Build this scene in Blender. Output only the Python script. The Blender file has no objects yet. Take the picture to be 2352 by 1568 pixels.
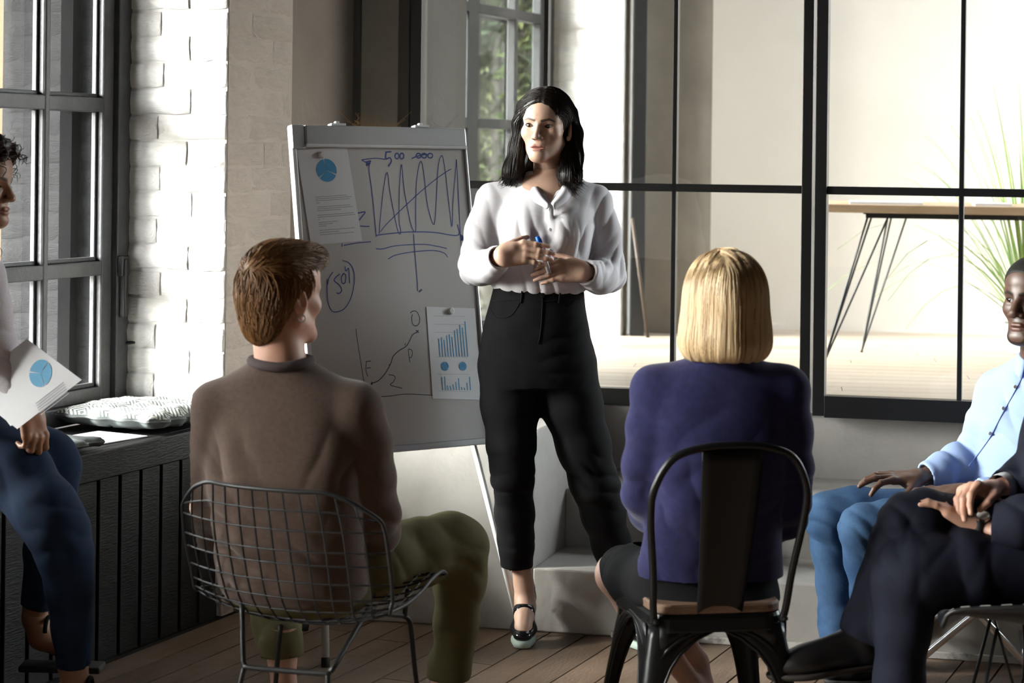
import bpy, math, random
import numpy as np
from mathutils import Vector, Matrix, noise as mnoise
from mathutils.bvhtree import BVHTree

# ------------------------------------------------------------------ camera
SC = bpy.context.scene
F, CX, HY, CZ, RO = 4573.0, 1176.0, 358.0, 1.555, 0.012     # focal length in px (2352 wide), principal point, eye height, roll
cam_d = bpy.data.cameras.new('camera')
cam_d.sensor_width = 36.0
cam_d.lens = F / 2352 * 36.0
cam_d.shift_y = -(784 - HY) / 2352
cam_d.clip_end = 200
cam_d.dof.use_dof = True
cam_d.dof.focus_distance = 6.2
cam_d.dof.aperture_fstop = 4.0
cam = bpy.data.objects.new('camera', cam_d)
SC.collection.objects.link(cam)
_c, _s = math.cos(RO), math.sin(RO)
cam.matrix_world = Matrix(((_c, -_s, 0, 0), (0, 0, -1, 0), (_s, _c, 0, CZ), (0, 0, 0, 1)))
SC.camera = cam

# ------------------------------------------------------------------ world, sun, exposure
SUN_AZ = Vector((0.985, 0.12, 0)).normalized()      # horizontal travel direction of the sunlight
SUN_EL = math.radians(29)
wd = bpy.data.worlds.new('world'); SC.world = wd; wd.use_nodes = True
nt = wd.node_tree
bg = nt.nodes['Background']
sky = nt.nodes.new('ShaderNodeTexSky'); sky.sky_type = 'NISHITA'; sky.sun_disc = False
sky.sun_elevation = SUN_EL
sky.sun_rotation = math.atan2(-SUN_AZ.x, -SUN_AZ.y)
sky.air_density = 1.0; sky.dust_density = 3.0; sky.ozone_density = 0.6
hsv = nt.nodes.new('ShaderNodeHueSaturation'); hsv.inputs['Saturation'].default_value = 0.22
nt.links.new(sky.outputs[0], hsv.inputs['Color']); nt.links.new(hsv.outputs[0], bg.inputs[0])
bg.inputs[1].default_value = 6.0
sun_d = bpy.data.lights.new('sun', 'SUN'); sun_d.energy = 12.0; sun_d.angle = math.radians(7); sun_d.color = (1.0, 0.96, 0.90)
sun = bpy.data.objects.new('sun', sun_d); SC.collection.objects.link(sun)
_d = (SUN_AZ * math.cos(SUN_EL) - Vector((0, 0, math.sin(SUN_EL)))).normalized()
sun.rotation_euler = _d.to_track_quat('-Z', 'Y').to_euler()
SC.view_settings.view_transform = 'Standard'
SC.view_settings.look = 'None'
SC.view_settings.gamma = 1.0
SC.view_settings.use_curve_mapping = False
SC.view_settings.exposure = -0.1
SC.cycles.max_bounces = 8
SC.cycles.diffuse_bounces = 4
SC.cycles.transparent_max_bounces = 16
SC.cycles.caustics_reflective = False
SC.cycles.caustics_refractive = False
SC.cycles.sample_clamp_indirect = 6.0

# ------------------------------------------------------------------ helpers
COL = SC.collection
rnd = random.Random(7)
def V(*a): return Vector(a)
def P(px, py, Y):
    a = (px - CX) / F; b = (py - HY) / F
    return Vector((Y * (a + RO * b), Y, CZ - Y * (b - RO * a)))
def PF(px, py, z=0.0):
    a = (px - CX) / F; b = (py - HY) / F
    return P(px, py, (CZ - z) / (b - RO * a))

_mats = {}
def M(name, col, rough=0.6, metal=0.0, col2=None, vscale=6.0, vlo=0.35, vhi=0.65, bump=None, stretch=(1, 1, 1), spec=0.5, sheen=0.0, sss=0.0, trans=0.0, coat=0.0, objrand=0.0):
    m = bpy.data.materials.new(name); m.use_nodes = True
    t = m.node_tree; b = t.nodes['Principled BSDF']
    b.inputs['Base Color'].default_value = (*col, 1); b.inputs['Roughness'].default_value = rough
    b.inputs['Metallic'].default_value = metal; b.inputs['Specular IOR Level'].default_value = spec
    if sheen: b.inputs['Sheen Weight'].default_value = sheen; b.inputs['Sheen Roughness'].default_value = 0.4
    if sss:
        b.inputs['Subsurface Weight'].default_value = sss; b.inputs['Subsurface Radius'].default_value = (0.01, 0.004, 0.002); b.inputs['Subsurface Scale'].default_value = 1.0
    if coat: b.inputs['Coat Weight'].default_value = coat
    tc = t.nodes.new('ShaderNodeTexCoord'); mp = t.nodes.new('ShaderNodeMapping'); mp.inputs['Scale'].default_value = stretch
    t.links.new(tc.outputs['Object'], mp.inputs[0])
    last = None
    if col2:
        n = t.nodes.new('ShaderNodeTexNoise'); n.inputs['Scale'].default_value = vscale; n.inputs['Detail'].default_value = 6; n.inputs['Roughness'].default_value = 0.62
        t.links.new(mp.outputs[0], n.inputs['Vector'])
        r = t.nodes.new('ShaderNodeValToRGB'); r.color_ramp.elements[0].position = vlo; r.color_ramp.elements[1].position = vhi
        r.color_ramp.elements[0].color = (*col, 1); r.color_ramp.elements[1].color = (*col2, 1)
        t.links.new(n.outputs['Fac'], r.inputs[0]); last = r.outputs[0]
        t.links.new(last, b.inputs['Base Color'])
    if objrand:
        oi = t.nodes.new('ShaderNodeObjectInfo'); hs = t.nodes.new('ShaderNodeHueSaturation'); mr = t.nodes.new('ShaderNodeMapRange')
        mr.inputs['To Min'].default_value = 1 - objrand; mr.inputs['To Max'].default_value = 1 + objrand
        t.links.new(oi.outputs['Random'], mr.inputs[0]); t.links.new(mr.outputs[0], hs.inputs['Value'])
        if last: t.links.new(last, hs.inputs['Color'])
        else: hs.inputs['Color'].default_value = (*col, 1)
        t.links.new(hs.outputs[0], b.inputs['Base Color'])
    if bump:
        prev = None
        for sc_, st_ in bump:
            n = t.nodes.new('ShaderNodeTexNoise'); n.inputs['Scale'].default_value = sc_; n.inputs['Detail'].default_value = 5
            t.links.new(mp.outputs[0], n.inputs['Vector'])
            bp = t.nodes.new('ShaderNodeBump'); bp.inputs['Strength'].default_value = st_; bp.inputs['Distance'].default_value = 0.01
            t.links.new(n.outputs['Fac'], bp.inputs['Height'])
            if prev: t.links.new(prev.outputs[0], bp.inputs['Normal'])
            prev = bp
        t.links.new(prev.outputs[0], b.inputs['Normal'])
    _mats[name] = m
    return m
def glass_mat(name, tint=(0.96, 0.98, 0.97), refl=1.0):
    m = bpy.data.materials.new(name); m.use_nodes = True; t = m.node_tree; t.nodes.clear()
    o = t.nodes.new('ShaderNodeOutputMaterial'); mx = t.nodes.new('ShaderNodeMixShader'); tr = t.nodes.new('ShaderNodeBsdfTransparent'); gl = t.nodes.new('ShaderNodeBsdfGlossy')
    fr = t.nodes.new('ShaderNodeFresnel'); io = 1.3 + 0.2 * refl
    ge = t.nodes.new('ShaderNodeNewGeometry'); mr = t.nodes.new('ShaderNodeMapRange'); mr.inputs['To Min'].default_value = io; mr.inputs['To Max'].default_value = 1 / io
    t.links.new(ge.outputs['Backfacing'], mr.inputs[0]); t.links.new(mr.outputs[0], fr.inputs[0])
    tr.inputs[0].default_value = (*tint, 1); gl.inputs['Roughness'].default_value = 0.0
    t.links.new(fr.outputs[0], mx.inputs[0]); t.links.new(tr.outputs[0], mx.inputs[1]); t.links.new(gl.outputs[0], mx.inputs[2]); t.links.new(mx.outputs[0], o.inputs[0])
    return m

def link(o, parent=None):
    COL.objects.link(o)
    if parent is not None:
        o.parent = parent
        l = Vector((0, 0, 0)); q = parent
        M4 = Matrix.Identity(4)
        o.matrix_parent_inverse = WM[parent.name].inverted()
    WM[o.name] = Matrix.Identity(4)
    return o
WM = {}
def tag(o, label=None, cat=None, group=None, kind=None):
    if label: o['label'] = label
    if cat: o['category'] = cat
    if group: o['group'] = group
    if kind: o['kind'] = kind
    return o
def empty(name, loc, label=None, cat=None, group=None, kind=None):
    o = bpy.data.objects.new(name, None); o.empty_display_size = 0.1
    o.location = loc; COL.objects.link(o); WM[o.name] = Matrix.Translation(loc)
    return tag(o, label, cat, group, kind)
def mobj(name, vf, mat, parent=None, smooth=False, bev=0.0, kind=None):
    v, f = vf
    me = bpy.data.meshes.new(name)
    if isinstance(v, np.ndarray): v = v.tolist()
    if isinstance(f, np.ndarray): f = f.tolist()
    me.from_pydata(v, [], f); me.update()
    if smooth: me.polygons.foreach_set('use_smooth', [True] * len(me.polygons))
    if mat: me.materials.append(mat)
    o = bpy.data.objects.new(name, me); link(o, parent)
    if bev:
        b = o.modifiers.new('bevel', 'BEVEL'); b.width = bev; b.segments = 2; b.limit_method = 'ANGLE'
    if kind: o['kind'] = kind
    return o
def ppd(o, a, b, c):
    """box from a corner and three edge vectors"""
    o, a, b, c = Vector(o), Vector(a), Vector(b), Vector(c)
    v = [o, o + a, o + a + b, o + b, o + c, o + a + c, o + a + b + c, o + b + c]
    f = [(0, 3, 2, 1), (4, 5, 6, 7), (0, 1, 5, 4), (1, 2, 6, 5), (2, 3, 7, 6), (3, 0, 4, 7)]
    if a.cross(b).dot(c) < 0: f = [tuple(reversed(q)) for q in f]
    return [tuple(p) for p in v], f
def joinvf(parts):
    v, f = [], []
    for a, b in parts:
        n = len(v); v += [tuple(p) for p in a]; f += [tuple(i + n for i in q) for q in b]
    return v, f
def spline(pts, n=8, closed=False):
    """Catmull-Rom through points"""
    pts = [Vector(p) for p in pts]; out = []
    N = len(pts)
    for i in range(N if closed else N - 1):
        if closed: a, b, c, d = pts[i - 1], pts[i], pts[(i + 1) % N], pts[(i + 2) % N]
        else: b, c = pts[i], pts[i + 1]; a = pts[i - 1] if i else b * 2 - c; d = pts[i + 2] if i + 2 < N else c * 2 - b
        for k in range(n):
            t = k / n
            out.append(0.5 * ((2 * b) + (c - a) * t + (2 * a - 5 * b + 4 * c - d) * t * t + (3 * b - a - 3 * c + d) * t ** 3))
    if not closed: out.append(pts[-1])
    return out
def tube(pts, r, n=8, closed=False, cap=True):
    pts = [Vector(p) for p in pts]; N = len(pts)
    rr = r if isinstance(r, (list, tuple)) else [r] * N
    v, f = [], []
    up = None
    for i, p in enumerate(pts):
        if closed: t = (pts[(i + 1) % N] - pts[i - 1])
        else: t = pts[min(i + 1, N - 1)] - pts[max(i - 1, 0)]
        t = t.normalized() if t.length > 1e-9 else Vector((0, 0, 1))
        if up is None:
            up = t.orthogonal().normalized()
        else:
            up = (up - t * up.dot(t)); up = up.normalized() if up.length > 1e-6 else t.orthogonal().normalized()
        w = t.cross(up)
        for k in range(n):
            a = 2 * math.pi * k / n
            v.append(tuple(p + (up * math.cos(a) + w * math.sin(a)) * rr[i]))
    for i in range(N if closed else N - 1):
        j = (i + 1) % N
        for k in range(n):
            f.append((i * n + k, i * n + (k + 1) % n, j * n + (k + 1) % n, j * n + k))
    if cap and not closed:
        f.append(tuple(reversed(range(n)))); f.append(tuple((N - 1) * n + k for k in range(n)))
    return v, f
def lathe(center, prof, n=24):
    c = Vector(center); v, f = [], []
    for r, z in prof:
        for k in range(n):
            a = 2 * math.pi * k / n; v.append((c.x + r * math.cos(a), c.y + r * math.sin(a), c.z + z))
    for i in range(len(prof) - 1):
        for k in range(n):
            f.append((i * n + k, i * n + (k + 1) % n, (i + 1) * n + (k + 1) % n, (i + 1) * n + k))
    f.append(tuple(reversed(range(n)))); f.append(tuple((len(prof) - 1) * n + k for k in range(n)))
    return v, f

# ------------------------------------------------------------------ materials
m_white_brick = M('white_brick_paint', (0.80, 0.78, 0.75), 0.7, col2=(0.72, 0.69, 0.65), vscale=5, bump=[(9, 0.5), (60, 0.25)], objrand=0.03)
m_beige_brick = M('beige_brick', (0.50, 0.425, 0.355), 0.75, col2=(0.43, 0.36, 0.30), vscale=4, bump=[(9, 0.4), (60, 0.2)], objrand=0.03)
m_out_brick = M('shade_dark_brick', (0.020, 0.020, 0.021), 0.85, spec=0.1, col2=(0.013, 0.013, 0.014), vscale=6, bump=[(12, 0.4), (60, 0.2)])  # near-black: the shade of the outer reveal is put into the colour
m_plaster = M('brown_plaster', (0.235, 0.19, 0.15), 0.85, col2=(0.165, 0.135, 0.11), vscale=2.2, vlo=0.3, vhi=0.72, bump=[(5, 0.3), (40, 0.2)])
m_grey_plaster = M('grey_plaster', (0.30, 0.275, 0.24), 0.85, col2=(0.20, 0.185, 0.16), vscale=2.0, vlo=0.3, vhi=0.7, bump=[(6, 0.35), (50, 0.2)])
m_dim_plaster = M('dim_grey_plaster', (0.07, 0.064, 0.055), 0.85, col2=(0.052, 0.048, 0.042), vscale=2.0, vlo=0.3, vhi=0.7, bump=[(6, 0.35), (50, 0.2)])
m_concrete = M('concrete', (0.52, 0.50, 0.465), 0.8, col2=(0.39, 0.375, 0.345), vscale=3.2, vlo=0.36, vhi=0.74, bump=[(7, 0.3), (60, 0.2)])
m_beige = M('beige_wall', (0.78, 0.735, 0.67), 0.8, col2=(0.73, 0.685, 0.62), vscale=1.2, bump=[(20, 0.1)])
m_ceiling = M('ceiling_paint', (0.07, 0.066, 0.062), 0.9, bump=[(12, 0.1)])
m_dark_wall = M('far_side_wall', (0.06, 0.05, 0.042), 0.9, bump=[(12, 0.1)])
m_frame = M('charcoal_paint', (0.040, 0.041, 0.045), 0.45, col2=(0.060, 0.061, 0.064), vscale=14, bump=[(60, 0.15)])
m_outer = M('shade_dark_frame', (0.004, 0.004, 0.0045), 0.9, spec=0.03)  # frame colour darkened to stand in for shade under strong sunlight
m_frame2 = M('dark_window_paint', (0.016, 0.017, 0.018), 0.5, spec=0.25, bump=[(60, 0.1)])
m_putty = M('worn_putty', (0.30, 0.29, 0.27), 0.8, col2=(0.10, 0.10, 0.10), vscale=30, bump=[(80, 0.4)])
m_black_steel = M('black_steel', (0.012, 0.012, 0.013), 0.38, bump=[(80, 0.05)])
m_bench = M('black_stained_wood', (0.009, 0.009, 0.0095), 0.5, spec=0.25, col2=(0.016, 0.0155, 0.016), vscale=5, stretch=(1, 1, 6), bump=[(30, 0.25)], objrand=0.25)
m_floor = M('worn_floor_plank', (0.140, 0.090, 0.060), 0.42, col2=(0.29, 0.21, 0.15), vscale=3.5, vlo=0.36, vhi=0.8, stretch=(1.6, 0.5, 1), bump=[(25, 0.25), (90, 0.2)], objrand=0.22)
m_subfloor = M('subfloor', (0.01, 0.008, 0.007), 0.9)
m_oak = M('pale_oak_floor', (0.52, 0.42, 0.32), 0.4, col2=(0.62, 0.53, 0.43), vscale=2.5, stretch=(0.4, 4, 1), bump=[(30, 0.1)], objrand=0.10)
m_glass = glass_mat('clear_glass', (0.95, 0.965, 0.955), 0.9)
m_wglass = glass_mat('window_glass', (0.82, 0.84, 0.84), 0.25)
m_skirt = M('chipped_white_trim', (0.62, 0.60, 0.56), 0.7, col2=(0.10, 0.08, 0.06), vscale=9, vlo=0.52, vhi=0.66, bump=[(40, 0.4)])

# ------------------------------------------------------------------ setting: left wall with window niches
WD = V(0.397, 0.918, 0).normalized(); WO = V(-WD.y, WD.x, 0); W0 = V(-0.958, 6.68, 0)
Zu = V(0, 0, 1)
def L(t, o, z): return W0 + WD * t + WO * o + Zu * z
TH = 0.92
CEIL = 4.1
SILL, WTOP = 0.64, 3.45
niches = [(-4.27, -2.35), (-1.92, 0.0), (1.91, 3.83)]
def lbox(t0, t1, o0, o1, z0, z1): return ppd(L(t0, o0, z0), WD * (t1 - t0), WO * (o1 - o0), Zu * (z1 - z0))
parts = []
edges = [(-11.0, -4.27), (-2.35, -1.92), (0.0, 0.43)]
for a, b in edges: parts.append(lbox(a, b, 0, TH, 0, CEIL))
parts.append(lbox(3.83, 4.7, 0, 0.5, 0, CEIL))          # last pier, splayed open towards the yard
for a, b in niches:
    parts.append(lbox(a, b, 0, TH, WTOP, CEIL))
    parts.append(lbox(a, b, 0.50, TH, 0, SILL))
wall_left = mobj('wall_left', joinvf(parts), m_white_brick); tag(wall_left, 'white painted brick wall with deep window niches on the left', kind='structure')
# plastered stretch between the brick pier and the glazed partition, and beyond it
wall_plaster = mobj('wall_left_plaster', joinvf([lbox(0.43, 0.95, 0.03, TH, 0, CEIL)]), m_plaster); tag(wall_plaster, 'brown plastered stretch of wall behind the flip chart', kind='structure')

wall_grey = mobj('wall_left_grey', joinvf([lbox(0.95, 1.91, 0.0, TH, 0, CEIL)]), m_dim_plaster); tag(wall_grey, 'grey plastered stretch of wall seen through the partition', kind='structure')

# bricks: worn, over-painted; variants share mesh data
def brick_mesh(i, mat=None):
    r = random.Random(100 + i); nx, ny = 5, 3
    v, f = [], []
    for j in range(ny + 1):
        for k in range(nx + 1):
            x = k / nx - 0.5; y = j / ny - 0.5
            edge = (j in (0, ny)) or (k in (0, nx))
            z = (0.45 if edge else 1.0) + r.uniform(-0.22, 0.22)
            v.append((x + (r.uniform(-0.012, 0.012)), y + r.uniform(-0.045, 0.045), z))
    W = nx + 1
    for j in range(ny):
        for k in range(nx): f.append((j * W + k, j * W + k + 1, (j + 1) * W + k + 1, (j + 1) * W + k))
    rim = [k for k in range(W)] + [j * W + nx for j in range(1, ny + 1)] + [ny * W + k for k in range(nx - 1, -1, -1)] + [j * W for j in range(ny - 1, 0, -1)]
    n0 = len(v)
    for q in rim: v.append((v[q][0] * 1.02, v[q][1] * 1.04, -0.6))
    for a in range(len(rim)):
        b = (a + 1) % len(rim); f.append((rim[b], rim[a], n0 + a, n0 + b))
    me = bpy.data.meshes.new('brick'); me.from_pydata(v, [], f); me.update()
    me.polygons.foreach_set('use_smooth', [True] * len(me.polygons)); me.materials.append(mat or m_white_brick)
    return me
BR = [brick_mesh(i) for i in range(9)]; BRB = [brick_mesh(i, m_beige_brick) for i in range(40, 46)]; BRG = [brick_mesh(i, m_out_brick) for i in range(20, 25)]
def brick(o, ux, nrm, ln, ht, proud=0.011, pool=None):
    ob = bpy.data.objects.new('brick', rnd.choice(pool or BR))
    uz = Zu
    ux = ux.normalized(); nrm = nrm.normalized()
    if ux.cross(uz).dot(nrm) < 0: ux = -ux
    m = Matrix((( *(ux * ln),), (*(uz * ht),), (*(nrm * proud * rnd.uniform(0.8, 1.25)),))).transposed().to_4x4()
    m.translation = o
    COL.objects.link(ob); ob.parent = wall_left; ob.matrix_world = m
    WM[ob.name] = m
CH = 0.0885
def brick_face(org, ux, nrm, width, z0, z1, phase=0, proud=0.011, pool=None):
    """courses on a vertical face; org = bottom corner at floor"""
    row = int(z0 / CH)
    while (row + 1) * CH < z1:
        x = 0.0
        pat = [0.145, 0.265] if (row + phase) % 2 else [0.27, 0.14]
        i = 0
        while x < width - 0.03:
            ln = min(pat[i % 2] * rnd.uniform(0.88, 1.1), width - x)
            if width - x - ln < 0.06: ln = width - x
            brick(org + ux * (x + ln / 2) + Zu * ((row + 0.5) * CH + rnd.uniform(-0.004, 0.004)), ux, nrm, ln * 0.965, CH * 0.90, proud, pool)
            x += ln; i += 1
        row += 1
brick_face(L(0, 0, 0), WO, -WD, 0.415, 0.60, 2.15, 0)             # lit reveal of the niche
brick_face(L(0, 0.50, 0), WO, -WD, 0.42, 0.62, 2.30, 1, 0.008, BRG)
mobj('shade_dark_reveal', lbox(-0.004, 0.0, 0.49, TH, 0.60, WTOP), m_out_brick, wall_left)           # outer reveal, shade put into its dark colour, seen through the panes
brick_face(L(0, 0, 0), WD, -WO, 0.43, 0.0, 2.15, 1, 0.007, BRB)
mobj('beige_face', lbox(0.003, 0.43, -0.003, 0.0, 0.0, CEIL), m_beige_brick, wall_left)        # face of the pier towards the room, darker and more beige than the reveal
brick_face(L(3.83, 0, 0), WO, -WD, 0.415, 0.64, 2.35, 0, 0.006)   # reveal in the next room

# ------------------------------------------------------------------ windows
def window(n, t0, t1, o, detailed=True, m_frame=m_frame):
    """sash window in the niche, frame at depth o; t1 is the far jamb"""
    w = empty('window_%d' % n, L((t0 + t1) / 2, o, SILL), kind='structure')
    w['label'] = 'charcoal framed window of many panes, number %d along the left wall' % n
    z0, z1 = 0.655, WTOP
    rails = [1.16, 1.71, 2.26, 2.81]
    mt = (t0 + t1) / 2
    verts = [t1 - 0.447, mt, t0 + 0.447]
    # outer frame
    for (a, b, c, d) in ((t0, t0 + 0.075, z0, z1), (t1 - 0.075, t1, z0, z1), (t0 + 0.075, t1 - 0.075, z0, z0 + 0.06), (t0 + 0.075, t1 - 0.075, z1 - 0.06, z1)):
        mobj('window_frame', lbox(a, b, o - 0.04, o + 0.030, c, d), m_frame, w, bev=0.004)
    # sash stiles
    for (a, b) in ((t0 + 0.075, t0 + 0.135), (t1 - 0.135, t1 - 0.075), (mt - 0.06, mt + 0.06)):
        mobj('sash_stile', lbox(a, b, o - 0.02, o + 0.030, z0 + 0.06, z1 - 0.06), m_frame, w, bev=0.006)
    halves = [(t0 + 0.135, mt - 0.06), (mt + 0.06, t1 - 0.135)]
    for (a, b) in halves:
        for z in rails: mobj('glazing_rail', lbox(a, b, o - 0.02, o + 0.05, z - 0.024, z + 0.024), m_frame, w, bev=0.004)
        mobj('glazing_rail', lbox(a, b, o - 0.02, o + 0.05, z0 + 0.06, z0 + 0.105), m_frame, w, bev=0.004)
    for v in (verts[0], verts[2]):
        mobj('glazing_bar', lbox(v - 0.016, v + 0.016, o - 0.022, o + 0.030, z0 + 0.105, z1 - 0.06), m_frame, w, bev=0.008)
    zz = [z0 + 0.105] + [q for z in rails for q in (z - 0.024, z + 0.024)] + [z1 - 0.06]
    for (a, b) in halves:
        v = verts[0] if a > mt else verts[2]
        for (c, d) in ((a, v - 0.016), (v + 0.016, b)):
            for i in range(0, len(zz), 2):
                mobj('pane', lbox(c, d, o + 0.022, o + 0.026, zz[i], zz[i + 1]), m_wglass, w)
                if detailed and zz[i] < 2.2:
                    # beads of worn putty round the pane
                    for q in (lbox(c, c + 0.010, o + 0.004, o + 0.022, zz[i], zz[i + 1]), lbox(d - 0.010, d, o + 0.004, o + 0.022, zz[i], zz[i + 1]), lbox(c + 0.01, d - 0.01, o + 0.002, o + 0.022, zz[i], zz[i] + 0.014)):
                        mobj('putty_bead', q, m_putty if q[0][0][2] == q[0][4][2] else m_frame, w, bev=0.003)
    # outer (storm) sash: a plain second frame
    for (a, b, c, d) in ((t0, t0 + 0.05, z0, z1), (t1 - 0.05, t1, z0, z1), (mt - 0.06, mt + 0.06, z0, z1)):
        mobj('outer_frame', lbox(a, b, o + 0.17, o + 0.22, c, d), m_outer, w)
    for v in (verts[0] - 0.03, verts[2]): mobj('outer_bar', lbox(v - 0.014, v + 0.014, o + 0.17, o + 0.21, z0, z1), m_outer, w)
    for z in rails: mobj('outer_rail', lbox(t0 + 0.05, t1 - 0.05, o + 0.17, o + 0.21, z - 0.014, z + 0.014), m_outer, w)
    return w
w1 = window(1, -1.92, 0.0, 0.42)
mobj('window_catch', joinvf([lbox(-0.062, -0.040, 0.355, 0.38, 0.99, 1.19), lbox(-0.075, -0.03, 0.36, 0.38, 1.13, 1.20)]), m_black_steel, w1, bev=0.004)
mobj('frame_hook', tube(spline([L(-0.02, 0.40, 0.895), L(-0.01, 0.37, 0.90), L(0.0, 0.33, 0.905)], 4), 0.006, 6), m_black_steel, w1, smooth=True)
w2 = window(2, 1.91, 3.83, 0.42, False, m_frame2)
w3 = window(3, -4.27, -2.35, 0.42, False)
pd = bpy.data.lights.new('added_skylight_portal', 'AREA'); pd.shape = 'RECTANGLE'; pd.size = 2.6; pd.size_y = 1.2; pd.cycles.is_portal = True
po = bpy.data.objects.new('added_skylight_portal', pd); COL.objects.link(po); po.location = (3.3, 9.1, CEIL + 0.25)  # portal for an unseen ceiling opening added to brighten the glazed room
for a, b in niches:                                 # portals only guide the sampling of the sky through the openings
    pd = bpy.data.lights.new('window_portal', 'AREA'); pd.shape = 'RECTANGLE'; pd.size = b - a; pd.size_y = WTOP - SILL; pd.cycles.is_portal = True
    po = bpy.data.objects.new('window_portal', pd); COL.objects.link(po)
    zax = WO; xax = WD; yax = zax.cross(xax)
    po.matrix_world = Matrix((( *xax,), (*yax,), (*zax,))).transposed().to_4x4()
    po.location = L((a + b) / 2, TH + 0.01, (WTOP + SILL) / 2)

# ------------------------------------------------------------------ glazed partition, steps and platform
E1 = V(0.9753, -0.2209, 0); ND = V(math.sin(math.radians(17)), math.cos(math.radians(17)), 0)
def S(s, d, z): return V(0, 6.537, z) + E1 * s + ND * d
def sbox(s0, s1, d0, d1, z0, z1): return ppd(S(s0, d0, z0), E1 * (s1 - s0), ND * (d1 - d0), Zu * (z1 - z0))
GD = 0.905                                      # depth of the glazing behind the front of the steps
def sg(px, d=GD):
    r = (px - CX) / F; o = S(0, d, 0)
    return (o.y * r - o.x) / (E1.x - r * E1.y)
PZ = 0.64
S0 = 0.0863
block = mobj('trim_1', sbox(-1.06, S0, 0, 1.1, 0, 0.655), m_concrete, bev=0.006); tag(block, 'pale concrete plinth block behind the flip chart', kind='structure')
steps = empty('trim_2', S(1.8, 0, 0), 'three wide concrete steps leading up to the glazed room', kind='structure')
mobj('step', sbox(S0, 4.6, 0.0, 0.42, 0, 0.208), m_concrete, steps, bev=0.006)
mobj('step', sbox(S0, 4.6, 0.39, 0.96, 0, 0.406), m_concrete, steps, bev=0.006)
mobj('step', sbox(S0, 4.6, 0.895, 1.15, 0, PZ), m_concrete, steps, bev=0.004)
skirt = mobj('baseboard_front', joinvf([sbox(0.35, 4.6, -0.012, 0.0, 0.0, 0.022)]), m_skirt, bev=0.003); tag(skirt, 'thin chipped white strip along the foot of the concrete steps', kind='structure')
stub = mobj('wall_stub', joinvf([ppd(S(sg(805) - 0.15, GD - 0.03, PZ), E1 * (sg(921) - sg(805) + 0.15), ND * 0.12, Zu * (CEIL - PZ))]), m_grey_plaster); tag(stub, 'stained grey plaster strip of wall beside the black partition post', kind='structure')
part = empty('partition_frame', S(1.2, GD, PZ), 'black steel framed glass partition with sliding door above the concrete steps', 'partition')
m_brownpost = M('brown_frame_paint', (0.035, 0.027, 0.021), 0.5)
def gbar(name, s0, s1, z0, z1, d=GD, th=0.05, mat=None, bev=0.002): return mobj(name, sbox(s0, s1, d - th / 2, d + th / 2, z0, z1), mat or m_black_steel, part, bev=bev)
ZT = 3.3
gbar('jamb', sg(921), sg(946), PZ, ZT, th=0.09, mat=m_brownpost)
gbar('post', sg(946), sg(972), PZ, ZT, th=0.07)
A0, A1 = sg(972), sg(1846)
gbar('post', A1, sg(1870), PZ, ZT, th=0.08)
D2 = GD - 0.07
gbar('door_stile', sg(1875, D2), sg(1902, D2), PZ, ZT, d=D2, th=0.06)
B0, B1 = sg(1902, D2), 3.6
for a, b, d in ((A0, A1, GD), (B0, B1, D2)):
    ms = [sg(1254), sg(1551)] if d == GD else [sg(2210, D2), sg(2520, D2), sg(2830, D2)]
    if d == GD: gbar('bottom_rail', a, b, PZ, PZ + 0.062, d)
    else: gbar('bottom_rail', a, b, PZ - 0.005, PZ + 0.072, d, th=0.06)
    rails = [1.4455, 2.24, 3.03]
    for z in rails: gbar('glazing_rail', a, b, z - 0.0145, z + 0.0145, d, th=0.035)
    for s in ms: gbar('glazing_bar', s - 0.0085, s + 0.0085, PZ + 0.062, ZT, d, th=0.035)
    xs = [a] + ms + [b]; zs = [PZ + 0.062] + rails + [ZT]
    for i in range(len(xs) - 1):
        for j in range(len(zs) - 1):
            mobj('pane', sbox(xs[i] + 0.006, xs[i + 1] - 0.006, d - 0.003, d + 0.003, zs[j] + 0.008, zs[j + 1] - 0.008), m_glass, part)
head = mobj('wall_front', joinvf([sbox(-1.2, 5.5, GD - 0.1, GD + 0.12, ZT, CEIL), sbox(3.6, 5.5, GD - 0.1, GD + 0.12, 0, ZT)]), m_grey_plaster); tag(head, 'grey plaster wall above and beside the glass partition', kind='structure')

# ------------------------------------------------------------------ floors, ceiling, other walls
sub = mobj('floor', ppd((-6, -4.2, -0.12), (14, 0, 0), (0, 12, 0), (0, 0, 0.095)), m_subfloor); tag(sub, 'dark worn wooden plank floor', kind='structure')
PL = V(WD.x, WD.y, 0); PN = V(PL.y, -PL.x, 0)       # plank direction = along the left wall; PN to the right
plank_meshes = []
def plank_mesh(ln, wd_):
    v, f = ppd((0, 0, -0.025), (wd_, 0, 0), (0, ln, 0), (0, 0, 0.025))
    me = bpy.data.meshes.new('plank'); me.from_pydata(v, [], f); me.update(); me.materials.append(m_floor); return me
PWD = 0.118
pm = [plank_mesh(l, PWD - 0.006) for l in (1.7, 2.3, 2.9)]
lens = (1.7, 2.3, 2.9)
bfl = L(-20, -0.0, 0)
prot = math.atan2(-PL.x, PL.y)
n = 0
for i in range(46):
    along = -4.0 + rnd.uniform(-1.2, 0)
    while along < 1.6:
        k = rnd.randrange(3)
        base = W0 + PN * (0.02 + i * PWD) + PL * along
        # keep the planks that can reach the visible floor, plus a margin
        mid = base + PL * lens[k] * 0.5
        endd = base + PL * lens[k]
        if mid.y > 1.5 and (base.y < 6.9):
            o = bpy.data.objects.new('plank', pm[k]); COL.objects.link(o); o.parent = sub
            o.matrix_world = Matrix.Translation(base + V(0, 0, rnd.uniform(-0.0015, 0.0))) @ Matrix.Rotation(prot, 4, 'Z')
            n += 1
        along += lens[k] + 0.003
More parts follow.
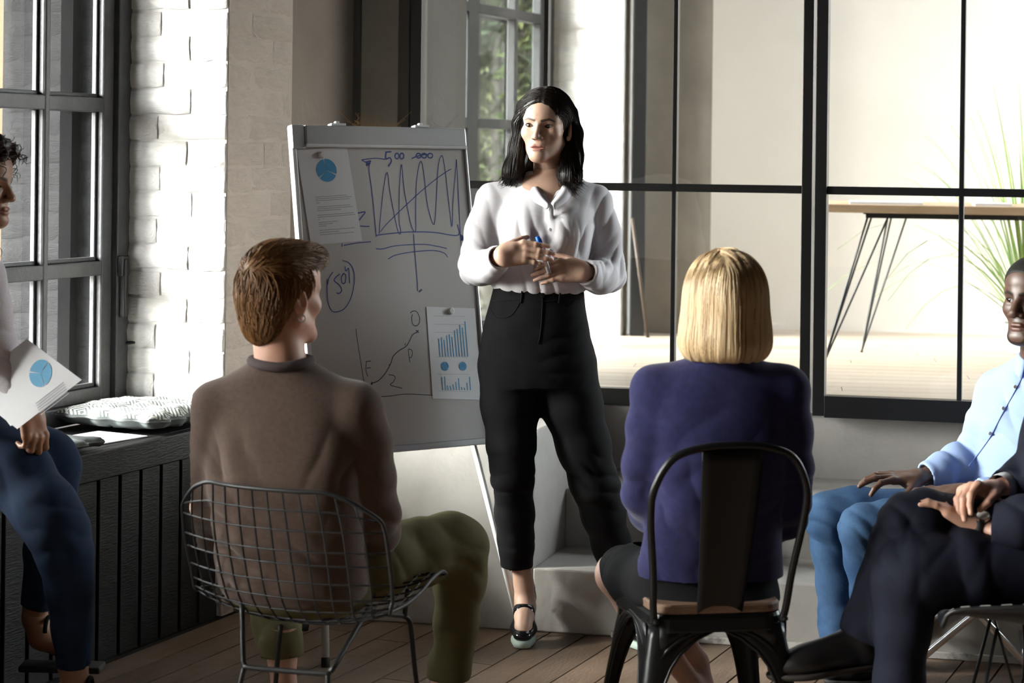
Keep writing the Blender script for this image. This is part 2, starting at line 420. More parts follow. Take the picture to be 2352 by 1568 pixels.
rest = mobj('wall_back', ppd((-7, -4.2, 0), (14, 0, 0), (0, 0.2, 0), (0, 0, CEIL)), m_dark_wall); tag(rest, 'wall behind the viewer', kind='structure')
wr = mobj('wall_right', ppd((4.9, -4.2, 0), (0.2, 0, 0), (0, 11, 0), (0, 0, CEIL)), m_dark_wall); tag(wr, 'wall to the right, out of view', kind='structure')
ceil = mobj('ceiling', joinvf([ppd((-6.2, -4.2, CEIL), (12.7, 0, 0), (0, 12.7, 0), (0, 0, 0.2)), ppd((-1.5, 9.7, CEIL), (8, 0, 0), (0, 2.0, 0), (0, 0, 0.2)), ppd((-1.5, 8.5, CEIL), (3.5, 0, 0), (0, 1.2, 0), (0, 0, 0.2)), ppd((4.2, 8.5, CEIL), (2.3, 0, 0), (0, 1.2, 0), (0, 0, 0.2))]), m_ceiling); tag(ceil, 'dark ceiling', kind='structure')  # gap above the glazed room is an added, unseen opening to brighten it
# next room
up = mobj('floor_upper', sbox(-1.0, 6.2, GD + 0.01, GD + 4.2, PZ - 0.10, PZ - 0.022), m_subfloor); tag(up, 'pale oak plank floor of the glazed room', kind='structure')
om = []
for l in (1.1, 1.5):
    v, f = ppd((0, 0, -0.02), (l, 0, 0), (0, 0.137, 0), (0, 0, 0.02))
    me = bpy.data.meshes.new('plank'); me.from_pydata(v, [], f); me.update(); me.materials.append(m_oak); om.append((l, me))
erot = math.atan2(-0.145, 1)
eu, ev = V(math.cos(erot), math.sin(erot), 0), V(-math.sin(erot), math.cos(erot), 0)
for j in range(25):
    x = -1.3 - rnd.uniform(0, 1.0)
    while x < 4.2:
        l, me = om[rnd.randrange(2)]
        base = V(0, 7.52, PZ) + eu * x + ev * (j * 0.14)
        if base.y + 0.3 < 11.2 and (base + eu * l - S(0, GD + 0.06, 0)).dot(V(-E1.y, E1.x, 0)) > 0:
            o = bpy.data.objects.new('plank', me); COL.objects.link(o); o.parent = up
            o.matrix_world = Matrix.Translation(base) @ Matrix.Rotation(erot, 4, 'Z')
        x += l + 0.003
bw = V(0, 10.92, 0)
def Bk(x, d, z): return bw + eu * x + ev * d + Zu * z
wb = mobj('wall_far', ppd(Bk(0.2, 0, 0), eu * 6.6, ev * 0.2, Zu * CEIL), m_beige); tag(wb, 'beige plaster back wall of the glazed room', kind='structure')
# dark column and post standing before the far wall
m_colgrey = M('grey_column', (0.25, 0.225, 0.19), 0.85, col2=(0.19, 0.17, 0.145), vscale=3, bump=[(15, 0.2)])
pa = P(1478, 700, 10.4); pb = P(1630, 700, 10.32)
colm = mobj('wall_column', ppd((pa.x, pa.y, PZ), (pb.x - pa.x, pb.y - pa.y, 0), (0.05, 0.55, 0), (0, 0, CEIL - PZ)), m_colgrey); tag(colm, 'grey plaster column at the back of the glazed room', kind='structure')
pc = P(1448, 700, 10.2)
pst = mobj('steel_post', ppd((pc.x, pc.y, PZ), (0.072, 0, 0), (0, 0.08, 0), (0, 0, CEIL - PZ)), m_black_steel, bev=0.004); tag(pst, 'tall black steel post between the sunlit wall and the grey column', 'post')
pole = mobj('wooden_lath', tube([PF(1488, 775, PZ), P(1452, 500, 10.13)], 0.009, 8), M('lath_wood', (0.045, 0.028, 0.018), 0.6), smooth=True); tag(pole, 'thin brown lath leaning against the black steel post', 'lath')
wre = mobj('wall_right_upper', joinvf([ppd((6.3, 6.4, 0), (0.2, 0, 0), (0, 5.2, 0), (0, 0, 1.0)), ppd((6.3, 6.4, 3.6), (0.2, 0, 0), (0, 5.2, 0), (0, 0, 0.5))]), m_beige); tag(wre, 'right wall of the glazed room with an added open band for daylight, out of view', kind='structure')  # unseen open band, added to bring more daylight into the glazed room

# ------------------------------------------------------------------ outdoors
gr = mobj('ground', ppd((-60, -40, -1.2), (150, 0, 0), (0, 100, 0), (0, 0, 0.1)), M('pavement', (0.42, 0.40, 0.37), 0.9, col2=(0.3, 0.29, 0.27), vscale=1.5)); tag(gr, 'pavement outside the windows', kind='structure')
m_ochre = M('ochre_render', (0.13, 0.070, 0.034), 0.9, col2=(0.10, 0.056, 0.028), vscale=0.8)
m_fwin = M('dark_window', (0.008, 0.012, 0.012), 0.4, spec=0.1)
fac = empty('building', (-6, 25, -1.1), 'ochre rendered house across the yard seen through the panes', 'building')
fo = V(-22, 25.0, -1.1); fdir = V(1, 0.05, 0).normalized(); fn = V(0.05, -1, 0).normalized()
mobj('wall', ppd(fo, fdir * 27, -fn * 4, Zu * 8.4), m_ochre, fac)
mobj('roof', ppd(fo + Zu * 8.4 + fn * 0.4, fdir * 27, -fn * 4.6, Zu * 0.25), M('roof_sheet', (0.12, 0.13, 0.12), 0.7), fac)
M('trim_cream', (0.10, 0.09, 0.07), 0.7)
for i in range(9):
    for z in (0.9, 3.4, 5.9):
        wq = mobj('window', ppd(fo + fdir * (1.2 + i * 2.9) + Zu * z - fn * 0.02, fdir * 1.3, fn * 0.05, Zu * 1.7), _mats['trim_cream'], fac)
        mobj('glazing', ppd(fo + fdir * (1.32 + i * 2.9) + Zu * (z + 0.12) - fn * 0.0, fdir * 1.06, fn * 0.05, Zu * 1.46), m_fwin, wq)
m_leaf_o = M('street_tree_leaf', (0.007, 0.014, 0.005), 0.7, spec=0.1, col2=(0.030, 0.036, 0.010), vscale=3)
m_bark = M('street_tree_bark', (0.03, 0.026, 0.02), 0.9)
def street_tree(loc, h, label, rad=0.2):
    t = empty('street_tree', loc, label, 'tree', 'trees outside the windows')
    r2 = random.Random(int(abs(loc[0]) * 100 + loc[1] * 10))
    mobj('trunk', tube([Vector(loc), Vector(loc) + V(0.05, 0, h * 0.5), Vector(loc) + V(0, 0.1, h * 0.9)], [0.14, 0.11, 0.03], 8), m_bark, t, smooth=True)
    v, f = [], []
    for _ in range(2200):
        a = r2.uniform(0, 6.28); rr = r2.random() ** 0.5 * h * rad; z = h * r2.uniform(0.15, 1.05)
        c = Vector(loc) + V(rr * math.cos(a), rr * math.sin(a), z)
        u = Vector((r2.gauss(0, 1), r2.gauss(0, 1), r2.gauss(0, 1))).normalized(); w = u.orthogonal().normalized()
        s_ = r2.uniform(0.05, 0.13); n0 = len(v)
        v += [tuple(c - u * s_), tuple(c + w * s_ * 0.5), tuple(c + u * s_), tuple(c - w * s_ * 0.5)]; f.append((n0, n0 + 1, n0 + 2, n0 + 3))
    mobj('foliage', (v, f), m_leaf_o, t, kind='stuff')
street_tree((0.05, 15.5, -1.1), 5.5, 'slim green tree right outside the second window', 0.018)
street_tree((-0.20, 17.5, -1.1), 6.2, 'tall green tree farther off behind the second window', 0.016)
street_tree((0.30, 19.5, -1.1), 7.0, 'green tree to the right of the others outside the second window', 0.018)

# ================================================================== IMPLICIT SURFACE TOOLKIT (for people, clothes, hair)
f32 = np.float32
def A3(p): return np.array([p[0], p[1], p[2]], dtype=np.float64)
def J(px, py, Y): return A3(P(px, py, Y))
class Grid:
    def __init__(s, lo, hi, h):
        s.lo = np.array(lo, float); hi = np.array(hi, float); s.h = h
        s.n = (np.ceil((hi - s.lo) / h)).astype(int) + 1
        s.ax = [(s.lo[i] + h * np.arange(s.n[i])).astype(f32) for i in range(3)]
        s.f = np.full(s.n, 0.5, f32)
    def _sl(s, lo, hi, m):
        a = np.clip(np.floor((np.array(lo) - m - s.lo) / s.h).astype(int), 0, s.n); b = np.clip(np.ceil((np.array(hi) + m - s.lo) / s.h).astype(int) + 1, 0, s.n)
        return tuple(slice(int(a[i]), int(b[i])) for i in range(3))
    def _ev(s, pr, k):
        lo, hi, fn = pr; sl = s._sl(lo, hi, k + 3 * s.h)
        if any(q.stop <= q.start for q in sl): return None, None
        return sl, fn(s.ax[0][sl[0]][:, None, None], s.ax[1][sl[1]][None, :, None], s.ax[2][sl[2]][None, None, :])
    def add(s, pr, k=0.01):
        sl, d = s._ev(pr, k)
        if sl is None: return s
        a = s.f[sl]; hh = np.maximum(k - np.abs(a - d), 0) / k
        s.f[sl] = np.minimum(a, d) - hh * hh * (k * 0.25); return s
    def cut(s, pr, k=0.004):
        sl, d = s._ev(pr, k)
        if sl is None: return s
        a = s.f[sl]; d = -d; hh = np.maximum(k - np.abs(a - d), 0) / k
        s.f[sl] = np.maximum(a, d) + hh * hh * (k * 0.25); return s
    def halfspace(s, p, nrm):
        """remove everything on the side the normal points to"""
        n_ = np.array(nrm, float); n_ /= np.linalg.norm(n_)
        d = (s.ax[0][:, None, None] - p[0]) * n_[0] + (s.ax[1][None, :, None] - p[1]) * n_[1] + (s.ax[2][None, None, :] - p[2]) * n_[2]
        s.f = np.maximum(s.f, d.astype(f32)); return s
    def mesh(s): return surfnets(s.f, s.lo, s.h)
def surfnets(f, lo, h):
    s = f < 0
    nx, ny, nz = f.shape
    c = np.zeros((nx - 1, ny - 1, nz - 1), np.int8)
    for i in (0, 1):
        for j in (0, 1):
            for k in (0, 1): c += s[i:nx - 1 + i, j:ny - 1 + j, k:nz - 1 + k]
    m = (c > 0) & (c < 8)
    idx = np.argwhere(m)
    if len(idx) == 0: return np.zeros((0, 3)), np.zeros((0, 4), int)
    vid = np.full(m.shape, -1, np.int32); vid[m] = np.arange(len(idx))
    acc = np.zeros((len(idx), 3)); cnt = np.zeros(len(idx))
    co = [(i, j, k) for i in (0, 1) for j in (0, 1) for k in (0, 1)]
    val = {q: f[idx[:, 0] + q[0], idx[:, 1] + q[1], idx[:, 2] + q[2]].astype(np.float64) for q in co}
    for q in co:
        for ax in range(3):
            if q[ax] == 0:
                r = list(q); r[ax] = 1; r = tuple(r)
                a, b = val[q], val[r]; cr = (a < 0) != (b < 0)
                t = np.where(cr, a / np.where(cr, a - b, 1), 0)
                for d in range(3): acc[:, d] += np.where(cr, q[d] + (t if d == ax else 0), 0)
                cnt += cr
    v = (idx + acc / cnt[:, None]) * h + lo
    quads = []
    for ax in range(3):
        sl0 = [slice(None)] * 3; sl1 = [slice(None)] * 3
        sl0[ax] = slice(0, -1); sl1[ax] = slice(1, None)
        a, b = s[tuple(sl0)], s[tuple(sl1)]
        e = np.argwhere(a != b)
        o1, o2 = (ax + 1) % 3, (ax + 2) % 3
        e = e[(e[:, o1] > 0) & (e[:, o2] > 0) & (e[:, o1] < f.shape[o1] - 1) & (e[:, o2] < f.shape[o2] - 1)]
        if len(e) == 0: continue
        flip_ = a[tuple(e.T)]
        def g(d1, d2):
            q = e.copy(); q[:, o1] += d1; q[:, o2] += d2; return vid[tuple(q.T)]
        q = np.stack([g(-1, -1), g(0, -1), g(0, 0), g(-1, 0)], 1)
        q[~flip_] = q[~flip_][:, ::-1]
        quads.append(q)
    return v, np.concatenate(quads)
def vnormals(v, q):
    n_ = np.zeros_like(v); fn = np.cross(v[q[:, 2]] - v[q[:, 0]], v[q[:, 3]] - v[q[:, 1]])
    for i in range(4): np.add.at(n_, q[:, i], fn)
    l = np.linalg.norm(n_, axis=1, keepdims=True); l[l == 0] = 1
    return n_ / l
def relax(v, q, it=1, w=0.5):
    for _ in range(it):
        acc = np.zeros_like(v); c = np.zeros(len(v))
        for i in range(4):
            for j in ((i + 1) % 4, (i + 3) % 4):
                np.add.at(acc, q[:, i], v[q[:, j]]); np.add.at(c, q[:, i], 1)
        v = v * (1 - w) + w * acc / np.maximum(c, 1)[:, None]
    return v
def vnoise(p, seed=0):
    """smooth value noise in [-1, 1]"""
    p = np.asarray(p, float); i = np.floor(p).astype(np.int64); t = p - i; t = t * t * (3 - 2 * t)
    def hsh(a, b, c):
        x = (a * 374761393 + b * 668265263 + c * 2147483647 + seed * 974634777) & 0xffffffff
        x = ((x ^ (x >> 13)) * 1274126177) & 0xffffffff
        return ((x ^ (x >> 16)) & 0xffff) / 32767.5 - 1
    r = 0
    for a in (0, 1):
        for b in (0, 1):
            for c in (0, 1):
                w = (t[:, 0] if a else 1 - t[:, 0]) * (t[:, 1] if b else 1 - t[:, 1]) * (t[:, 2] if c else 1 - t[:, 2])
                r = r + w * hsh(i[:, 0] + a, i[:, 1] + b, i[:, 2] + c)
    return r
def cone(a, b, ra, rb, flat=None):
    a, b = A3(a), A3(b); m = max(ra, rb)
    lo = np.minimum(a, b) - m; hi = np.maximum(a, b) + m
    def fn(x, y, z):
        px, py, pz = x - a[0], y - a[1], z - a[2]
        bx, by, bz = b - a
        if flat is not None:
            n_, fac = flat; n_ = A3(n_) / np.linalg.norm(A3(n_)); dn = (px * n_[0] + py * n_[1] + pz * n_[2]) * (1 / fac - 1)
            px, py, pz = px + dn * n_[0], py + dn * n_[1], pz + dn * n_[2]
            bn = (bx * n_[0] + by * n_[1] + bz * n_[2]) * (1 / fac - 1); bx, by, bz = bx + bn * n_[0], by + bn * n_[1], bz + bn * n_[2]
        l2 = bx * bx + by * by + bz * bz + 1e-12
        t = np.clip((px * bx + py * by + pz * bz) / l2, 0, 1)
        d = np.sqrt((px - t * bx) ** 2 + (py - t * by) ** 2 + (pz - t * bz) ** 2) - (ra + (rb - ra) * t)
        return (d * (flat[1] if flat is not None else 1.0)).astype(f32)
    return lo, hi, fn
def ell(c, r, R=None):
    c = A3(c); r = np.array(r if hasattr(r, '__len__') else (r, r, r), float); m = r.max() if R is not None else r
    def fn(x, y, z):
        px, py, pz = x - c[0], y - c[1], z - c[2]
        if R is not None:
            px, py, pz = [R[i][0] * px + R[i][1] * py + R[i][2] * pz for i in range(3)]
        k0 = np.sqrt((px / r[0]) ** 2 + (py / r[1]) ** 2 + (pz / r[2]) ** 2); k1 = np.sqrt((px / r[0] ** 2) ** 2 + (py / r[1] ** 2) ** 2 + (pz / r[2] ** 2) ** 2) + 1e-9
        return (k0 * (k0 - 1) / k1).astype(f32)
    return c - m, c + m, fn
def loft(rings, ux=(1, 0, 0), uy=(0, 1, 0), n=2.3, front=None):
    """stack of superellipse sections: rings = [(centre, rx, ry)] along one axis"""
    ux = A3(ux) / np.linalg.norm(A3(ux)); uy = A3(uy) / np.linalg.norm(A3(uy)); ax = np.cross(ux, uy)
    C = np.array([A3(q[0]) for q in rings]); T = C @ ax
    o = np.argsort(T); C, T = C[o], T[o]; rx = np.array([rings[i][1] for i in o], float); ry = np.array([rings[i][2] for i in o], float)
    # densify smoothly
    tt_ = np.linspace(T[0], T[-1], 48)
    def cr(y):
        out = []
        for t in tt_:
            i = min(max(int(np.searchsorted(T, t)) - 1, 0), len(T) - 2); u = (t - T[i]) / (T[i + 1] - T[i])
            p1, p2 = y[i], y[i + 1]; m1 = (y[min(i + 1, len(y) - 1)] - y[max(i - 1, 0)]) / max(T[min(i + 1, len(T) - 1)] - T[max(i - 1, 0)], 1e-6) * (T[i + 1] - T[i]); m2 = (y[min(i + 2, len(y) - 1)] - y[i]) / max(T[min(i + 2, len(T) - 1)] - T[i], 1e-6) * (T[i + 1] - T[i])
            out.append((2 * u ** 3 - 3 * u ** 2 + 1) * p1 + (u ** 3 - 2 * u ** 2 + u) * m1 + (-2 * u ** 3 + 3 * u ** 2) * p2 + (u ** 3 - u ** 2) * m2)
        return np.array(out)
    ca, cb, dx, dy = cr(C @ ux), cr(C @ uy), cr(rx), cr(ry)
    m = max(rx.max(), ry.max()); lo = C.min(0) - m; hi = C.max(0) + m
    def fn(x, y, z):
        t = x * ax[0] + y * ax[1] + z * ax[2]; sh = np.broadcast_shapes(x.shape, y.shape, z.shape); t = np.broadcast_to(t, sh)
        a = x * ux[0] + y * ux[1] + z * ux[2]; b = x * uy[0] + y * uy[1] + z * uy[2]
        tc_ = np.clip(t, tt_[0], tt_[-1])
        I = lambda q: np.interp(tc_.ravel(), tt_, q).reshape(sh)
        X, Y_ = I(dx), I(dy)
        qa, qb = np.abs(a - I(ca)) / X, np.abs(b - I(cb)) / Y_
        d = ((qa ** n + qb ** n) ** (1 / n) - 1) * np.minimum(X, Y_)
        return np.maximum(d, np.maximum(tt_[0] - t, t - tt_[-1])).astype(f32)
    return lo, hi, fn
def limb(g, pts, k=0.02, flat=None, scale=1.0, sub=0.0):
    for i in range(len(pts) - 1):
        g.add(cone(pts[i][0], pts[i + 1][0], max(pts[i][1] * scale - sub, 0.005), max(pts[i + 1][1] * scale - sub, 0.005), flat), k)
def smesh(name, vq, mat, parent, attrs=None, mats=None):
    v, q = vq
    me = bpy.data.meshes.new(name)
    me.vertices.add(len(v)); me.vertices.foreach_set('co', np.ascontiguousarray(v, f32).ravel())
    me.loops.add(len(q) * 4); me.loops.foreach_set('vertex_index', np.ascontiguousarray(q, np.int32).ravel())
    me.polygons.add(len(q)); me.polygons.foreach_set('loop_start', np.arange(0, len(q) * 4, 4, dtype=np.int32)); me.polygons.foreach_set('loop_total', np.full(len(q), 4, np.int32))
    me.polygons.foreach_set('use_smooth', np.ones(len(q), bool))
    me.update(calc_edges=True); me.validate()
    for k, a in (attrs or {}).items():
        at = me.attributes.new(k, 'FLOAT', 'POINT'); at.data.foreach_set('value', np.ascontiguousarray(a, f32))
    if mat: me.materials.append(mat)
    o = bpy.data.objects.new(name, me); link(o, parent); return o
def garment(name, g, mat, parent, folds=(), amp=0.0025, scale=9.0, seed=1, it=2, w=0.5, attrs=None, fm=1.6, ridge=0.0016, rs=(16, 16, 8)):
    """mesh a grid; folds = [(centre, axis, radius, amplitude, waves per metre)]"""
    v, q = g.mesh(); v = relax(v, q, it, w); n_ = vnormals(v, q)
    d = amp * (vnoise(v * scale, seed) + 0.5 * vnoise(v * scale * 2.3, seed + 1))
    wp = v + 0.03 * np.stack([vnoise(v * 6, seed + 31), vnoise(v * 6, seed + 32), vnoise(v * 6, seed + 33)], 1)
    nn = vnoise(wp * np.array(rs), seed + 40); d = d + ridge * (np.abs(nn) ** 0.6 * 1.5 - 0.7) * (0.5 + 0.5 * vnoise(v * 3.5, seed + 41))
    for c, ax, rad, am, fr in folds:
        c = A3(c); ax = A3(ax); ax = ax / np.linalg.norm(ax); r = v - c
        ph = (r @ ax) * fr * 2 * np.pi + 2.6 * vnoise(v * 7.0, seed + 5) + 1.2 * vnoise(v * 17.0, seed + 6)
        wv = np.sin(ph); wv = np.abs(np.sin(ph * 0.5)) ** 0.65 * 1.7 - 1.15
        fall = np.exp(-(r * r).sum(1) / rad ** 2) * (0.65 + 0.5 * vnoise(v * 10, seed + 9))
        d = d + fm * am * wv * fall
    v = v + n_ * d[:, None]
    v = relax(v, q, 1, 0.35)
    return smesh(name, (v, q), mat, parent, attrs(v) if attrs else None)

def skin_mat(name, base, lip, brow, rough=0.48):
    m = bpy.data.materials.new(name); m.use_nodes = True; t = m.node_tree; b = t.nodes['Principled BSDF']
    b.inputs['Roughness'].default_value = rough; b.inputs['Subsurface Weight'].default_value = 0.12; b.inputs['Subsurface Radius'].default_value = (0.012, 0.005, 0.003); b.inputs['Subsurface Scale'].default_value = 1.0
    tc = t.nodes.new('ShaderNodeTexCoord'); n_ = t.nodes.new('ShaderNodeTexNoise'); n_.inputs['Scale'].default_value = 22; n_.inputs['Detail'].default_value = 4
    t.links.new(tc.outputs['Object'], n_.inputs['Vector'])
    r = t.nodes.new('ShaderNodeValToRGB'); r.color_ramp.elements[0].color = (*[c * 0.92 for c in base], 1); r.color_ramp.elements[1].color = (*[min(1, c * 1.06) for c in base], 1)
    r.color_ramp.elements[0].position = 0.35; r.color_ramp.elements[1].position = 0.65
    t.links.new(n_.outputs['Fac'], r.inputs[0]); last = r.outputs[0]
    for at, colr in (('lip', lip), ('nail', [min(1, c * 1.25 + 0.05) for c in base]), ('brow', brow)):
        a = t.nodes.new('ShaderNodeAttribute'); a.attribute_name = at
        mx = t.nodes.new('ShaderNodeMix'); mx.data_type = 'RGBA'; mx.inputs[7].default_value = (*colr, 1)
        t.links.new(a.outputs['Fac'], mx.inputs[0]); t.links.new(last, mx.inputs[6]); last = mx.outputs[2]
    t.links.new(last, b.inputs['Base Color'])
    return m

# ---- body chunks: every person's skin ends up in one mesh
class Body:
    def __init__(s): s.ch = []
    def add(s, v, q, lip=None, brow=None, nail=None):
        z = np.zeros(len(v)); s.ch.append((v, q, z if lip is None else lip, z if brow is None else brow, z if nail is None else nail))
    def build(s, mat, parent):
        n = 0; V_, Q_ = [], []; at = {'lip': [], 'brow': [], 'nail': []}
        for v, q, l, b, na in s.ch:
            V_.append(v); Q_.append(q + n); n += len(v); at['lip'].append(l); at['brow'].append(b); at['nail'].append(na)
        return smesh('body', (np.concatenate(V_), np.concatenate(Q_)), mat, parent, {k: np.concatenate(x) for k, x in at.items()})
def segdist(v, a, b):
    a, b = A3(a), A3(b); ba = b - a; t = np.clip(((v - a) @ ba) / (ba @ ba), 0, 1); return np.linalg.norm(v - a - t[:, None] * ba, axis=1)

def head_matrix(c, yaw, pitch=0.0, roll=0.0, s=1.0):
    """local: +x the person's left, -y forward, +z up.  yaw 0 faces the viewer; positive yaw turns towards the right of the picture"""
    R = Matrix.Rotation(yaw, 4, 'Z') @ Matrix.Rotation(pitch, 4, 'X') @ Matrix.Rotation(roll, 4, 'Y')
    m = Matrix.Translation(Vector(c)) @ R @ Matrix.Scale(s, 4)
    return np.array(m)
def xf(m, v): return np.asarray(v) @ m[:3, :3].T + m[:3, 3]
def xfi(m, p): return np.linalg.solve(m[:3, :3], A3(p) - m[:3, 3])
m_sclera = M('eye_white', (0.78, 0.76, 0.73), 0.2); m_pupil = M('pupil', (0.006, 0.005, 0.005), 0.1)
def eye_mesh(c, r, gaze, mats, parent, m):
    ga = A3(gaze) / np.linalg.norm(A3(gaze)); u = np.cross(ga, [0, 0, 1]); u /= np.linalg.norm(u); w = np.cross(u, ga)
    angs = [0, 6, 11.5, 11.6, 20, 28, 28.5, 40, 60, 85, 110, 140, 180]; n = 20; v, f, mi = [], [], []
    for a in angs:
        for k in range(n):
            b = 2 * math.pi * k / n; rr = r * (1.035 if a < 28.4 else 1.0)
            v.append(A3(c) + rr * (math.cos(math.radians(a)) * ga + math.sin(math.radians(a)) * (math.cos(b) * u + math.sin(b) * w)))
    for i in range(len(angs) - 1):
        for k in range(n):
            f.append((i * n + k, i * n + (k + 1) % n, (i + 1) * n + (k + 1) % n, (i + 1) * n + k)); mi.append(0 if angs[i + 1] <= 11.6 else (1 if angs[i + 1] <= 28.1 else 2))
    o = mobj('eye', (xf(m, np.array(v)), f), None, parent, smooth=True)
    for q in mats: o.data.materials.append(q)
    o.data.polygons.foreach_set('material_index', mi); o.data.update()
    return o
def make_head(body, parent, m, h, neck, iris, male=False, mouth=0.0016, face=True, lids=1.0, gaze=(0, -1, 0), wide=1.0, lipfull=1.0, nose=1.0, beard=0.0, neck_r=(0.052, 0.058)):
    """neck: world point of the base of the neck.  Adds the head and neck to the body, eyes as parts"""
    nb = xfi(m, neck)
    lo = np.minimum([-0.10, -0.135, -0.16], nb - 0.085); hi = np.maximum([0.10, 0.13, 0.135], nb + 0.085)
    g = Grid(lo, hi, h)
    W = wide
    g.add(ell((0, 0.012, 0.035), (0.074, 0.094, 0.080)), 0.02)
    g.add(ell((0, -0.035, 0.045), (0.060 * W, 0.055, 0.055)), 0.03)
    g.add(ell((0, -0.030, -0.020), (0.060 * W, 0.056, 0.062)), 0.025)
    g.add(ell((0, -0.030, -0.060), (0.047 * W, 0.053, 0.046)), 0.025)
    jr = 0.018 if male else 0.015
    for s_ in (-1, 1):
        g.add(cone((s_ * (0.054 if male else 0.050), 0.004, -0.056), (s_ * (0.020 if male else 0.013), -0.070, -0.094), jr, jr), 0.025)
        g.add(ell((s_ * 0.041 * W, -0.058, -0.024), (0.021, 0.02, 0.019)), 0.022)
        g.add(cone((s_ * 0.010, -0.0795, 0.019), (s_ * 0.045, -0.064, 0.019), 0.0085 if not male else 0.0105, 0.008), 0.016)
    g.add(ell((0, -0.074, -0.096), (0.021 if not male else 0.027, 0.018, 0.016 if not male else 0.019)), 0.02)
    g.add(ell((0, -0.069, -0.065), (0.026, 0.0185, 0.021)), 0.012)
    ey, ez, ex, er = -0.0665, 0.0, 0.0315, 0.0122
    if face:
        for s_ in (-1, 1):
            g.cut(ell((s_ * ex, -0.094, 0.0005), (0.0175, 0.0155, 0.0115)), 0.012)
            g.add(ell((s_ * ex, ey, ez), er + 0.0018), 0.005)
        # nose
        g.add(cone((0, -0.082, 0.012), (0, -0.103, -0.028), 0.0065 * nose, 0.0085 * nose), 0.010)
        g.add(ell((0, -0.1045, -0.0335), (0.0098 * nose, 0.0092, 0.0088)), 0.008)
        for s_ in (-1, 1):
            g.add(ell((s_ * 0.0115 * nose, -0.0935, -0.0370), (0.0075 * nose, 0.0095, 0.0072)), 0.006)
            g.cut(ell((s_ * 0.0068 * nose, -0.1000, -0.0440), (0.0036 * nose, 0.0055, 0.0036)), 0.002)
        # lips
        lf = lipfull; zm = -0.0672 - mouth * 0.3
        for s_ in (-1, 1):
            g.add(cone((s_ * 0.0245, -0.0805, -0.0670), (s_ * 0.0115, -0.0882, -0.0634), 0.0020, 0.0040 * lf), 0.004)
            g.add(cone((s_ * 0.0235, -0.0805, -0.0686), (s_ * 0.0100, -0.0872, -0.0722 - mouth * 0.6), 0.0020, 0.0045 * lf), 0.004)
            g.add(ell((s_ * 0.0070, -0.0893, -0.0624), (0.0105, 0.0055, 0.0044 * lf)), 0.003)
        g.add(ell((0, -0.0888, -0.0726 - mouth * 0.6), (0.0155, 0.0060, 0.0050 * lf)), 0.003)
        def slit(x, y, z):
            p = np.clip(1 - (x / 0.0250) ** 2, 0, 1)
            return np.maximum(np.abs(z - zm + 0.0012 * (1 - p)) - (0.0002 + mouth * 0.75 * p), y + 0.0835).astype(f32)
        g.cut((np.array([-0.024, -0.115, zm - 0.006]), np.array([0.024, -0.0835, zm + 0.006]), slit), 0.0012)
        # lid openings (almond)
        for s_ in (-1, 1):
            ca = np.array([s_ * ex, ey, ez]); hw, upz, loz = 0.0143, 0.0056 * lids, 0.0046 * lids
            def almond(x, y, z, c=ca, hw=hw, upz=upz, loz=loz, s_=s_):
                X, Zz = (x - c[0]), z - c[2] - 0.10 * s_ * (x - c[0])
                e = np.clip(1 - (X / hw) ** 2, -1, 1)
                d = np.maximum(Zz - upz * e, -Zz - loz * e) * 0.8 + 0 * y
                return np.maximum(d, np.maximum(y - (c[1] - 0.001), (c[1] - 0.03) - y)).astype(f32)
            g.cut((ca - [0.017, 0.032, 0.009], ca + [0.017, 0.0, 0.009], almond), 0.0012)
    for s_ in (-1, 1):
        ca, sa = math.cos(s_ * 0.45), math.sin(s_ * 0.45); tl = 0.22
        R = np.array([[ca, sa, 0], [-sa, ca, 0], [0, 0, 1]])
        Rt = np.array([[1, 0, 0], [0, math.cos(tl), -math.sin(tl)], [0, math.sin(tl), math.cos(tl)]])
        g.add(ell((s_ * 0.0755, 0.016, -0.010), (0.0062, 0.0180, 0.0315), Rt @ R), 0.006)
        g.cut(ell((s_ * 0.0815, 0.0135, -0.006), (0.0045, 0.0105, 0.018), Rt @ R), 0.004)
        g.add(ell((s_ * 0.0735, 0.006, -0.036), (0.0055, 0.008, 0.009)), 0.006)
    n0 = np.array([0, 0.022, -0.05])
    g.add(cone(n0, nb, neck_r[0], neck_r[1]), 0.028)
    if not male:
        pass
    else:
        g.add(ell(n0 + (nb - n0) * 0.45 + np.array([0, -0.048, -0.004]), (0.010, 0.010, 0.014)), 0.02)
    v, q = g.mesh(); v = relax(v, q, 1, 0.4)
    lip = np.zeros(len(v)); brow = np.zeros(len(v))
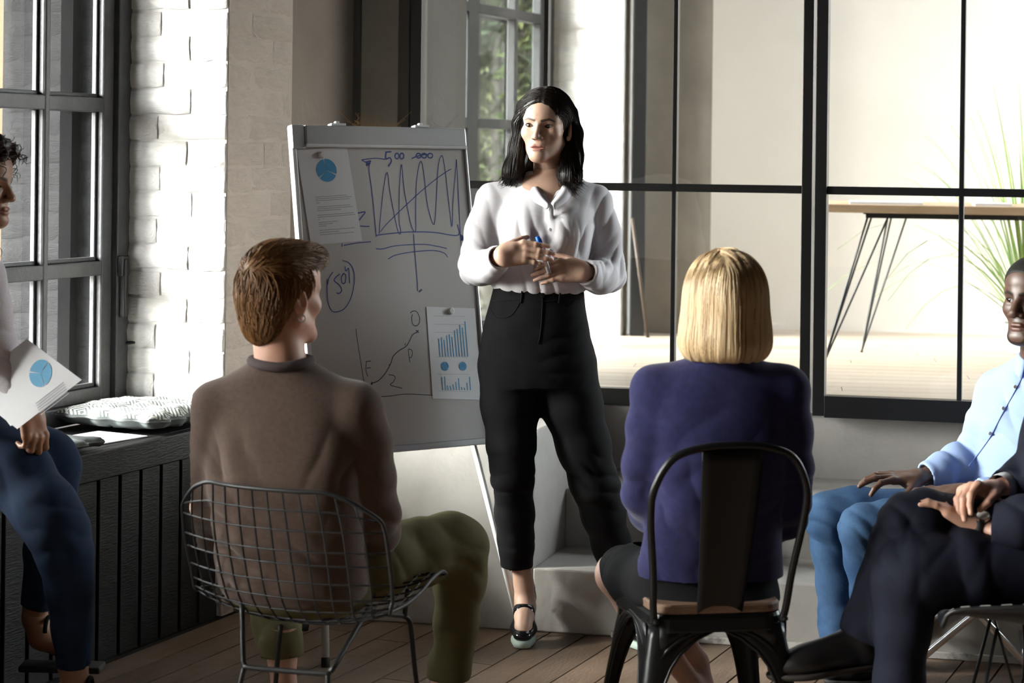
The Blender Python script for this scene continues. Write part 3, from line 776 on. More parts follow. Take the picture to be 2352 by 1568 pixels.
    if face:
        for s_ in (-1, 1):
            zm = -0.0672 - mouth * 0.3; p = np.clip(1 - (v[:, 0] / 0.0248) ** 2, 0, 1)
            zu = zm + mouth * 0.6 * p + 0.0075 * lipfull ** 0.7 * p ** 0.75 * (1 - 0.20 * np.exp(-(v[:, 0] / 0.004) ** 2)); zl = zm - mouth * 0.6 * p - 0.0088 * lipfull ** 0.7 * p ** 0.65
            lip = np.maximum(lip, np.clip((zu - v[:, 2]) / 0.0012 + 0.5, 0, 1) * np.clip((v[:, 2] - zl) / 0.0012 + 0.5, 0, 1) * (p > 0.02) * (v[:, 1] < -0.07))
            d2 = v.copy(); th = 0.0033 if not male else 0.0042
            a, b, c = np.array([s_ * 0.012, -0.09, 0.0165]), np.array([s_ * 0.034, -0.08, 0.0225]), np.array([s_ * 0.050, -0.06, 0.0165])
            dd = np.minimum(segdist(v[:, [0, 2]] @ np.array([[1, 0, 0], [0, 0, 1]]), a * [1, 0, 1], b * [1, 0, 1]), segdist(v[:, [0, 2]] @ np.array([[1, 0, 0], [0, 0, 1]]), b * [1, 0, 1], c * [1, 0, 1]))
            tk = th * np.clip(1.1 - np.clip((np.abs(v[:, 0]) - 0.034) / 0.018, 0, 1) * 0.75, 0, 1.1)
            brow = np.maximum(brow, np.clip((tk - dd) / 0.0016 + 0.5, 0, 1) * (v[:, 1] < -0.035) * 0.88)
    lip = lip * 0.72
    if beard:
        jaw = np.clip((-0.070 - v[:, 2]) / 0.02, 0, 1) * (v[:, 1] > -0.092) + np.clip((-0.035 - v[:, 2]) / 0.03, 0, 1) * np.clip((v[:, 1] + 0.05) / 0.03, 0, 1)
        mus = np.clip(1 - np.abs(v[:, 2] + 0.051) / 0.006, 0, 1) * (np.abs(v[:, 0]) < 0.026) * 0.6
        brow = np.maximum(brow, beard * np.clip(np.maximum(jaw, mus) - 2 * lip, 0, 1) * (v[:, 2] > -0.135) * (v[:, 1] < 0.035) * (v[:, 2] < -0.02))
    body.add(xf(m, v), q, lip, brow)
    if face:
        m_ir = _mats.get('iris_' + iris[0]) or M('iris_' + iris[0], iris[1], 0.15)
        for s_ in (-1, 1):
            eye_mesh((s_ * ex, ey, ez), er, gaze, [m_pupil, m_ir, m_sclera], parent, m)
            pts = []
            for k in range(9):
                x = -0.0140 + 0.0280 * k / 8; zz = 0.0056 * lids * (1 - (x / 0.0143) ** 2) + 0.10 * s_ * x
                yy = ey - math.sqrt(max((er + 0.0022) ** 2 - x * x - zz * zz, 1e-6)); pts.append((s_ * ex + x, yy, ez + zz))
            mobj('eyelashes', tube(xf(m, np.array(pts)), [0.0005, 0.0008, 0.001, 0.0011, 0.0011, 0.0011, 0.001, 0.0009, 0.0006], 5), _mats['lash'], parent, smooth=True)
    return g
M('lash', (0.012, 0.009, 0.008), 0.6)

def make_hand(body, wrist, d, back, thumb_side, curls, spread=(0.10, 0.02, -0.05, -0.13), thumb=(0.75, 0.55, -0.25), thumb_curl=(0.25, 0.35), forearm=None, fr=0.030, s=1.0, h=0.0016, wr=0.024):
    """d: wrist to knuckles; back: normal of the back of the hand; thumb_side: vector towards the thumb; curls: 4 tuples of joint angles"""
    d = A3(d) / np.linalg.norm(A3(d)); b = A3(back); b = b - d * (b @ d); b /= np.linalg.norm(b); l = np.cross(d, b)
    if l @ A3(thumb_side) < 0: l = -l
    w = A3(wrist)
    kn = [(0.088, 0.0265), (0.091, 0.0065), (0.086, -0.0135), (0.077, -0.0315)]; ln = [(0.042, 0.025, 0.019), (0.046, 0.029, 0.020), (0.042, 0.027, 0.020), (0.033, 0.020, 0.017)]
    rad = [0.0088, 0.0090, 0.0085, 0.0075]
    allp = [w]; chains = []; nails = []
    for i in range(4):
        p = w + s * (kn[i][0] * d + kn[i][1] * l - 0.003 * b); c = [p]; ang = 0.0
        sp = spread[i]; fd = d * math.cos(sp) + l * math.sin(sp)
        for j in range(3):
            ang += curls[i][j]; q = fd * math.cos(ang) - b * math.sin(ang); c.append(c[-1] + q * ln[i][j] * s); upn = b * math.cos(ang) + fd * math.sin(ang)
        nails.append((c[-1] - q * 0.003 * s + upn * rad[i] * 0.78 * s, q, upn, rad[i])); chains.append(c); allp += c
    tb = w + s * (0.024 * d + 0.026 * l - 0.008 * b); td = thumb[0] * d + thumb[1] * l + thumb[2] * b; td /= np.linalg.norm(td); tc_ = [tb, tb + td * 0.044 * s]
    inn = -l * 0.8 - b * 0.25; ang = 0
    for j, L_ in enumerate((0.032, 0.026)):
        ang += thumb_curl[j]; q = td * math.cos(ang) + (inn - td * (inn @ td)) / np.linalg.norm(inn - td * (inn @ td)) * math.sin(ang); tc_.append(tc_[-1] + q * L_ * s)
    allp += tc_
    fa_ = A3(forearm) if forearm is not None else w - d * 0.06
    allp.append(fa_); allp = np.array(allp); g = Grid(allp.min(0) - 0.036, allp.max(0) + 0.036, h)
    for i in range(4):
        c = chains[i]
        wp = w + s * (0.012 * d + kn[i][1] * 0.55 * l)
        g.add(cone(wp, c[0] - 0.004 * b, 0.0155 * s, 0.0115 * s, (b, 0.86)), 0.014)
    g.add(ell(w + s * (0.045 * d + 0.018 * l - 0.010 * b), 0.019 * s), 0.015)
    g.add(cone(w + s * (0.02 * d - 0.022 * l - 0.006 * b), chains[3][0] - 0.006 * b, 0.014 * s, 0.010 * s), 0.014)
    for i in range(4):
        c = chains[i]; r = rad[i] * s
        g.add(cone(c[0], c[1], r * 1.10, r * 0.97), 0.007 if i else 0.007)
        g.add(cone(c[1], c[2], r * 0.99, r * 0.90), 0.003); g.add(cone(c[2], c[3], r * 0.90, r * 0.74), 0.003)
        g.add(ell(c[1] , r * 1.04), 0.003)
    g.add(cone(tc_[0], tc_[1], 0.0155 * s, 0.0115 * s), 0.014); g.add(cone(tc_[1], tc_[2], 0.0110 * s, 0.0098 * s), 0.003); g.add(cone(tc_[2], tc_[3], 0.0100 * s, 0.0075 * s), 0.003)
    g.add(cone(w + 0.006 * d, fa_, wr * s, fr * s, (b, 0.80)), 0.02)
    v, q = g.mesh(); v = relax(v, q, 1, 0.3)
    na = np.zeros(len(v))
    for c, q_, u_, r_ in nails:
        r = v - c; na = np.maximum(na, np.clip(1.4 - np.sqrt(((r @ q_) / 0.0062) ** 2 + ((r @ np.cross(q_, u_)) / 0.0045) ** 2 + ((r @ u_) / 0.005) ** 2), 0, 1) ** 0.5 * ((r @ u_) > -0.003))
    body.add(v, q, nail=np.clip(na, 0, 0.8))
    return chains, tc_

def ribbons(name, lines, rad, mat, parent, taper=0.25, sides=3):
    """many thin tapered strands in one mesh; lines: array (S, K, 3)"""
    Ls = np.asarray(lines, float); S_, K_, _ = Ls.shape
    t = np.gradient(Ls, axis=1); t /= np.linalg.norm(t, axis=2, keepdims=True) + 1e-9
    ref = np.array([0.31, 0.52, 0.79]); u = np.cross(t, ref); u /= np.linalg.norm(u, axis=2, keepdims=True) + 1e-9; w = np.cross(t, u)
    prof = np.interp(np.linspace(0, 1, K_), [0, 0.15, 0.7, 1], [0.7, 1, 0.9, taper]); rr = (np.asarray(rad).reshape(-1, 1) * prof[None, :])[:, :, None]
    rows = [Ls + rr * (math.cos(2 * math.pi * k / sides) * u + math.sin(2 * math.pi * k / sides) * w) for k in range(sides)]
    v = np.stack(rows, 2).reshape(-1, 3)
    base = (np.arange(S_)[:, None] * K_ + np.arange(K_ - 1)[None, :]).ravel() * sides
    q = np.concatenate([np.stack([base + k, base + (k + 1) % sides, base + sides + (k + 1) % sides, base + sides + k], 1) for k in range(sides)])
    o = smesh(name, (v, q), mat, parent); o['kind'] = 'stuff'; return o
def bvh_of(v, q): return BVHTree.FromPolygons([tuple(p) for p in v], [tuple(int(i) for i in f) for f in q])
def flow_strands(v, q, roots, dirfn, steps, step, lift=0.002, seed=1, jitter=0.15, lift_grow=0.0):
    """walk over a surface from the roots along dirfn(p, n, k)"""
    bv = bvh_of(v, q); r = random.Random(seed); out = []
    for p in roots:
        p = Vector(p); line = []; lf = lift * r.uniform(0.2, 1.3); jit = Vector((r.gauss(0, jitter), r.gauss(0, jitter), r.gauss(0, jitter)))
        ok = True
        for k in range(steps):
            hit = bv.find_nearest(p)
            if hit[0] is None: ok = False; break
            c, n_ = hit[0], hit[1]
            line.append(c + n_ * (lf + lift_grow * k * k))
            d = Vector(dirfn(c, n_, k)) + jit
            d = d - n_ * d.dot(n_)
            if d.length < 1e-6: d = Vector((0, 0, -1))
            p = c + d.normalized() * step
        if ok: out.append([tuple(x) for x in line])
    return np.array(out)
def hair_mat(name, c1, c2, rough=0.38):
    m = M(name, c1, rough, col2=c2, vscale=60, vlo=0.3, vhi=0.7, stretch=(1, 1, 0.12), spec=0.3)
    return m

# ================================================================== FURNITURE
m_dark_panel = M('bench_backing', (0.004, 0.004, 0.004), 0.8)
bench = empty('window_bench', L(-0.96, 0.2, 0), 'black stained slatted wooden bench filling the window niche', 'bench')
mobj('backing_panel', lbox(-1.90, -0.02, 0.012, 0.03, 0.02, 0.56), m_dark_panel, bench)
mobj('apron_board', lbox(-1.92, -0.012, -0.028, 0.012, 0.565, 0.652), m_bench, bench, bev=0.004)
for k in range(3): mobj('top_board', lbox(-1.92, -0.012, 0.014 + k * 0.124, 0.014 + k * 0.124 + 0.119, 0.617, 0.652), m_bench, bench, bev=0.003)
for k in range(17):
    t1 = -0.065 - k * 0.113; t0 = max(-1.92, t1 - 0.098)
    if t1 - t0 > 0.03: mobj('slat', lbox(t0, t1, -0.018, 0.008, 0.012, 0.563), m_bench, bench, bev=0.003)
mobj('kickboard', lbox(-1.92, -0.03, 0.0, 0.012, 0.0, 0.05), m_dark_panel, bench)

# --- cushions
def pattern_mat(name, a, b):
    m = bpy.data.materials.new(name); m.use_nodes = True; t = m.node_tree; bs = t.nodes['Principled BSDF']; bs.inputs['Roughness'].default_value = 0.85
    tc = t.nodes.new('ShaderNodeTexCoord'); sx = t.nodes.new('ShaderNodeSeparateXYZ'); t.links.new(tc.outputs['Object'], sx.inputs[0])
    def mth(op, x, y=None):
        n = t.nodes.new('ShaderNodeMath'); n.operation = op
        for i, q in enumerate((x, y)):
            if q is None: continue
            if isinstance(q, (int, float)): n.inputs[i].default_value = q
            else: t.links.new(q, n.inputs[i])
        return n.outputs[0]
    px = mth('PINGPONG', mth('ADD', sx.outputs[0], 5.0), 0.045); py = mth('PINGPONG', mth('ADD', sx.outputs[1], 5.0), 0.06)
    d = mth('FRACT', mth('MULTIPLY', mth('ADD', px, py), 62.0))
    st = mth('GREATER_THAN', d, 0.48)
    up_ = t.nodes.new('ShaderNodeNewGeometry'); 
    on = mth('GREATER_THAN', sx.outputs[2], 0.052)
    f = mth('MULTIPLY', st, on)
    mx = t.nodes.new('ShaderNodeMix'); mx.data_type = 'RGBA'; mx.inputs[6].default_value = (*a, 1); mx.inputs[7].default_value = (*b, 1)
    t.links.new(f, mx.inputs[0]); t.links.new(mx.outputs[2], bs.inputs['Base Color'])
    return m
def cushion(name, mtx, sx, sy, h, mat, label, tufts=2, seed=1):
    r = random.Random(seed); N = 28; v, f = [], []
    for side in (1, -1):
        for j in range(N + 1):
            for i in range(N + 1):
                a, b = i / N * 2 - 1, j / N * 2 - 1
                e = (1 - abs(a) ** 5) * (1 - abs(b) ** 5); e = max(e, 0) ** 0.5
                x, y = a * sx / 2, b * sy / 2
                x += 0.010 * math.sin(b * 13 + seed) * (abs(a) > 0.9); y += 0.012 * math.sin(a * 14 + seed) * (abs(b) > 0.9)
                z = h / 2 * (0.12 + 0.88 * e) * (0.82 + 0.18 * math.cos(a * math.pi * tufts) * math.cos(b * math.pi * tufts)) + 0.006 * mnoise.noise((x * 18, y * 18, seed + side))
                for ta in range(tufts):
                    for tb in range(tufts):
                        d2 = (a - (-1 + (2 * ta + 1) / tufts)) ** 2 + (b - (-1 + (2 * tb + 1) / tufts)) ** 2
                        z -= h * 0.20 * math.exp(-d2 / 0.03)
                z -= h * 0.10 * (math.exp(-(a / 0.05) ** 2) + math.exp(-(b / 0.05) ** 2))
                v.append((x, y, h / 2 + side * z))
    W = N + 1; K = W * W
    for j in range(N):
        for i in range(N):
            q = j * W + i
            f.append((q, q + 1, q + W + 1, q + W)); f.append((K + q, K + q + W, K + q + W + 1, K + q + 1))
    rim = [i for i in range(W)] + [j * W + N for j in range(1, W)] + [N * W + i for i in range(N - 1, -1, -1)] + [j * W for j in range(N - 1, 0, -1)]
    for a in range(len(rim)):
        b = rim[(a + 1) % len(rim)]; f.append((rim[a], K + rim[a], K + b, b))
    root = empty(name, mtx.translation, label, 'cushion')
    o = mobj('cover', (v, f), mat, root, smooth=True); o.matrix_basis = mtx
    pip = [v[q] for q in rim]; pc = [(p[0], p[1], h / 2) for p in pip]
    o2 = mobj('piping', tube(pc, 0.004, 5, closed=True), _mats['cushion_grey'], root, smooth=True); o2.matrix_basis = mtx
    for ta in range(tufts):
        for tb in range(tufts):
            x, y = (-1 + (2 * ta + 1) / tufts) * sx / 2, (-1 + (2 * tb + 1) / tufts) * sy / 2
            o3 = mobj('tuft_button', lathe((x, y, h * 0.73), [(0.002, 0.006), (0.007, 0.004), (0.008, 0.0)][::-1], 10), _mats['cushion_grey'], root, smooth=True); o3.matrix_basis = mtx
    return root
M('cushion_grey', (0.10, 0.11, 0.11), 0.85, col2=(0.13, 0.14, 0.135), vscale=20, bump=[(200, 0.15)])
m_pat = pattern_mat('woven_zigzag', (0.10, 0.115, 0.11), (0.62, 0.62, 0.56))
def tmat(o, ang, tilt=0):
    return Matrix.Translation(o) @ Matrix.Rotation(ang, 4, 'Z') @ Matrix.Rotation(tilt, 4, 'X')
wang = math.atan2(WD.y, WD.x)
cushion('seat_cushion', tmat(L(-0.215, 0.185, 0.653), wang), 0.40, 0.40, 0.088, m_pat, 'plump grey cushion with pale zigzag weave against the brick reveal', 2, 3)
cushion('seat_cushion', tmat(L(-0.93, 0.16, 0.653), wang + 0.05), 0.44, 0.38, 0.052, _mats['cushion_grey'], 'flat dark grey tufted cushion beside the seated woman', 2, 5)
m_paper = M('paper', (0.78, 0.78, 0.80), 0.6)
m_print = M('blue_print', (0.045, 0.27, 0.52), 0.6)
m_ink = M('grey_print', (0.42, 0.42, 0.46), 0.7)
def flat_box(c4, th, nrm):
    c = [Vector(p) for p in c4]; n_ = Vector(nrm).normalized() * th
    v = [tuple(p) for p in c] + [tuple(p + n_) for p in c]
    return v, [(3, 2, 1, 0), (4, 5, 6, 7), (0, 1, 5, 4), (1, 2, 6, 5), (2, 3, 7, 6), (3, 0, 4, 7)]
pp = mobj('paper_sheet', flat_box([L(-0.66, 0.05, 0.653), L(-0.42, 0.02, 0.653), L(-0.40, 0.22, 0.653), L(-0.63, 0.25, 0.653)], 0.003, Zu), m_paper); tag(pp, 'white printed sheets lying on the bench between the two cushions', 'paper')

# --- flip chart
m_board = M('whiteboard_enamel', (0.60, 0.585, 0.57), 0.16, spec=0.5)
m_alu = M('brushed_aluminium', (0.55, 0.55, 0.55), 0.38, metal=0.7)
m_alu_w = M('white_edge_profile', (0.80, 0.80, 0.80), 0.4)
m_legw = M('white_tube', (0.74, 0.75, 0.73), 0.4)
m_rubber = M('black_rubber', (0.012, 0.012, 0.012), 0.7)
FA = V(-0.536, 6.026, 0); fa, fl = math.radians(35), math.radians(10)
FU = V(math.cos(fa), math.sin(fa), 0); FVv = V(-math.sin(fa) * math.sin(fl), math.cos(fa) * math.sin(fl), math.cos(fl)); FN = FU.cross(FVv)   # FN points to the viewer
def fb(u, v, w=0.0): return FA + FU * u + FVv * v + FN * w
def fbox(u0, u1, v0, v1, w0, w1): return ppd(fb(u0, v0, w0), FU * (u1 - u0), FVv * (v1 - v0), FN * (w1 - w0))
def fpx(px, py, w=0.0):
    d = P(px, py, 1.0) - V(0, 0, CZ); o = V(0, 0, CZ)
    t = (fb(0, 0, w) - o).dot(FN) / d.dot(FN)
    return o + d * t
def fuv(px, py): q = fpx(px, py) - FA; return q.dot(FU), q.dot(FVv)
U0, U1, V0, V1 = 0.018, 0.652, 0.645, 1.662
flip = empty('flip_chart', V(-0.3, 6.3, 0), 'white magnetic flip chart on tubular legs covered with blue marker drawings', 'flip chart')
mobj('board', fbox(U0, U1, V0, V1, -0.012, 0.0), m_board, flip, bev=0.002)
mobj('side_profile', fbox(U0 - 0.016, U0, V0 - 0.01, V1 + 0.004, -0.02, 0.006), m_alu_w, flip, bev=0.003)
mobj('side_profile', fbox(U1, U1 + 0.010, V0 - 0.01, V1 + 0.004, -0.02, 0.006), m_alu, flip, bev=0.003)
mobj('bottom_profile', fbox(U0 - 0.016, U1 + 0.01, V0 - 0.02, V0, -0.02, 0.012), m_alu, flip, bev=0.003)
clampb = mobj('paper_clamp', fbox(U0 + 0.03, U1 + 0.004, V1 - 0.056, V1 + 0.006, 0.0, 0.016), m_alu, flip, bev=0.004)
mobj('clamp_lip', fbox(U0 + 0.03, U1 + 0.004, V1 - 0.064, V1 - 0.054, 0.004, 0.018), m_alu_w, clampb, bev=0.003)
mobj('corner_cap', fbox(U0 - 0.016, U0 + 0.03, V1 - 0.07, V1 + 0.008, -0.02, 0.012), m_alu, flip, bev=0.005)
for u in (0.145, 0.46):
    mobj('paper_hook', joinvf([fbox(u, u + 0.055, V1 + 0.006, V1 + 0.014, -0.012, 0.014), fbox(u + 0.02, u + 0.035, V1 + 0.012, V1 + 0.022, -0.006, 0.008)]), m_alu_w, flip, bev=0.002)
lg = mobj('leg', tube([fb(0.055, 0.66, -0.03), fb(0.0, 0.0, -0.02)], 0.0125, 12), m_legw, flip, smooth=True)
mobj('rubber_foot', tube([fb(0.0025, 0.03, -0.02), fb(0.0, 0.0, -0.02)], 0.0135, 12), m_rubber, lg, smooth=True)
r0, r1 = fpx(1086, 1015, -0.03), PF(1200, 1462)
lg = mobj('leg', tube([r0, r1], 0.0105, 12), m_legw, flip, smooth=True)
mobj('rubber_foot', tube([r1 + (r0 - r1) * 0.03, r1], 0.0125, 12), m_rubber, lg, smooth=True)
bk = fb(0.33, 1.3, -0.03)
lg = mobj('leg', tube([bk, V(-0.66, 6.50, 0.0)], 0.0125, 12), m_legw, flip, smooth=True)
mobj('rubber_foot', tube([V(-0.66, 6.50, 0.0) + (bk - V(-0.66, 6.50, 0.0)) * 0.02, V(-0.66, 6.50, 0.0)], 0.0135, 12), m_rubber, lg, smooth=True)
m_marker = M('blue_marker_ink', (0.02, 0.045, 0.22), 0.5)
m_marker2 = M('dark_marker_ink', (0.035, 0.035, 0.07), 0.5)
def Z4(x, y): return 640 + x / 3.92, 260 + y / 3.92           # zoomed coordinates of the upper half of the board
def Z5(x, y): return 640 + x / 3.92, 640 + y / 3.92
strokes = []
def stroke(pts, zf, r=0.0016, mat=None, n=6, smooth=True):
    q = [fpx(*zf(*p), w=0.0006) for p in pts]
    q = spline(q, n) if smooth and len(q) > 2 else q
    v, f = [], []
    for i, p in enumerate(q):
        t = (q[min(i + 1, len(q) - 1)] - q[max(i - 1, 0)]).normalized(); s_ = t.cross(FN) * r
        v += [tuple(p - s_), tuple(p + s_)]
    for i in range(len(q) - 1): f.append((2 * i, 2 * i + 1, 2 * i + 3, 2 * i + 2))
    mobj('pen_stroke', (v, f), mat or m_marker, flip)
stroke([(880, 1110), (865, 950), (840, 700), (815, 520), (820, 440)], Z4)
stroke([(960, 415), (870, 405), (760, 418), (755, 425), (800, 450)], Z4)
stroke([(780, 440), (830, 430), (790, 470), (825, 450), (790, 460), (815, 465), (800, 440)], Z4, 0.002)
stroke([(905, 1085), (915, 960), (945, 680), (978, 532), (1005, 720), (1060, 1000), (1085, 1085), (1100, 1060), (1085, 950), (1090, 640), (1107, 460), (1130, 680), (1180, 950), (1215, 1060), (1235, 1050), (1235, 900), (1240, 640), (1262, 480), (1285, 437), (1310, 560), (1340, 820), (1390, 995), (1410, 940), (1425, 680), (1440, 460), (1472, 382), (1500, 520), (1530, 780), (1560, 1020), (1570, 800), (1595, 500), (1602, 430), (1620, 760), (1640, 1150), (1665, 1290)], Z4, 0.0014)
stroke([(915, 1068), (990, 980), (1240, 740), (1420, 590), (1520, 520), (1555, 502)], Z4, 0.0014)
stroke([(878, 1112), (890, 1098), (1000, 1083), (1180, 1068), (1400, 1072), (1612, 1098), (1612, 1000)], Z4, 0.0018)
stroke([(968, 345), (965, 410), (1000, 400), (1015, 430), (990, 480)], Z4, 0.0024); stroke([(968, 350), (1015, 346)], Z4, 0.0022)
for cx in (1065, 1110): stroke([(cx + 18 * math.cos(a * 0.7), 385 + 25 * math.sin(a * 0.7)) for a in range(10)], Z4, 0.0022, n=3)
for cx in (1260, 1310, 1365): stroke([(cx + 22 * math.cos(a * 0.7), 382 + 21 * math.sin(a * 0.7)) for a in range(10)], Z4, 0.0022, n=3)
stroke([(1198, 408), (1240, 390), (1290, 375), (1340, 370)], Z4, 0.002)
stroke([(708, 900), (778, 888), (750, 930), (718, 970)], Z4, 0.002); stroke([(728, 1014), (770, 1018), (818, 1018)], Z4, 0.0018)
stroke([(570, 1200), (572, 1172)], Z4, 0.0018); stroke([(585, 1190), (700, 1168), (832, 1156)], Z4, 0.0016)
stroke([(875, 1220), (940, 1220), (1060, 1192), (1300, 1180), (1430, 1198), (1515, 1218)], Z4)
stroke([(985, 1312), (1060, 1275), (1230, 1245), (1400, 1236), (1490, 1258), (1522, 1296)], Z4)
stroke([(1215, 1088), (1228, 1260), (1250, 1535)], Z4); stroke([(1250, 1530), (1252, 1600)], Z4)
stroke([(1635, 1090), (1650, 1120), (1640, 1140), (1665, 1130), (1650, 1100), (1660, 1140), (1640, 1120)], Z4, 0.003); stroke([(1672, 1160), (1676, 1185)], Z4, 0.003)
stroke([(490, 1428), (455, 1480), (440, 1545)], Z4); stroke([(438, 1490), (436, 1580), (445, 1700), (480, 1778), (535, 1785), (600, 1750), (655, 1650), (683, 1500), (670, 1400), (630, 1345), (575, 1325)], Z4)
stroke([(550, 1445), (500, 1500), (545, 1545), (568, 1590), (545, 1622), (520, 1615)], Z4, 0.0018)
stroke([(585, 1440), (565, 1480), (575, 1530), (600, 1520), (605, 1460), (585, 1440)], Z4, 0.0018, n=4)
stroke([(598, 1378), (605, 1420), (630, 1395), (636, 1460), (640, 1530)], Z4, 0.0018)
def st5(p, r=0.0012, **k): stroke(p, Z5, r, m_marker2, **k)
st5([(1262, 118), (1290, 96)], 0.003)
st5([(698, 450), (702, 510), (735, 720), (778, 995)]); st5([(845, 1065), (1000, 1055), (1150, 1038), (1390, 1048)])
st5([(838, 942), (900, 915), (960, 850), (1010, 760), (1030, 700), (1080, 650), (1150, 605), (1185, 545), (1205, 505), (1245, 480)], 0.0015)
st5([(832, 938), (845, 946)], 0.005); st5([(1235, 462), (1262, 485)], 0.0016); st5([(1240, 488), (1258, 462)], 0.0016)
st5([(1186, 310), (1205, 292), (1240, 295), (1268, 345), (1265, 400), (1235, 424), (1205, 405), (1198, 350), (1205, 320)], 0.0014)
st5([(790, 742), (785, 820), (803, 880)]); st5([(785, 745), (832, 740)]); st5([(790, 805), (830, 800)])
st5([(1168, 632), (1172, 690), (1182, 752)]); st5([(1168, 632), (1195, 640), (1205, 670), (1195, 705), (1175, 712)])
st5([(990, 865), (1030, 868), (1050, 890), (1030, 930), (1005, 955), (1060, 972), (1112, 985)])
st5([(1135, 600), (1142, 580)]); st5([(993, 780), (998, 770)])

def disc(c, ux, uy, r, a0=0, a1=2 * math.pi, n=24, lift=0.0):
    nn = Vector(ux).cross(Vector(uy)).normalized() * lift
    v = [tuple(Vector(c) + nn)]
    for k in range(n + 1):
        a = a0 + (a1 - a0) * k / n; v.append(tuple(Vector(c) + nn + Vector(ux) * r * math.cos(a) + Vector(uy) * r * math.sin(a)))
    return v, [(0, k + 1, k + 2) for k in range(n)]
def pie(parent, c, ux, uy, r, cuts, lift=0.0003, gap=0.05):
    for i in range(len(cuts)):
        a0 = cuts[i] + gap; a1 = (cuts[i + 1] if i + 1 < len(cuts) else cuts[0] + 2 * math.pi) - gap
        mobj('pie_slice', disc(c, ux, uy, r, a0, a1, 14, lift), m_print, parent)
def line_on(parent, c, ux, uy, x0, x1, y, h, mat, nm='text_line', lift=0.0003):
    nn = Vector(ux).cross(Vector(uy)).normalized() * lift
    o = Vector(c) + nn
    mobj(nm, ([tuple(o + Vector(ux) * a + Vector(uy) * b) for a, b in ((x0, y - h / 2), (x1, y - h / 2), (x1, y + h / 2), (x0, y + h / 2))], [(0, 1, 2, 3)]), mat, parent)
def magnet(px, py, label):
    c = fpx(px, py, 0.002); ax = FN
    v, f = tube([c, c + ax * 0.006, c + ax * 0.009], [0.011, 0.011, 0.008], 16)
    o = mobj('magnet', (v, f), m_alu_w, smooth=False); tag(o, label, 'magnet')
# sheet 1
c4 = [fpx(*p, w=0.0012) for p in ((714, 563), (832, 553), (797, 338), (681, 345))]
sh = empty('paper_sheet', c4[0], 'printed sheet with one blue pie chart above text on the flip chart', 'paper')
mobj('sheet', flat_box(c4, 0.0006, FN), m_paper, sh)
pu = (c4[1] - c4[0]).normalized(); pv = (c4[3] - c4[0]).normalized(); pv = (pv - pu * pv.dot(pu)).normalized()
cc = fpx(750, 391, 0.002)
pie(sh, cc, pu, pv, 0.037, [math.radians(q) for q in (98, 218, 335)], gap=0.06)
hh = (c4[3] - c4[0]).length
for y, x0, x1 in ((0.150, .2, .85), (0.144, .2, .95), (0.138, .2, .9), (0.131, .2, .28), (0.118, .2, .9), (0.112, .2, .95), (0.106, .2, .7), (0.092, .2, .95), (0.086, .2, .97), (0.079, .2, .24), (0.069, .2, .6), (0.063, .2, .5), (0.057, .2, .36), (0.044, .2, .93), (0.037, .2, .6), (0.030, .2, .9)):
    w_ = (c4[1] - c4[0]).length
    line_on(sh, c4[0] + FN * 0.0008, pu, pv, x0 * w_ * 0.98, x1 * w_ * 0.95, y, 0.0022, m_ink)
magnet(738, 356, 'round pale magnet holding the sheet with the single pie chart')
# sheet 2
c4 = [fpx(*p, w=0.0012) for p in ((994, 915), (1108, 918), (1090, 708), (979, 704))]
sh = empty('paper_sheet', c4[0], 'printed sheet with blue bar charts low on the flip chart', 'paper')
mobj('sheet', flat_box(c4, 0.0006, FN), m_paper, sh)
pu = (c4[1] - c4[0]).normalized(); pv = (c4[3] - c4[0]).normalized(); pv = (pv - pu * pv.dot(pu)).normalized()
def bar(xb, yb, yt):
    b0, b1 = fpx(*Z5(xb[0], yb), w=0.0022), fpx(*Z5(xb[1], yt), w=0.0022)
    sv = FU * 0.0019
    mobj('chart_bar', ([tuple(b0 - sv), tuple(b0 + sv), tuple(b1 + sv), tuple(b1 - sv)], [(0, 1, 2, 3)]), m_print, sh)
for i, yt in enumerate((540, 527, 550, 508, 500, 523, 465, 450, 415, 440, 382)): bar((1453 + i * 25, 1441 + i * 23.6), 700, yt)
for i, yt in enumerate((885, 880, 960, 962, 950, 928, 895, 972, 980, 935, 882)): bar((1477 + i * 25, 1469 + i * 25), 1002, yt)
pie(sh, fpx(*Z5(1497, 787), w=0.0022), pu, pv, 0.0145, [math.radians(q) for q in (90, 210, 330)], gap=0.05)
pie(sh, fpx(*Z5(1658, 787), w=0.0022), pu, pv, 0.0145, [math.radians(q) for q in (90, 270)], gap=0.04)
for y in (338, 412, 485, 706, 860, 1015):
    a, b = fpx(*Z5(1395 + (y - 338) * 0.06, y - 4), w=0.0022), fpx(*Z5(1680 + (y - 338) * 0.06, y), w=0.0022)
    mobj('grid_line', ([tuple(a - FVv * 0.0005), tuple(b - FVv * 0.0005), tuple(b + FVv * 0.0005), tuple(a + FVv * 0.0005)], [(0, 1, 2, 3)]), m_ink, sh)
magnet(1035, 714, 'round pale magnet holding the sheet with bar charts')

# --- dried grass bundle peeping over the board
dg = mobj('dried_grass', joinvf([tube(spline([P(805 + i * 3.2, 330, 7.2), P(812 + i * 3 + rnd.uniform(-14, 14), 296, 7.2), P(812 + i * 3 + rnd.uniform(-45, 45), 268 + rnd.uniform(-12, 22), 7.2)], 4), 0.0012, 4) for i in range(34)] + [tube([V(P(860, 330, 7.2).x + rnd.uniform(-.03, .03), 7.2 + rnd.uniform(-.03, .03), 0.655), P(805 + i * 6.4, 330, 7.2)], 0.0015, 4) for i in range(17)]), M('dry_straw', (0.30, 0.20, 0.09), 0.8)); tag(dg, 'wispy dried grass sticking up behind the flip chart', 'grass', kind='stuff')

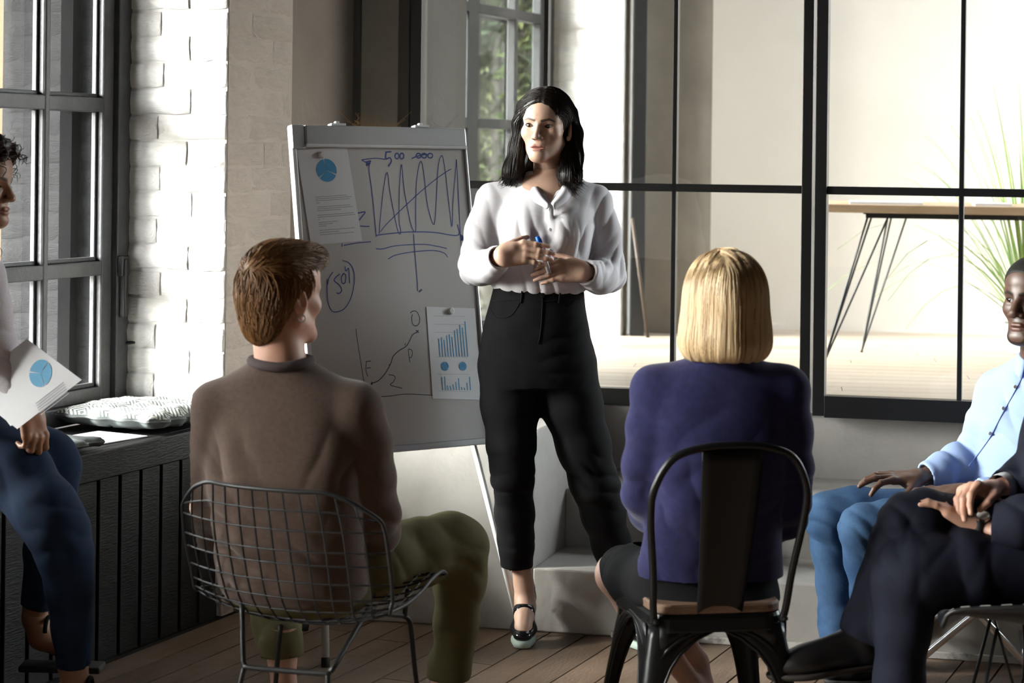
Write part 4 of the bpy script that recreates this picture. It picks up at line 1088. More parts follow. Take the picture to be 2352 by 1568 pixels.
# --- wire chair
m_wire = M('black_wire', (0.012, 0.0125, 0.013), 0.42, spec=0.3)
def frame(loc, yaw):
    f_ = V(math.sin(yaw), math.cos(yaw), 0); r_ = V(math.cos(yaw), -math.sin(yaw), 0)
    def fr(x, y, z): return Vector(loc) + r_ * x + f_ * y + Zu * z
    return fr
wch_c = V(-0.475, 4.985, 0); WY = math.radians(25)
wf = frame(wch_c, WY)
wch = empty('wire_chair', wch_c, 'black wire grid shell chair under the man in the brown sweater', 'chair')
prof = [(0.285, 0.462), (0.24, 0.455), (0.15, 0.432), (0.05, 0.412), (-0.06, 0.402), (-0.145, 0.418), (-0.20, 0.475), (-0.232, 0.56), (-0.258, 0.66), (-0.278, 0.757)]
halfw = [0.215, 0.228, 0.245, 0.258, 0.266, 0.274, 0.282, 0.288, 0.286, 0.268]
pn = spline([V(a, b, c) for (a, b), c in zip(prof, halfw)], 6)
def shell(u, k):
    p = pn[min(max(int(round(k)), 0), len(pn) - 1)]
    t = k / (len(pn) - 1)
    back = max(0.0, min(1.0, (t - 0.5) / 0.2)); seat = 1 - back
    x = u * p.z
    y = p.x + back * 0.085 * abs(u) ** 2.2
    z = p.y + seat * 0.055 * abs(u) ** 2.4 * min(1, t * 4 + 0.15) + back * 0.0
    if t > 0.9: z -= (t - 0.9) * 0.40 * max(0, abs(u) - 0.62) ** 1.2 * 4
    return wf(x, y, z)
K = len(pn) - 1
for i in range(1, 13):
    u = -1 + 2 * i / 13
    mobj('wire', tube([shell(u, k) for k in range(0, K + 1, 2)] + [shell(u, K)], 0.0026, 6), m_wire, wch, smooth=True)
nv = 19
for j in range(1, nv):
    k = K * j / nv
    mobj('wire', tube([shell(-1 + 2 * q / 16, k) for q in range(17)], 0.0026, 6), m_wire, wch, smooth=True)
rim = [shell(-1, k) for k in range(0, K - 1, 3)] + [shell(-1 + 2 * q / 14, K) for q in range(1, 14)] + [shell(1, k) for k in range(K - 2, -1, -3)] + [shell(1 - 2 * q / 10, 0) for q in range(1, 10)]
mobj('rim', tube(spline(rim, 3, closed=True), 0.0052, 8, closed=True), m_wire, wch, smooth=True)
def rod(name, pts, r, par, mat=None, n=5, sides=10): return mobj(name, tube(spline(pts, n), r, sides), mat or m_wire, par, smooth=True)
rodr = 0.0065
rod('base_rod', [P(556, 1388, 4.84), P(558, 1500, 4.80), P(562, 1526, 4.79), P(580, 1533, 4.78), P(735, 1546, 4.73), P(757, 1542, 4.73), P(775, 1518, 4.75), P(845, 1400, 4.95)], rodr, wch)
rod('leg', [P(564, 1532, 4.79), P(552, 1568, 4.78), V(P(552, 1568, 4.78).x - 0.05, 4.74, 0)], rodr, wch)
rod('leg', [P(752, 1545, 4.73), P(753, 1575, 4.72), V(P(753, 1568, 4.72).x + 0.02, 4.66, 0)], rodr, wch)
rod('base_rod', [P(846, 1402, 4.95), P(900, 1411, 5.08), P(926, 1414, 5.14), P(940, 1425, 5.16), P(945, 1450, 5.17), P(957, 1568, 5.2), V(P(957, 1568, 5.2).x + 0.03, 5.26, 0)], rodr, wch)
rod('base_rod', [P(937, 1352, 5.14), P(933, 1380, 5.14), P(930, 1414, 5.14)], rodr, wch)
rod('leg', [P(645, 1436, 5.02), P(636, 1530, 5.06), V(P(636, 1530, 5.06).x - 0.02, 5.12, 0)], rodr, wch)

# --- sheet metal chair with wooden seat
m_blackpaint = M('black_sheet_metal', (0.007, 0.007, 0.0075), 0.3, spec=0.28, bump=[(30, 0.04)])
m_seatwood = M('dark_oiled_wood', (0.15, 0.085, 0.052), 0.5, col2=(0.21, 0.13, 0.085), vscale=9, stretch=(1, 6, 6), bump=[(60, 0.2)])
tc_c = V(0.492, 5.06, 0); TY = math.radians(-10)
tf = frame(tc_c, TY)
tol = empty('metal_chair', tc_c, 'black sheet metal chair with a brown wooden seat under the blonde woman', 'chair')
def rounded_rect(wf_, wb_, d, r, n=6):
    """outline of the seat, front wider"""
    pts = []
    cs = [(wf_ - r, d / 2 - r, 0), (-(wf_ - r), d / 2 - r, 90), (-(wb_ - r), -d / 2 + r, 180), (wb_ - r, -d / 2 + r, 270)]
    for cx_, cy_, a0 in cs:
        for k in range(n + 1):
            a = math.radians(a0 + 90 * k / n); pts.append((cx_ + r * math.cos(a), cy_ + r * math.sin(a)))
    return pts
def prism(outl, rings, fr_):
    """stack of scaled outlines: rings = [(scale offset, z)]"""
    v, f = [], []; n = len(outl)
    for off, z in rings:
        for x, y in outl:
            l = math.hypot(x, y); k = (l + off) / l
            v.append(tuple(fr_(x * k, y * k, z)))
    for i in range(len(rings) - 1):
        for k in range(n): f.append((i * n + k, i * n + (k + 1) % n, (i + 1) * n + (k + 1) % n, (i + 1) * n + k))
    f.append(tuple(reversed(range(n)))); f.append(tuple((len(rings) - 1) * n + k for k in range(n)))
    return v, f
ol = rounded_rect(0.182, 0.165, 0.36, 0.055)
mobj('seat_board', prism(ol, [(-0.006, 0.437), (0.0, 0.441), (0.0, 0.457), (-0.005, 0.462)], tf), m_seatwood, tol, smooth=False)
mobj('seat_pan', prism(ol, [(0.006, 0.395), (0.008, 0.40), (0.004, 0.428), (0.0, 0.437)], tf), m_blackpaint, tol)
# legs: flared pressed channels, arches between them
def leg_panel(sx, sy):
    v, f = [], []; n = 9
    rows = 12
    for j in range(rows + 1):
        t = j / rows; z = 0.412 * (1 - t)
        wid = 0.034 + 0.15 * math.exp(-t * 8.0) + 0.012 * (1 - t)
        out = 0.06 * t
        cx_ = sx * (0.172 + out); cy_ = sy * (0.17 + out * 1.0)
        # L-shaped section with rounded corner
        sec = []
        for k in range(n + 1):
            a = k / n
            if a < 0.5: q = (1 - a * 2) ** 1.15; sec.append((-wid * q, 0))
            else: q = ((a - 0.5) * 2) ** 1.15; sec.append((0, -wid * q))
        for (dx, dy) in sec:
            rr = 0.02
            d0 = math.hypot(dx, dy)
            bx = by = 0.0
            if d0 < rr: bx = by = -(rr - d0) * 0.42
            v.append(tuple(tf(cx_ + sx * (dx + bx), cy_ + sy * (dy + by), z)))
    W = n + 1
    for j in range(rows):
        for k in range(n): f.append((j * W + k, j * W + k + 1, (j + 1) * W + k + 1, (j + 1) * W + k))
    return v, f
for sx in (-1, 1):
    for sy in (-1, 1):
        lo = mobj('leg', leg_panel(sx, sy), m_blackpaint, tol, smooth=True)
        so = lo.modifiers.new('solid', 'SOLIDIFY'); so.thickness = 0.004; so.offset = 0
        # rolled edge beads following both edges of the panel
        vv = leg_panel(sx, sy)[0]
        mobj('edge_bead', joinvf([tube([Vector(vv[j * 10]) for j in range(13)], 0.0045, 6), tube([Vector(vv[j * 10 + 9]) for j in range(13)], 0.0045, 6)]), m_blackpaint, lo, smooth=True)
def arch(pa_, pb_, zt=0.402, drop=0.07):
    pts = []
    for k in range(13):
        t = k / 12; z = zt - drop * abs(2 * t - 1) ** 2.5
        pts.append(tf(pa_[0] + (pb_[0] - pa_[0]) * t, pa_[1] + (pb_[1] - pa_[1]) * t, z))
    return pts
for a_, b_ in (((-0.15, -0.178), (0.15, -0.178)), ((-0.178, -0.15), (-0.178, 0.15)), ((0.178, -0.15), (0.178, 0.15)), ((-0.15, 0.178), (0.15, 0.178))):
    ap = arch(a_, b_); v, f = [], []
    for p in ap: v += [tuple(p), (p.x, p.y, 0.412)]
    for k in range(12): f.append((2 * k, 2 * k + 2, 2 * k + 3, 2 * k + 1))
    ao = mobj('apron', (v, f), m_blackpaint, tol, smooth=True); so = ao.modifiers.new('solid', 'SOLIDIFY'); so.thickness = 0.004; so.offset = 0
    mobj('edge_bead', tube(ap, 0.0055, 6), m_blackpaint, ao, smooth=True)
hoop = [tf(-0.160, -0.172, 0.415), tf(-0.168, -0.180, 0.45), tf(-0.176, -0.205, 0.55), tf(-0.192, -0.240, 0.68), tf(-0.190, -0.262, 0.76), tf(-0.150, -0.280, 0.835), tf(-0.08, -0.287, 0.862), tf(0.0, -0.289, 0.868), tf(0.08, -0.287, 0.862), tf(0.150, -0.280, 0.835), tf(0.190, -0.262, 0.76), tf(0.192, -0.240, 0.68), tf(0.176, -0.205, 0.55), tf(0.168, -0.180, 0.45), tf(0.160, -0.172, 0.415)]
mobj('back_hoop', tube(spline(hoop, 6), 0.0095, 10), m_blackpaint, tol, smooth=True)
v, f = [], []
for j in range(11):
    t = j / 10; z = 0.42 + 0.445 * t; y = -0.172 - 0.118 * t ** 0.85; hw = 0.056 + 0.022 * t
    for k in range(7):
        u = -1 + k / 3; v.append(tuple(tf(u * hw, y + 0.012 * (1 - u * u) * 0.6, z)))
for j in range(10):
    for k in range(6): f.append((j * 7 + k, j * 7 + k + 1, (j + 1) * 7 + k + 1, (j + 1) * 7 + k))
sp = mobj('back_splat', (v, f), m_blackpaint, tol, smooth=True); so = sp.modifiers.new('solid', 'SOLIDIFY'); so.thickness = 0.005
for sx in (-1, 1):
    mobj('bolt', lathe(tf(sx * 0.163, -0.19, 0.422), [(0.008, 0), (0.008, 0.006), (0.004, 0.009)], 10), m_blackpaint, tol)

# --- black shell chair on wire base (man in the suit)
m_shell = M('black_leather', (0.012, 0.012, 0.013), 0.35, bump=[(120, 0.1)])
m_stitch = M('pale_stitching', (0.24, 0.23, 0.21), 0.7)
ec = V(1.33, 4.92, 0); EYaw = math.radians(-80)
ef = frame(ec, EYaw)
eam = empty('shell_chair', ec, 'black padded shell chair with pale stitching under the man in the dark suit', 'chair')
eprof = [(0.255, 0.436), (0.23, 0.448), (0.12, 0.438), (0.0, 0.425), (-0.09, 0.43), (-0.155, 0.47), (-0.19, 0.54), (-0.22, 0.66), (-0.245, 0.79)]
ehw = [0.19, 0.205, 0.225, 0.232, 0.235, 0.236, 0.235, 0.225, 0.17]
epn = spline([V(a, b, c) for (a, b), c in zip(eprof, ehw)], 5)
KE = len(epn) - 1
def eshell(u, k, lift=0.0):
    p = epn[k]; t = k / KE; back = max(0, min(1, (t - 0.5) / 0.25)); seat = 1 - back
    return ef(u * p.z, p.x + back * 0.09 * abs(u) ** 2 + back * lift, p.y + seat * (0.075 * abs(u) ** 2.5 * min(1, t * 3 + 0.05) + lift))
v, f = [], []
for k in range(KE + 1):
    for q in range(17): v.append(tuple(eshell(-1 + q / 8, k)))
for k in range(KE):
    for q in range(16): f.append((k * 17 + q, k * 17 + q + 1, (k + 1) * 17 + q + 1, (k + 1) * 17 + q))
es = mobj('seat_shell', (v, f), m_shell, eam, smooth=True); so = es.modifiers.new('solid', 'SOLIDIFY'); so.thickness = 0.012; so.offset = 0
erim = [eshell(-1, k) for k in range(0, KE + 1, 2)] + [eshell(-1 + q / 5, KE) for q in range(1, 10)] + [eshell(1, k) for k in range(KE, -1, -2)] + [eshell(1 - q / 5, 0) for q in range(1, 10)]
erim = spline(erim, 2, closed=True)
mobj('piping', tube(erim, 0.006, 8, closed=True), m_shell, es, smooth=True)
dash = []
for i in range(0, len(erim) - 1, 2):
    a, b = erim[i], erim[i + 1]; dash.append(tube([a + Zu * 0.007, b + Zu * 0.007], 0.0014, 4))
stt = mobj('stitching', joinvf(dash), m_stitch, es, kind='stuff')
hub = ef(0, 0.02, 0.20)
wires = []
for sx in (-1, 1):
    for sy in (-1, 1):
        top = ef(sx * 0.09, sy * 0.10 + 0.02, 0.418); foot = ef(sx * 0.19, sy * 0.19 + 0.02, 0.004); top2 = ef(sx * 0.135, sy * 0.02 + 0.02, 0.42)
        rod('leg', [top, foot], 0.0045, eam, n=1)
        rod('leg_strut', [top2, ef(sx * 0.04, sy * 0.04 + 0.02, 0.215), foot], 0.0035, eam, n=4)
        rod('leg_strut', [top, ef(sx * 0.02, sy * 0.03 + 0.02, 0.20), ef(-sx * 0.02, -sy * 0.03 + 0.02, 0.19)], 0.0035, eam, n=4)
for sx in (-1, 1): rod('cross_rod', [ef(sx * 0.02, -0.06, 0.20), ef(sx * 0.02, 0.10, 0.20)], 0.0035, eam, n=1)

# --- chrome folding chair (man in the blue shirt)
m_chrome = M('chrome_tube', (0.62, 0.62, 0.62), 0.22, metal=1.0)
fc_c = V(1.42, 6.02, 0); ff = frame(fc_c, math.radians(-78))
fol = empty('folding_chair', fc_c, 'folding chair with crossed chrome legs under the man in the blue shirt', 'chair')
m_fseat = M('black_vinyl', (0.016, 0.016, 0.017), 0.5)
mobj('seat', prism(rounded_rect(0.19, 0.18, 0.38, 0.05), [(-0.008, 0.425), (0, 0.43), (0, 0.452), (-0.01, 0.462)], ff), m_fseat, fol, smooth=False)
for sx in (-1, 1):
    rod('leg', [ff(sx * 0.205, -0.22, 0.012), ff(sx * 0.205, 0.20, 0.44)], 0.011, fol, m_chrome, n=1)
    rod('leg', [ff(sx * 0.185, 0.24, 0.012), ff(sx * 0.185, -0.19, 0.44), ff(sx * 0.185, -0.30, 0.80)], 0.011, fol, m_chrome, n=4)
    for y in (-0.22, 0.24): mobj('rubber_foot', tube([ff(sx * (0.205 if y < 0 else 0.185), y, 0.0), ff(sx * (0.205 if y < 0 else 0.185), y - (0.012 if y > 0 else -0.012), 0.022)], 0.0135, 10), m_rubber, fol, smooth=True)
rod('cross_rod', [ff(-0.205, -0.14, 0.095), ff(0.205, -0.14, 0.095)], 0.009, fol, m_chrome, n=1)
rod('cross_rod', [ff(-0.185, 0.16, 0.095), ff(0.185, 0.16, 0.095)], 0.009, fol, m_chrome, n=1)
mobj('backrest', ppd(ff(-0.18, -0.262, 0.64), ff(0.18, -0.262, 0.64) - ff(-0.18, -0.262, 0.64), ff(0, -0.28, 0.64) - ff(0, -0.262, 0.64), V(0, 0, 0.16)), m_fseat, fol, bev=0.008)

# --- table with hairpin legs in the next room
m_tabletop = M('oak_tabletop', (0.40, 0.27, 0.16), 0.5, col2=(0.48, 0.34, 0.22), vscale=4, stretch=(1, 5, 5), bump=[(40, 0.1)])
tb = empty('desk', V(2.2, 9.2, PZ), 'long oak topped desk on black hairpin legs behind the glass door', 'desk')
ta = math.radians(-9); tu, tv = V(math.cos(ta), math.sin(ta), 0), V(-math.sin(ta), math.cos(ta), 0)
t0 = P(1937, 471, 8.85); ZTB = 1.357
def tt(x, y, z): return V(t0.x, 8.85, z) + tu * x + tv * y
mobj('tabletop', ppd(tt(-0.14, 0, ZTB - 0.036), tu * 2.3, tv * 0.85, V(0, 0, 0.036)), m_tabletop, tb, bev=0.003)
mobj('under_rail', ppd(tt(0.10, 0.06, ZTB - 0.060), tu * 1.9, tv * 0.03, V(0, 0, 0.022)), m_black_steel, tb)
mobj('under_rail', ppd(tt(0.10, 0.70, ZTB - 0.060), tu * 1.9, tv * 0.03, V(0, 0, 0.022)), m_black_steel, tb)
for (x, y, fx, fy) in ((0.11, 0.07, -0.08, -0.02), (0.22, 0.70, 0.10, 0.66), (1.85, 0.07, 2.0, 0.0), (1.85, 0.70, 2.0, 0.66)):
    lo = empty('hairpin_leg', tt(x, y, PZ)); lo.parent = tb; lo.matrix_parent_inverse = WM[tb.name].inverted()
    bt = tt(fx, fy, PZ + 0.006)
    for dx, w_ in ((0.0, 0.004), (0.017, -0.004), (0.09, 0.0)):
        mobj('rod', tube(spline([tt(x + dx, y, ZTB - 0.05), bt + (tt(x + dx, y, ZTB - 0.05) - bt) * 0.06, bt + tu * w_], 5), 0.0045, 8), m_black_steel, lo, smooth=True)
    mobj('mounting_plate', ppd(tt(x - 0.02, y - 0.02, ZTB - 0.042), tu * 0.13, tv * 0.05, V(0, 0, 0.006)), m_black_steel, lo)
for (x, w_, lb) in ((0.03, 0.32, 'white papers spread on the left end of the desk'), (0.58, 0.16, 'narrow white sheet on the desk beside the door bar')):
    o = mobj('paper_sheet', ppd(tt(x, 0.10, ZTB), tu * w_, tv * 0.22, V(0, 0, 0.012)), m_paper); tag(o, lb, 'paper')

# --- potted grass plant
m_pot = M('grey_pot', (0.45, 0.48, 0.50), 0.5)
m_blade = M('grass_blade', (0.10, 0.22, 0.04), 0.5, col2=(0.26, 0.36, 0.09), vscale=5)
pcn = PF(2375, 812, PZ)
pl = empty('potted_grass', pcn, 'tall green grass plant in a grey pot by the far wall', 'plant')
mobj('pot', lathe(pcn, [(0.115, 0), (0.128, 0.01), (0.150, 0.13), (0.150, 0.145), (0.138, 0.145), (0.13, 0.12), (0.02, 0.115)], 24), m_pot, pl, smooth=True)
r3 = random.Random(5)
for i in range(64):
    a = r3.uniform(0, 2 * math.pi); ln = r3.uniform(0.7, 1.4); tilt = r3.uniform(0.04, 0.50) if i > 10 else r3.uniform(0.5, 0.9)
    if i < 14: a = r3.uniform(2.6, 3.9)
    d = V(math.cos(a), math.sin(a), 0); bx = pcn + d * 0.05 + V(0, 0, 0.13)
    pts = []
    for k in range(9):
        t = k / 8; pts.append(bx + d * (math.sin(tilt) * ln * t + 0.16 * tilt * t * t) + Zu * (ln * t * math.cos(tilt) - 0.9 * tilt * t ** 3 * ln * 0.75))
    v, f = [], []; sd = d.cross(Zu)
    for k, p in enumerate(pts):
        w_ = 0.0075 * (1 - (k / 8) ** 2) + 0.0005
        v += [tuple(p - sd * w_), tuple(p + d * 0.003), tuple(p + sd * w_)]
    for k in range(8):
        f += [(3 * k, 3 * k + 1, 3 * k + 4, 3 * k + 3), (3 * k + 1, 3 * k + 2, 3 * k + 5, 3 * k + 4)]
    mobj('leaf', (v, f), m_blade, pl, smooth=True)

# ================================================================== PEOPLE
m_skin_a = skin_mat('skin_light_olive', (0.60, 0.39, 0.285), (0.46, 0.17, 0.15), (0.05, 0.032, 0.024))
m_blouse = M('white_blouse', (0.82, 0.80, 0.83), 0.75, bump=[(350, 0.05)], sheen=0.2)
m_jeans_b = M('black_denim', (0.0075, 0.0075, 0.0082), 0.85, col2=(0.010, 0.010, 0.011), vscale=12, bump=[(400, 0.2)], spec=0.12)
m_hair_dark = hair_mat('dark_brown_hair', (0.010, 0.007, 0.006), (0.020, 0.014, 0.011), 0.42)
m_pump = M('black_patent', (0.008, 0.008, 0.008), 0.18)
m_mint = M('mint_sole', (0.50, 0.62, 0.54), 0.5)
m_teal = M('teal_heel', (0.05, 0.22, 0.20), 0.3)
def XR(a): return (math.cos(a), math.sin(a), 0), (-math.sin(a), math.cos(a), 0)

def presenter():
    Yb = 6.33
    root = empty('person', P(1250, 1480, 6.33), 'standing woman in white blouse and black trousers presenting beside the flip chart', 'person')
    root.location.z = 0; WM[root.name] = Matrix.Translation(root.location)
    body = Body()
    hm = head_matrix(P(1254, 289, Yb), -0.30, 0.02, 0.05)
    nk = J(1262, 432, 6.355)
    make_head(body, root, hm, 0.0015, nk, ('brown', (0.05, 0.025, 0.012)), mouth=0.0030, gaze=(-0.22, -1, -0.03), neck_r=(0.044, 0.050), lids=1.25, lipfull=1.15)
    # upper chest under the open collar
    g = Grid(J(1140, 400, 6.15) - [0, 0, .35], J(1380, 400, 6.55), 0.006)
    g.lo[2] = min(g.lo[2], 1.0)
    g = Grid((nk[0] - 0.2, 6.2, 1.05), (nk[0] + 0.2, 6.5, 1.62), 0.006)
    g.add(ell(J(1258, 470, 6.345), (0.135, 0.085, 0.11)), 0.03); g.add(cone(nk + [0, 0, 0.05], nk, 0.046, 0.055), 0.03)
    g.add(ell(J(1252, 560, 6.345), (0.12, 0.085, 0.13)), 0.03)
    v, q = g.mesh(); body.add(relax(v, q, 2), q)
    # hands
    wr, wl = J(1147, 589, 6.135), J(1346, 624, 6.175)
    make_hand(body, wr, (0.96, -0.02, 0.25), (0.05, -1, 0.25), (0, 0, 1), [(0.10, 0.16, 0.08), (0.06, 0.12, 0.08), (0.06, 0.12, 0.08), (0.10, 0.12, 0.08)], spread=(-0.36, -0.42, -0.44, -0.44), thumb=(0.8, 0.35, -0.55), thumb_curl=(0.1, 0.1), forearm=J(1110, 612, 6.24), s=0.93, h=0.0015, wr=0.023)
    make_hand(body, wl, (-0.96, -0.08, 0.12), (-0.1, -1, 0.42), (0, 0, 1), [(0.10, 0.20, 0.10), (0.05, 0.16, 0.10), (0.05, 0.14, 0.10), (0.10, 0.16, 0.10)], spread=(-0.42, -0.42, -0.40, -0.34), thumb=(0.8, 0.45, -0.35), thumb_curl=(0.1, 0.2), forearm=J(1385, 640, 6.27), s=0.93, h=0.0015, wr=0.023)
    # lower legs and feet (inside the trousers and shoes)
    g = Grid((-0.05, 6.1, 0.0), (0.62, 6.75, 0.95), 0.006)
    aL, aR = J(1203, 1340, 6.42), J(1432, 1352, 6.50)
    limb(g, [(J(1168, 900, 6.36), .07), (J(1172, 1095, 6.34), .05), (J(1186, 1230, 6.40), .040), (aL, .029), (J(1206, 1400, 6.41), .030)], 0.02)
    limb(g, [(J(1206, 1375, 6.42), .031), (J(1204, 1415, 6.365), .029), (J(1202, 1442, 6.33), .025), (J(1201, 1462, 6.305), .018)], 0.02, None)
    g.add(ell(J(1214, 1395, 6.45), (.026, .03, .034)), 0.02)
    limb(g, [(J(1300, 900, 6.36), .07), (J(1365, 1110, 6.38), .05), (J(1402, 1240, 6.45), .040), (aR, .029), (J(1452, 1405, 6.50), .030)], 0.02)
    limb(g, [(J(1452, 1405, 6.50), .031), (J(1466, 1435, 6.45), .027), (J(1474, 1462, 6.42), .020)], 0.02)
    v, q = g.mesh(); body.add(relax(v, q, 2), q)
    body.build(m_skin_a, root)
    # blouse
    g = Grid(J(1030, 388, 6.0) - [0, 0, 0.5], J(1455, 385, 6.62), 0.0042)
    R = [(402, 1262, .058, .056, 6.355), (416, 1258, .088, .066, 6.355), (430, 1252, .135, .078, 6.355), (446, 1250, .162, .088, 6.35), (480, 1250, .162, .102, 6.345), (520, 1251, .158, .112, 6.34), (560, 1250, .150, .108, 6.34), (600, 1246, .146, .106, 6.34), (640, 1241, .152, .110, 6.335), (658, 1239, .152, .112, 6.335), (670, 1238, .140, .104, 6.335)]
    g.add(loft([(J(cx, py, Yc), hw, hd) for py, cx, hw, hd, Yc in R], *XR(-0.08)), 0.02)
    for cx in (1205, 1298): g.add(ell(J(cx, 528, 6.265), (.062, .052, .062)), 0.05)
    for (a, b, r1, r2) in (((1222, 424, 6.355), (1138, 457, 6.35), .040, .050), ((1290, 424, 6.36), (1366, 460, 6.365), .040, .048)): g.add(cone(J(*a), J(*b), r1, r2), 0.03)
    limb(g, [(J(1131, 462, 6.35), .055), (J(1108, 530, 6.34), .054), (J(1098, 585, 6.335), .052), (J(1096, 615, 6.32), .055), (J(1118, 612, 6.235), .050), (J(1136, 600, 6.175), .041), (J(1150, 591, 6.13), .036)], 0.022)
    limb(g, [(J(1369, 465, 6.37), .052), (J(1390, 540, 6.38), .050), (J(1394, 595, 6.38), .050), (J(1396, 628, 6.365), .055), (J(1380, 636, 6.285), .050), (J(1362, 630, 6.225), .041), (J(1346, 625, 6.175), .036)], 0.022)
    # open collar and cuffs
    apex = J(1265, 468, 6.2); ct = J(1262, 400, 6.3)
    def wedge(x, y, z):
        t = (z - apex[2]) / (ct[2] - apex[2]); hw = 0.043 * np.clip(t, -0.02, 1.25)
        xc = apex[0] + (ct[0] - apex[0]) * t
        return np.maximum(np.maximum(np.abs(x - xc) - hw, apex[2] - z) * 0.8, y - 6.345).astype(f32)
    g.cut((apex - [.06, .12, .01], ct + [.06, .2, .06], wedge), 0.003)
    g.cut(cone(J(1262, 380, 6.35), J(1262, 432, 6.355), 0.048, 0.046), 0.004)
    g.add(cone(J(1265, 470, 6.218), J(1262, 560, 6.222), 0.011, 0.011, ((0, 1, 0), 0.28)), 0.004); g.add(cone(J(1262, 560, 6.222), J(1255, 662, 6.226), 0.011, 0.011, ((0, 1, 0), 0.28)), 0.004)
    for wq, fa2 in ((wr, J(1110, 612, 6.24)), (wl, J(1385, 640, 6.27))):
        d = (wq - fa2) / np.linalg.norm(wq - fa2)
        g.add(cone(wq - d * 0.055, wq - d * 0.006, 0.039, 0.037), 0.006)
        g.cut(cone(wq - d * 0.015, wq + d * 0.06, 0.028, 0.030), 0.003)
        n_ = d
        def capd(x, y, z, c=wq - d * 0.004, n_=n_):
            t = (x - c[0]) * n_[0] + (y - c[1]) * n_[1] + (z - c[2]) * n_[2]
            r2 = np.sqrt(np.maximum((x - c[0]) ** 2 + (y - c[1]) ** 2 + (z - c[2]) ** 2 - t * t, 0))
            return np.maximum(np.maximum(-t, t - 0.06), r2 - 0.055).astype(f32)
        c0 = wq + d * 0.03
        g.cut((c0 - 0.07, c0 + 0.07, capd), 0.003)
    bl = garment('blouse', g, m_blouse, root, [
        (J(1096, 618, 6.30), (0.6, -0.3, 0.7), 0.09, 0.0060, 26), (J(1398, 630, 6.33), (-0.6, -0.3, 0.7), 0.09, 0.0060, 26),
        (J(1118, 480, 6.32), (1, 0, 0.5), 0.07, 0.0030, 24), (J(1382, 480, 6.34), (-1, 0, 0.5), 0.07, 0.0030, 24),
        (J(1240, 650, 6.24), (1, 0, 0.15), 0.13, 0.0055, 20), (J(1160, 560, 6.25), (1, 0, 0.3), 0.10, 0.0040, 20), (J(1335, 570, 6.27), (1, 0, -0.35), 0.10, 0.0045, 20), (J(1300, 600, 6.24), (1, 0.1, 0.1), 0.10, 0.004, 18)], amp=0.0022, scale=8, seed=3, it=1)
    for inn, out in (([(1233, 400, 6.40), (1227, 408, 6.345), (1231, 420, 6.295), (1244, 441, 6.252), (1263, 468, 6.208)], [(1230, 412, 6.412), (1214, 420, 6.35), (1212, 440, 6.285), (1226, 462, 6.236), (1257, 480, 6.203)]), ([(1290, 400, 6.40), (1297, 408, 6.345), (1295, 420, 6.295), (1284, 441, 6.252), (1266, 468, 6.208)], [(1294, 412, 6.412), (1309, 420, 6.35), (1313, 440, 6.285), (1302, 462, 6.238), (1273, 481, 6.203)])):
        a_, b_ = spline([P(*p) for p in inn], 6), spline([P(*p) for p in out], 6); v, f = [], []
        for p, r_ in zip(a_, b_): m_ = (p + r_) / 2 + V(0, -0.006, 0.003); v += [tuple(p), tuple(m_), tuple(r_)]
        for k in range(len(a_) - 1): f += [(3 * k, 3 * k + 1, 3 * k + 4, 3 * k + 3), (3 * k + 1, 3 * k + 2, 3 * k + 5, 3 * k + 4)]
        so_ = mobj('collar', (v, f), m_blouse, bl, smooth=True).modifiers.new('solid', 'SOLIDIFY'); so_.thickness = 0.003
    for py in (482, 527, 575):
        c = P(1263, py, 6.212); mobj('button', tube([c + V(0, 0.003, 0), c, c + V(0, -0.0015, 0)], [0.0055, 0.0055, 0.0042], 12), m_mint if False else m_alu_w, bl, smooth=False)
    # trousers
    g = Grid(J(1075, 650, 6.05) - [0, 0, 1.02], J(1480, 645, 6.70), 0.0058)
    yw = XR(-0.06)
    g.add(loft([(J(1238, 652, 6.335), .143, .105), (J(1237, 668, 6.335), .145, .107), (J(1234, 700, 6.335), .153, .112), (J(1231, 750, 6.34), .169, .122), (J(1232, 800, 6.345), .178, .130), (J(1234, 850, 6.345), .176, .128), (J(1236, 885, 6.345), .165, .120)], *yw), 0.015)
    limb(g, [(J(1172, 845, 6.345), .098), (J(1172, 930, 6.345), .090), (J(1174, 1020, 6.335), .074), (J(1177, 1090, 6.335), .065), (J(1182, 1180, 6.38), .060), (J(1185, 1240, 6.40), .056), (J(1187, 1306, 6.415), .052)], 0.03)
    limb(g, [(J(1298, 845, 6.345), .098), (J(1315, 930, 6.35), .093), (J(1340, 1020, 6.365), .083), (J(1366, 1110, 6.38), .074), (J(1385, 1180, 6.42), .067), (J(1405, 1250, 6.455), .061), (J(1422, 1315, 6.48), .058)], 0.03)
    g.cut(cone(J(1237, 640, 6.335), J(1237, 660, 6.335), 0.128, 0.130, ((0, 1, 0), 0.76)), 0.003)
    for c, n_ in ((J(1187, 1302, 6.415), (0.02, 0.05, -1)), (J(1421, 1312, 6.48), (0.15, 0.1, -1))):
        n_ = np.array(n_) / np.linalg.norm(n_)
        def cp(x, y, z, c=c, n_=n_):
            t = (x - c[0]) * n_[0] + (y - c[1]) * n_[1] + (z - c[2]) * n_[2]
            r2 = np.sqrt((x - c[0]) ** 2 + (y - c[1]) ** 2)
            return np.maximum(-t, r2 - 0.10).astype(f32)
        g.cut((c - [.11, .11, .09], c + [.11, .11, .01], cp), 0.002)
        g.cut(cone(c - n_ * 0.03, c + n_ * 0.05, 0.044, 0.046), 0.002)
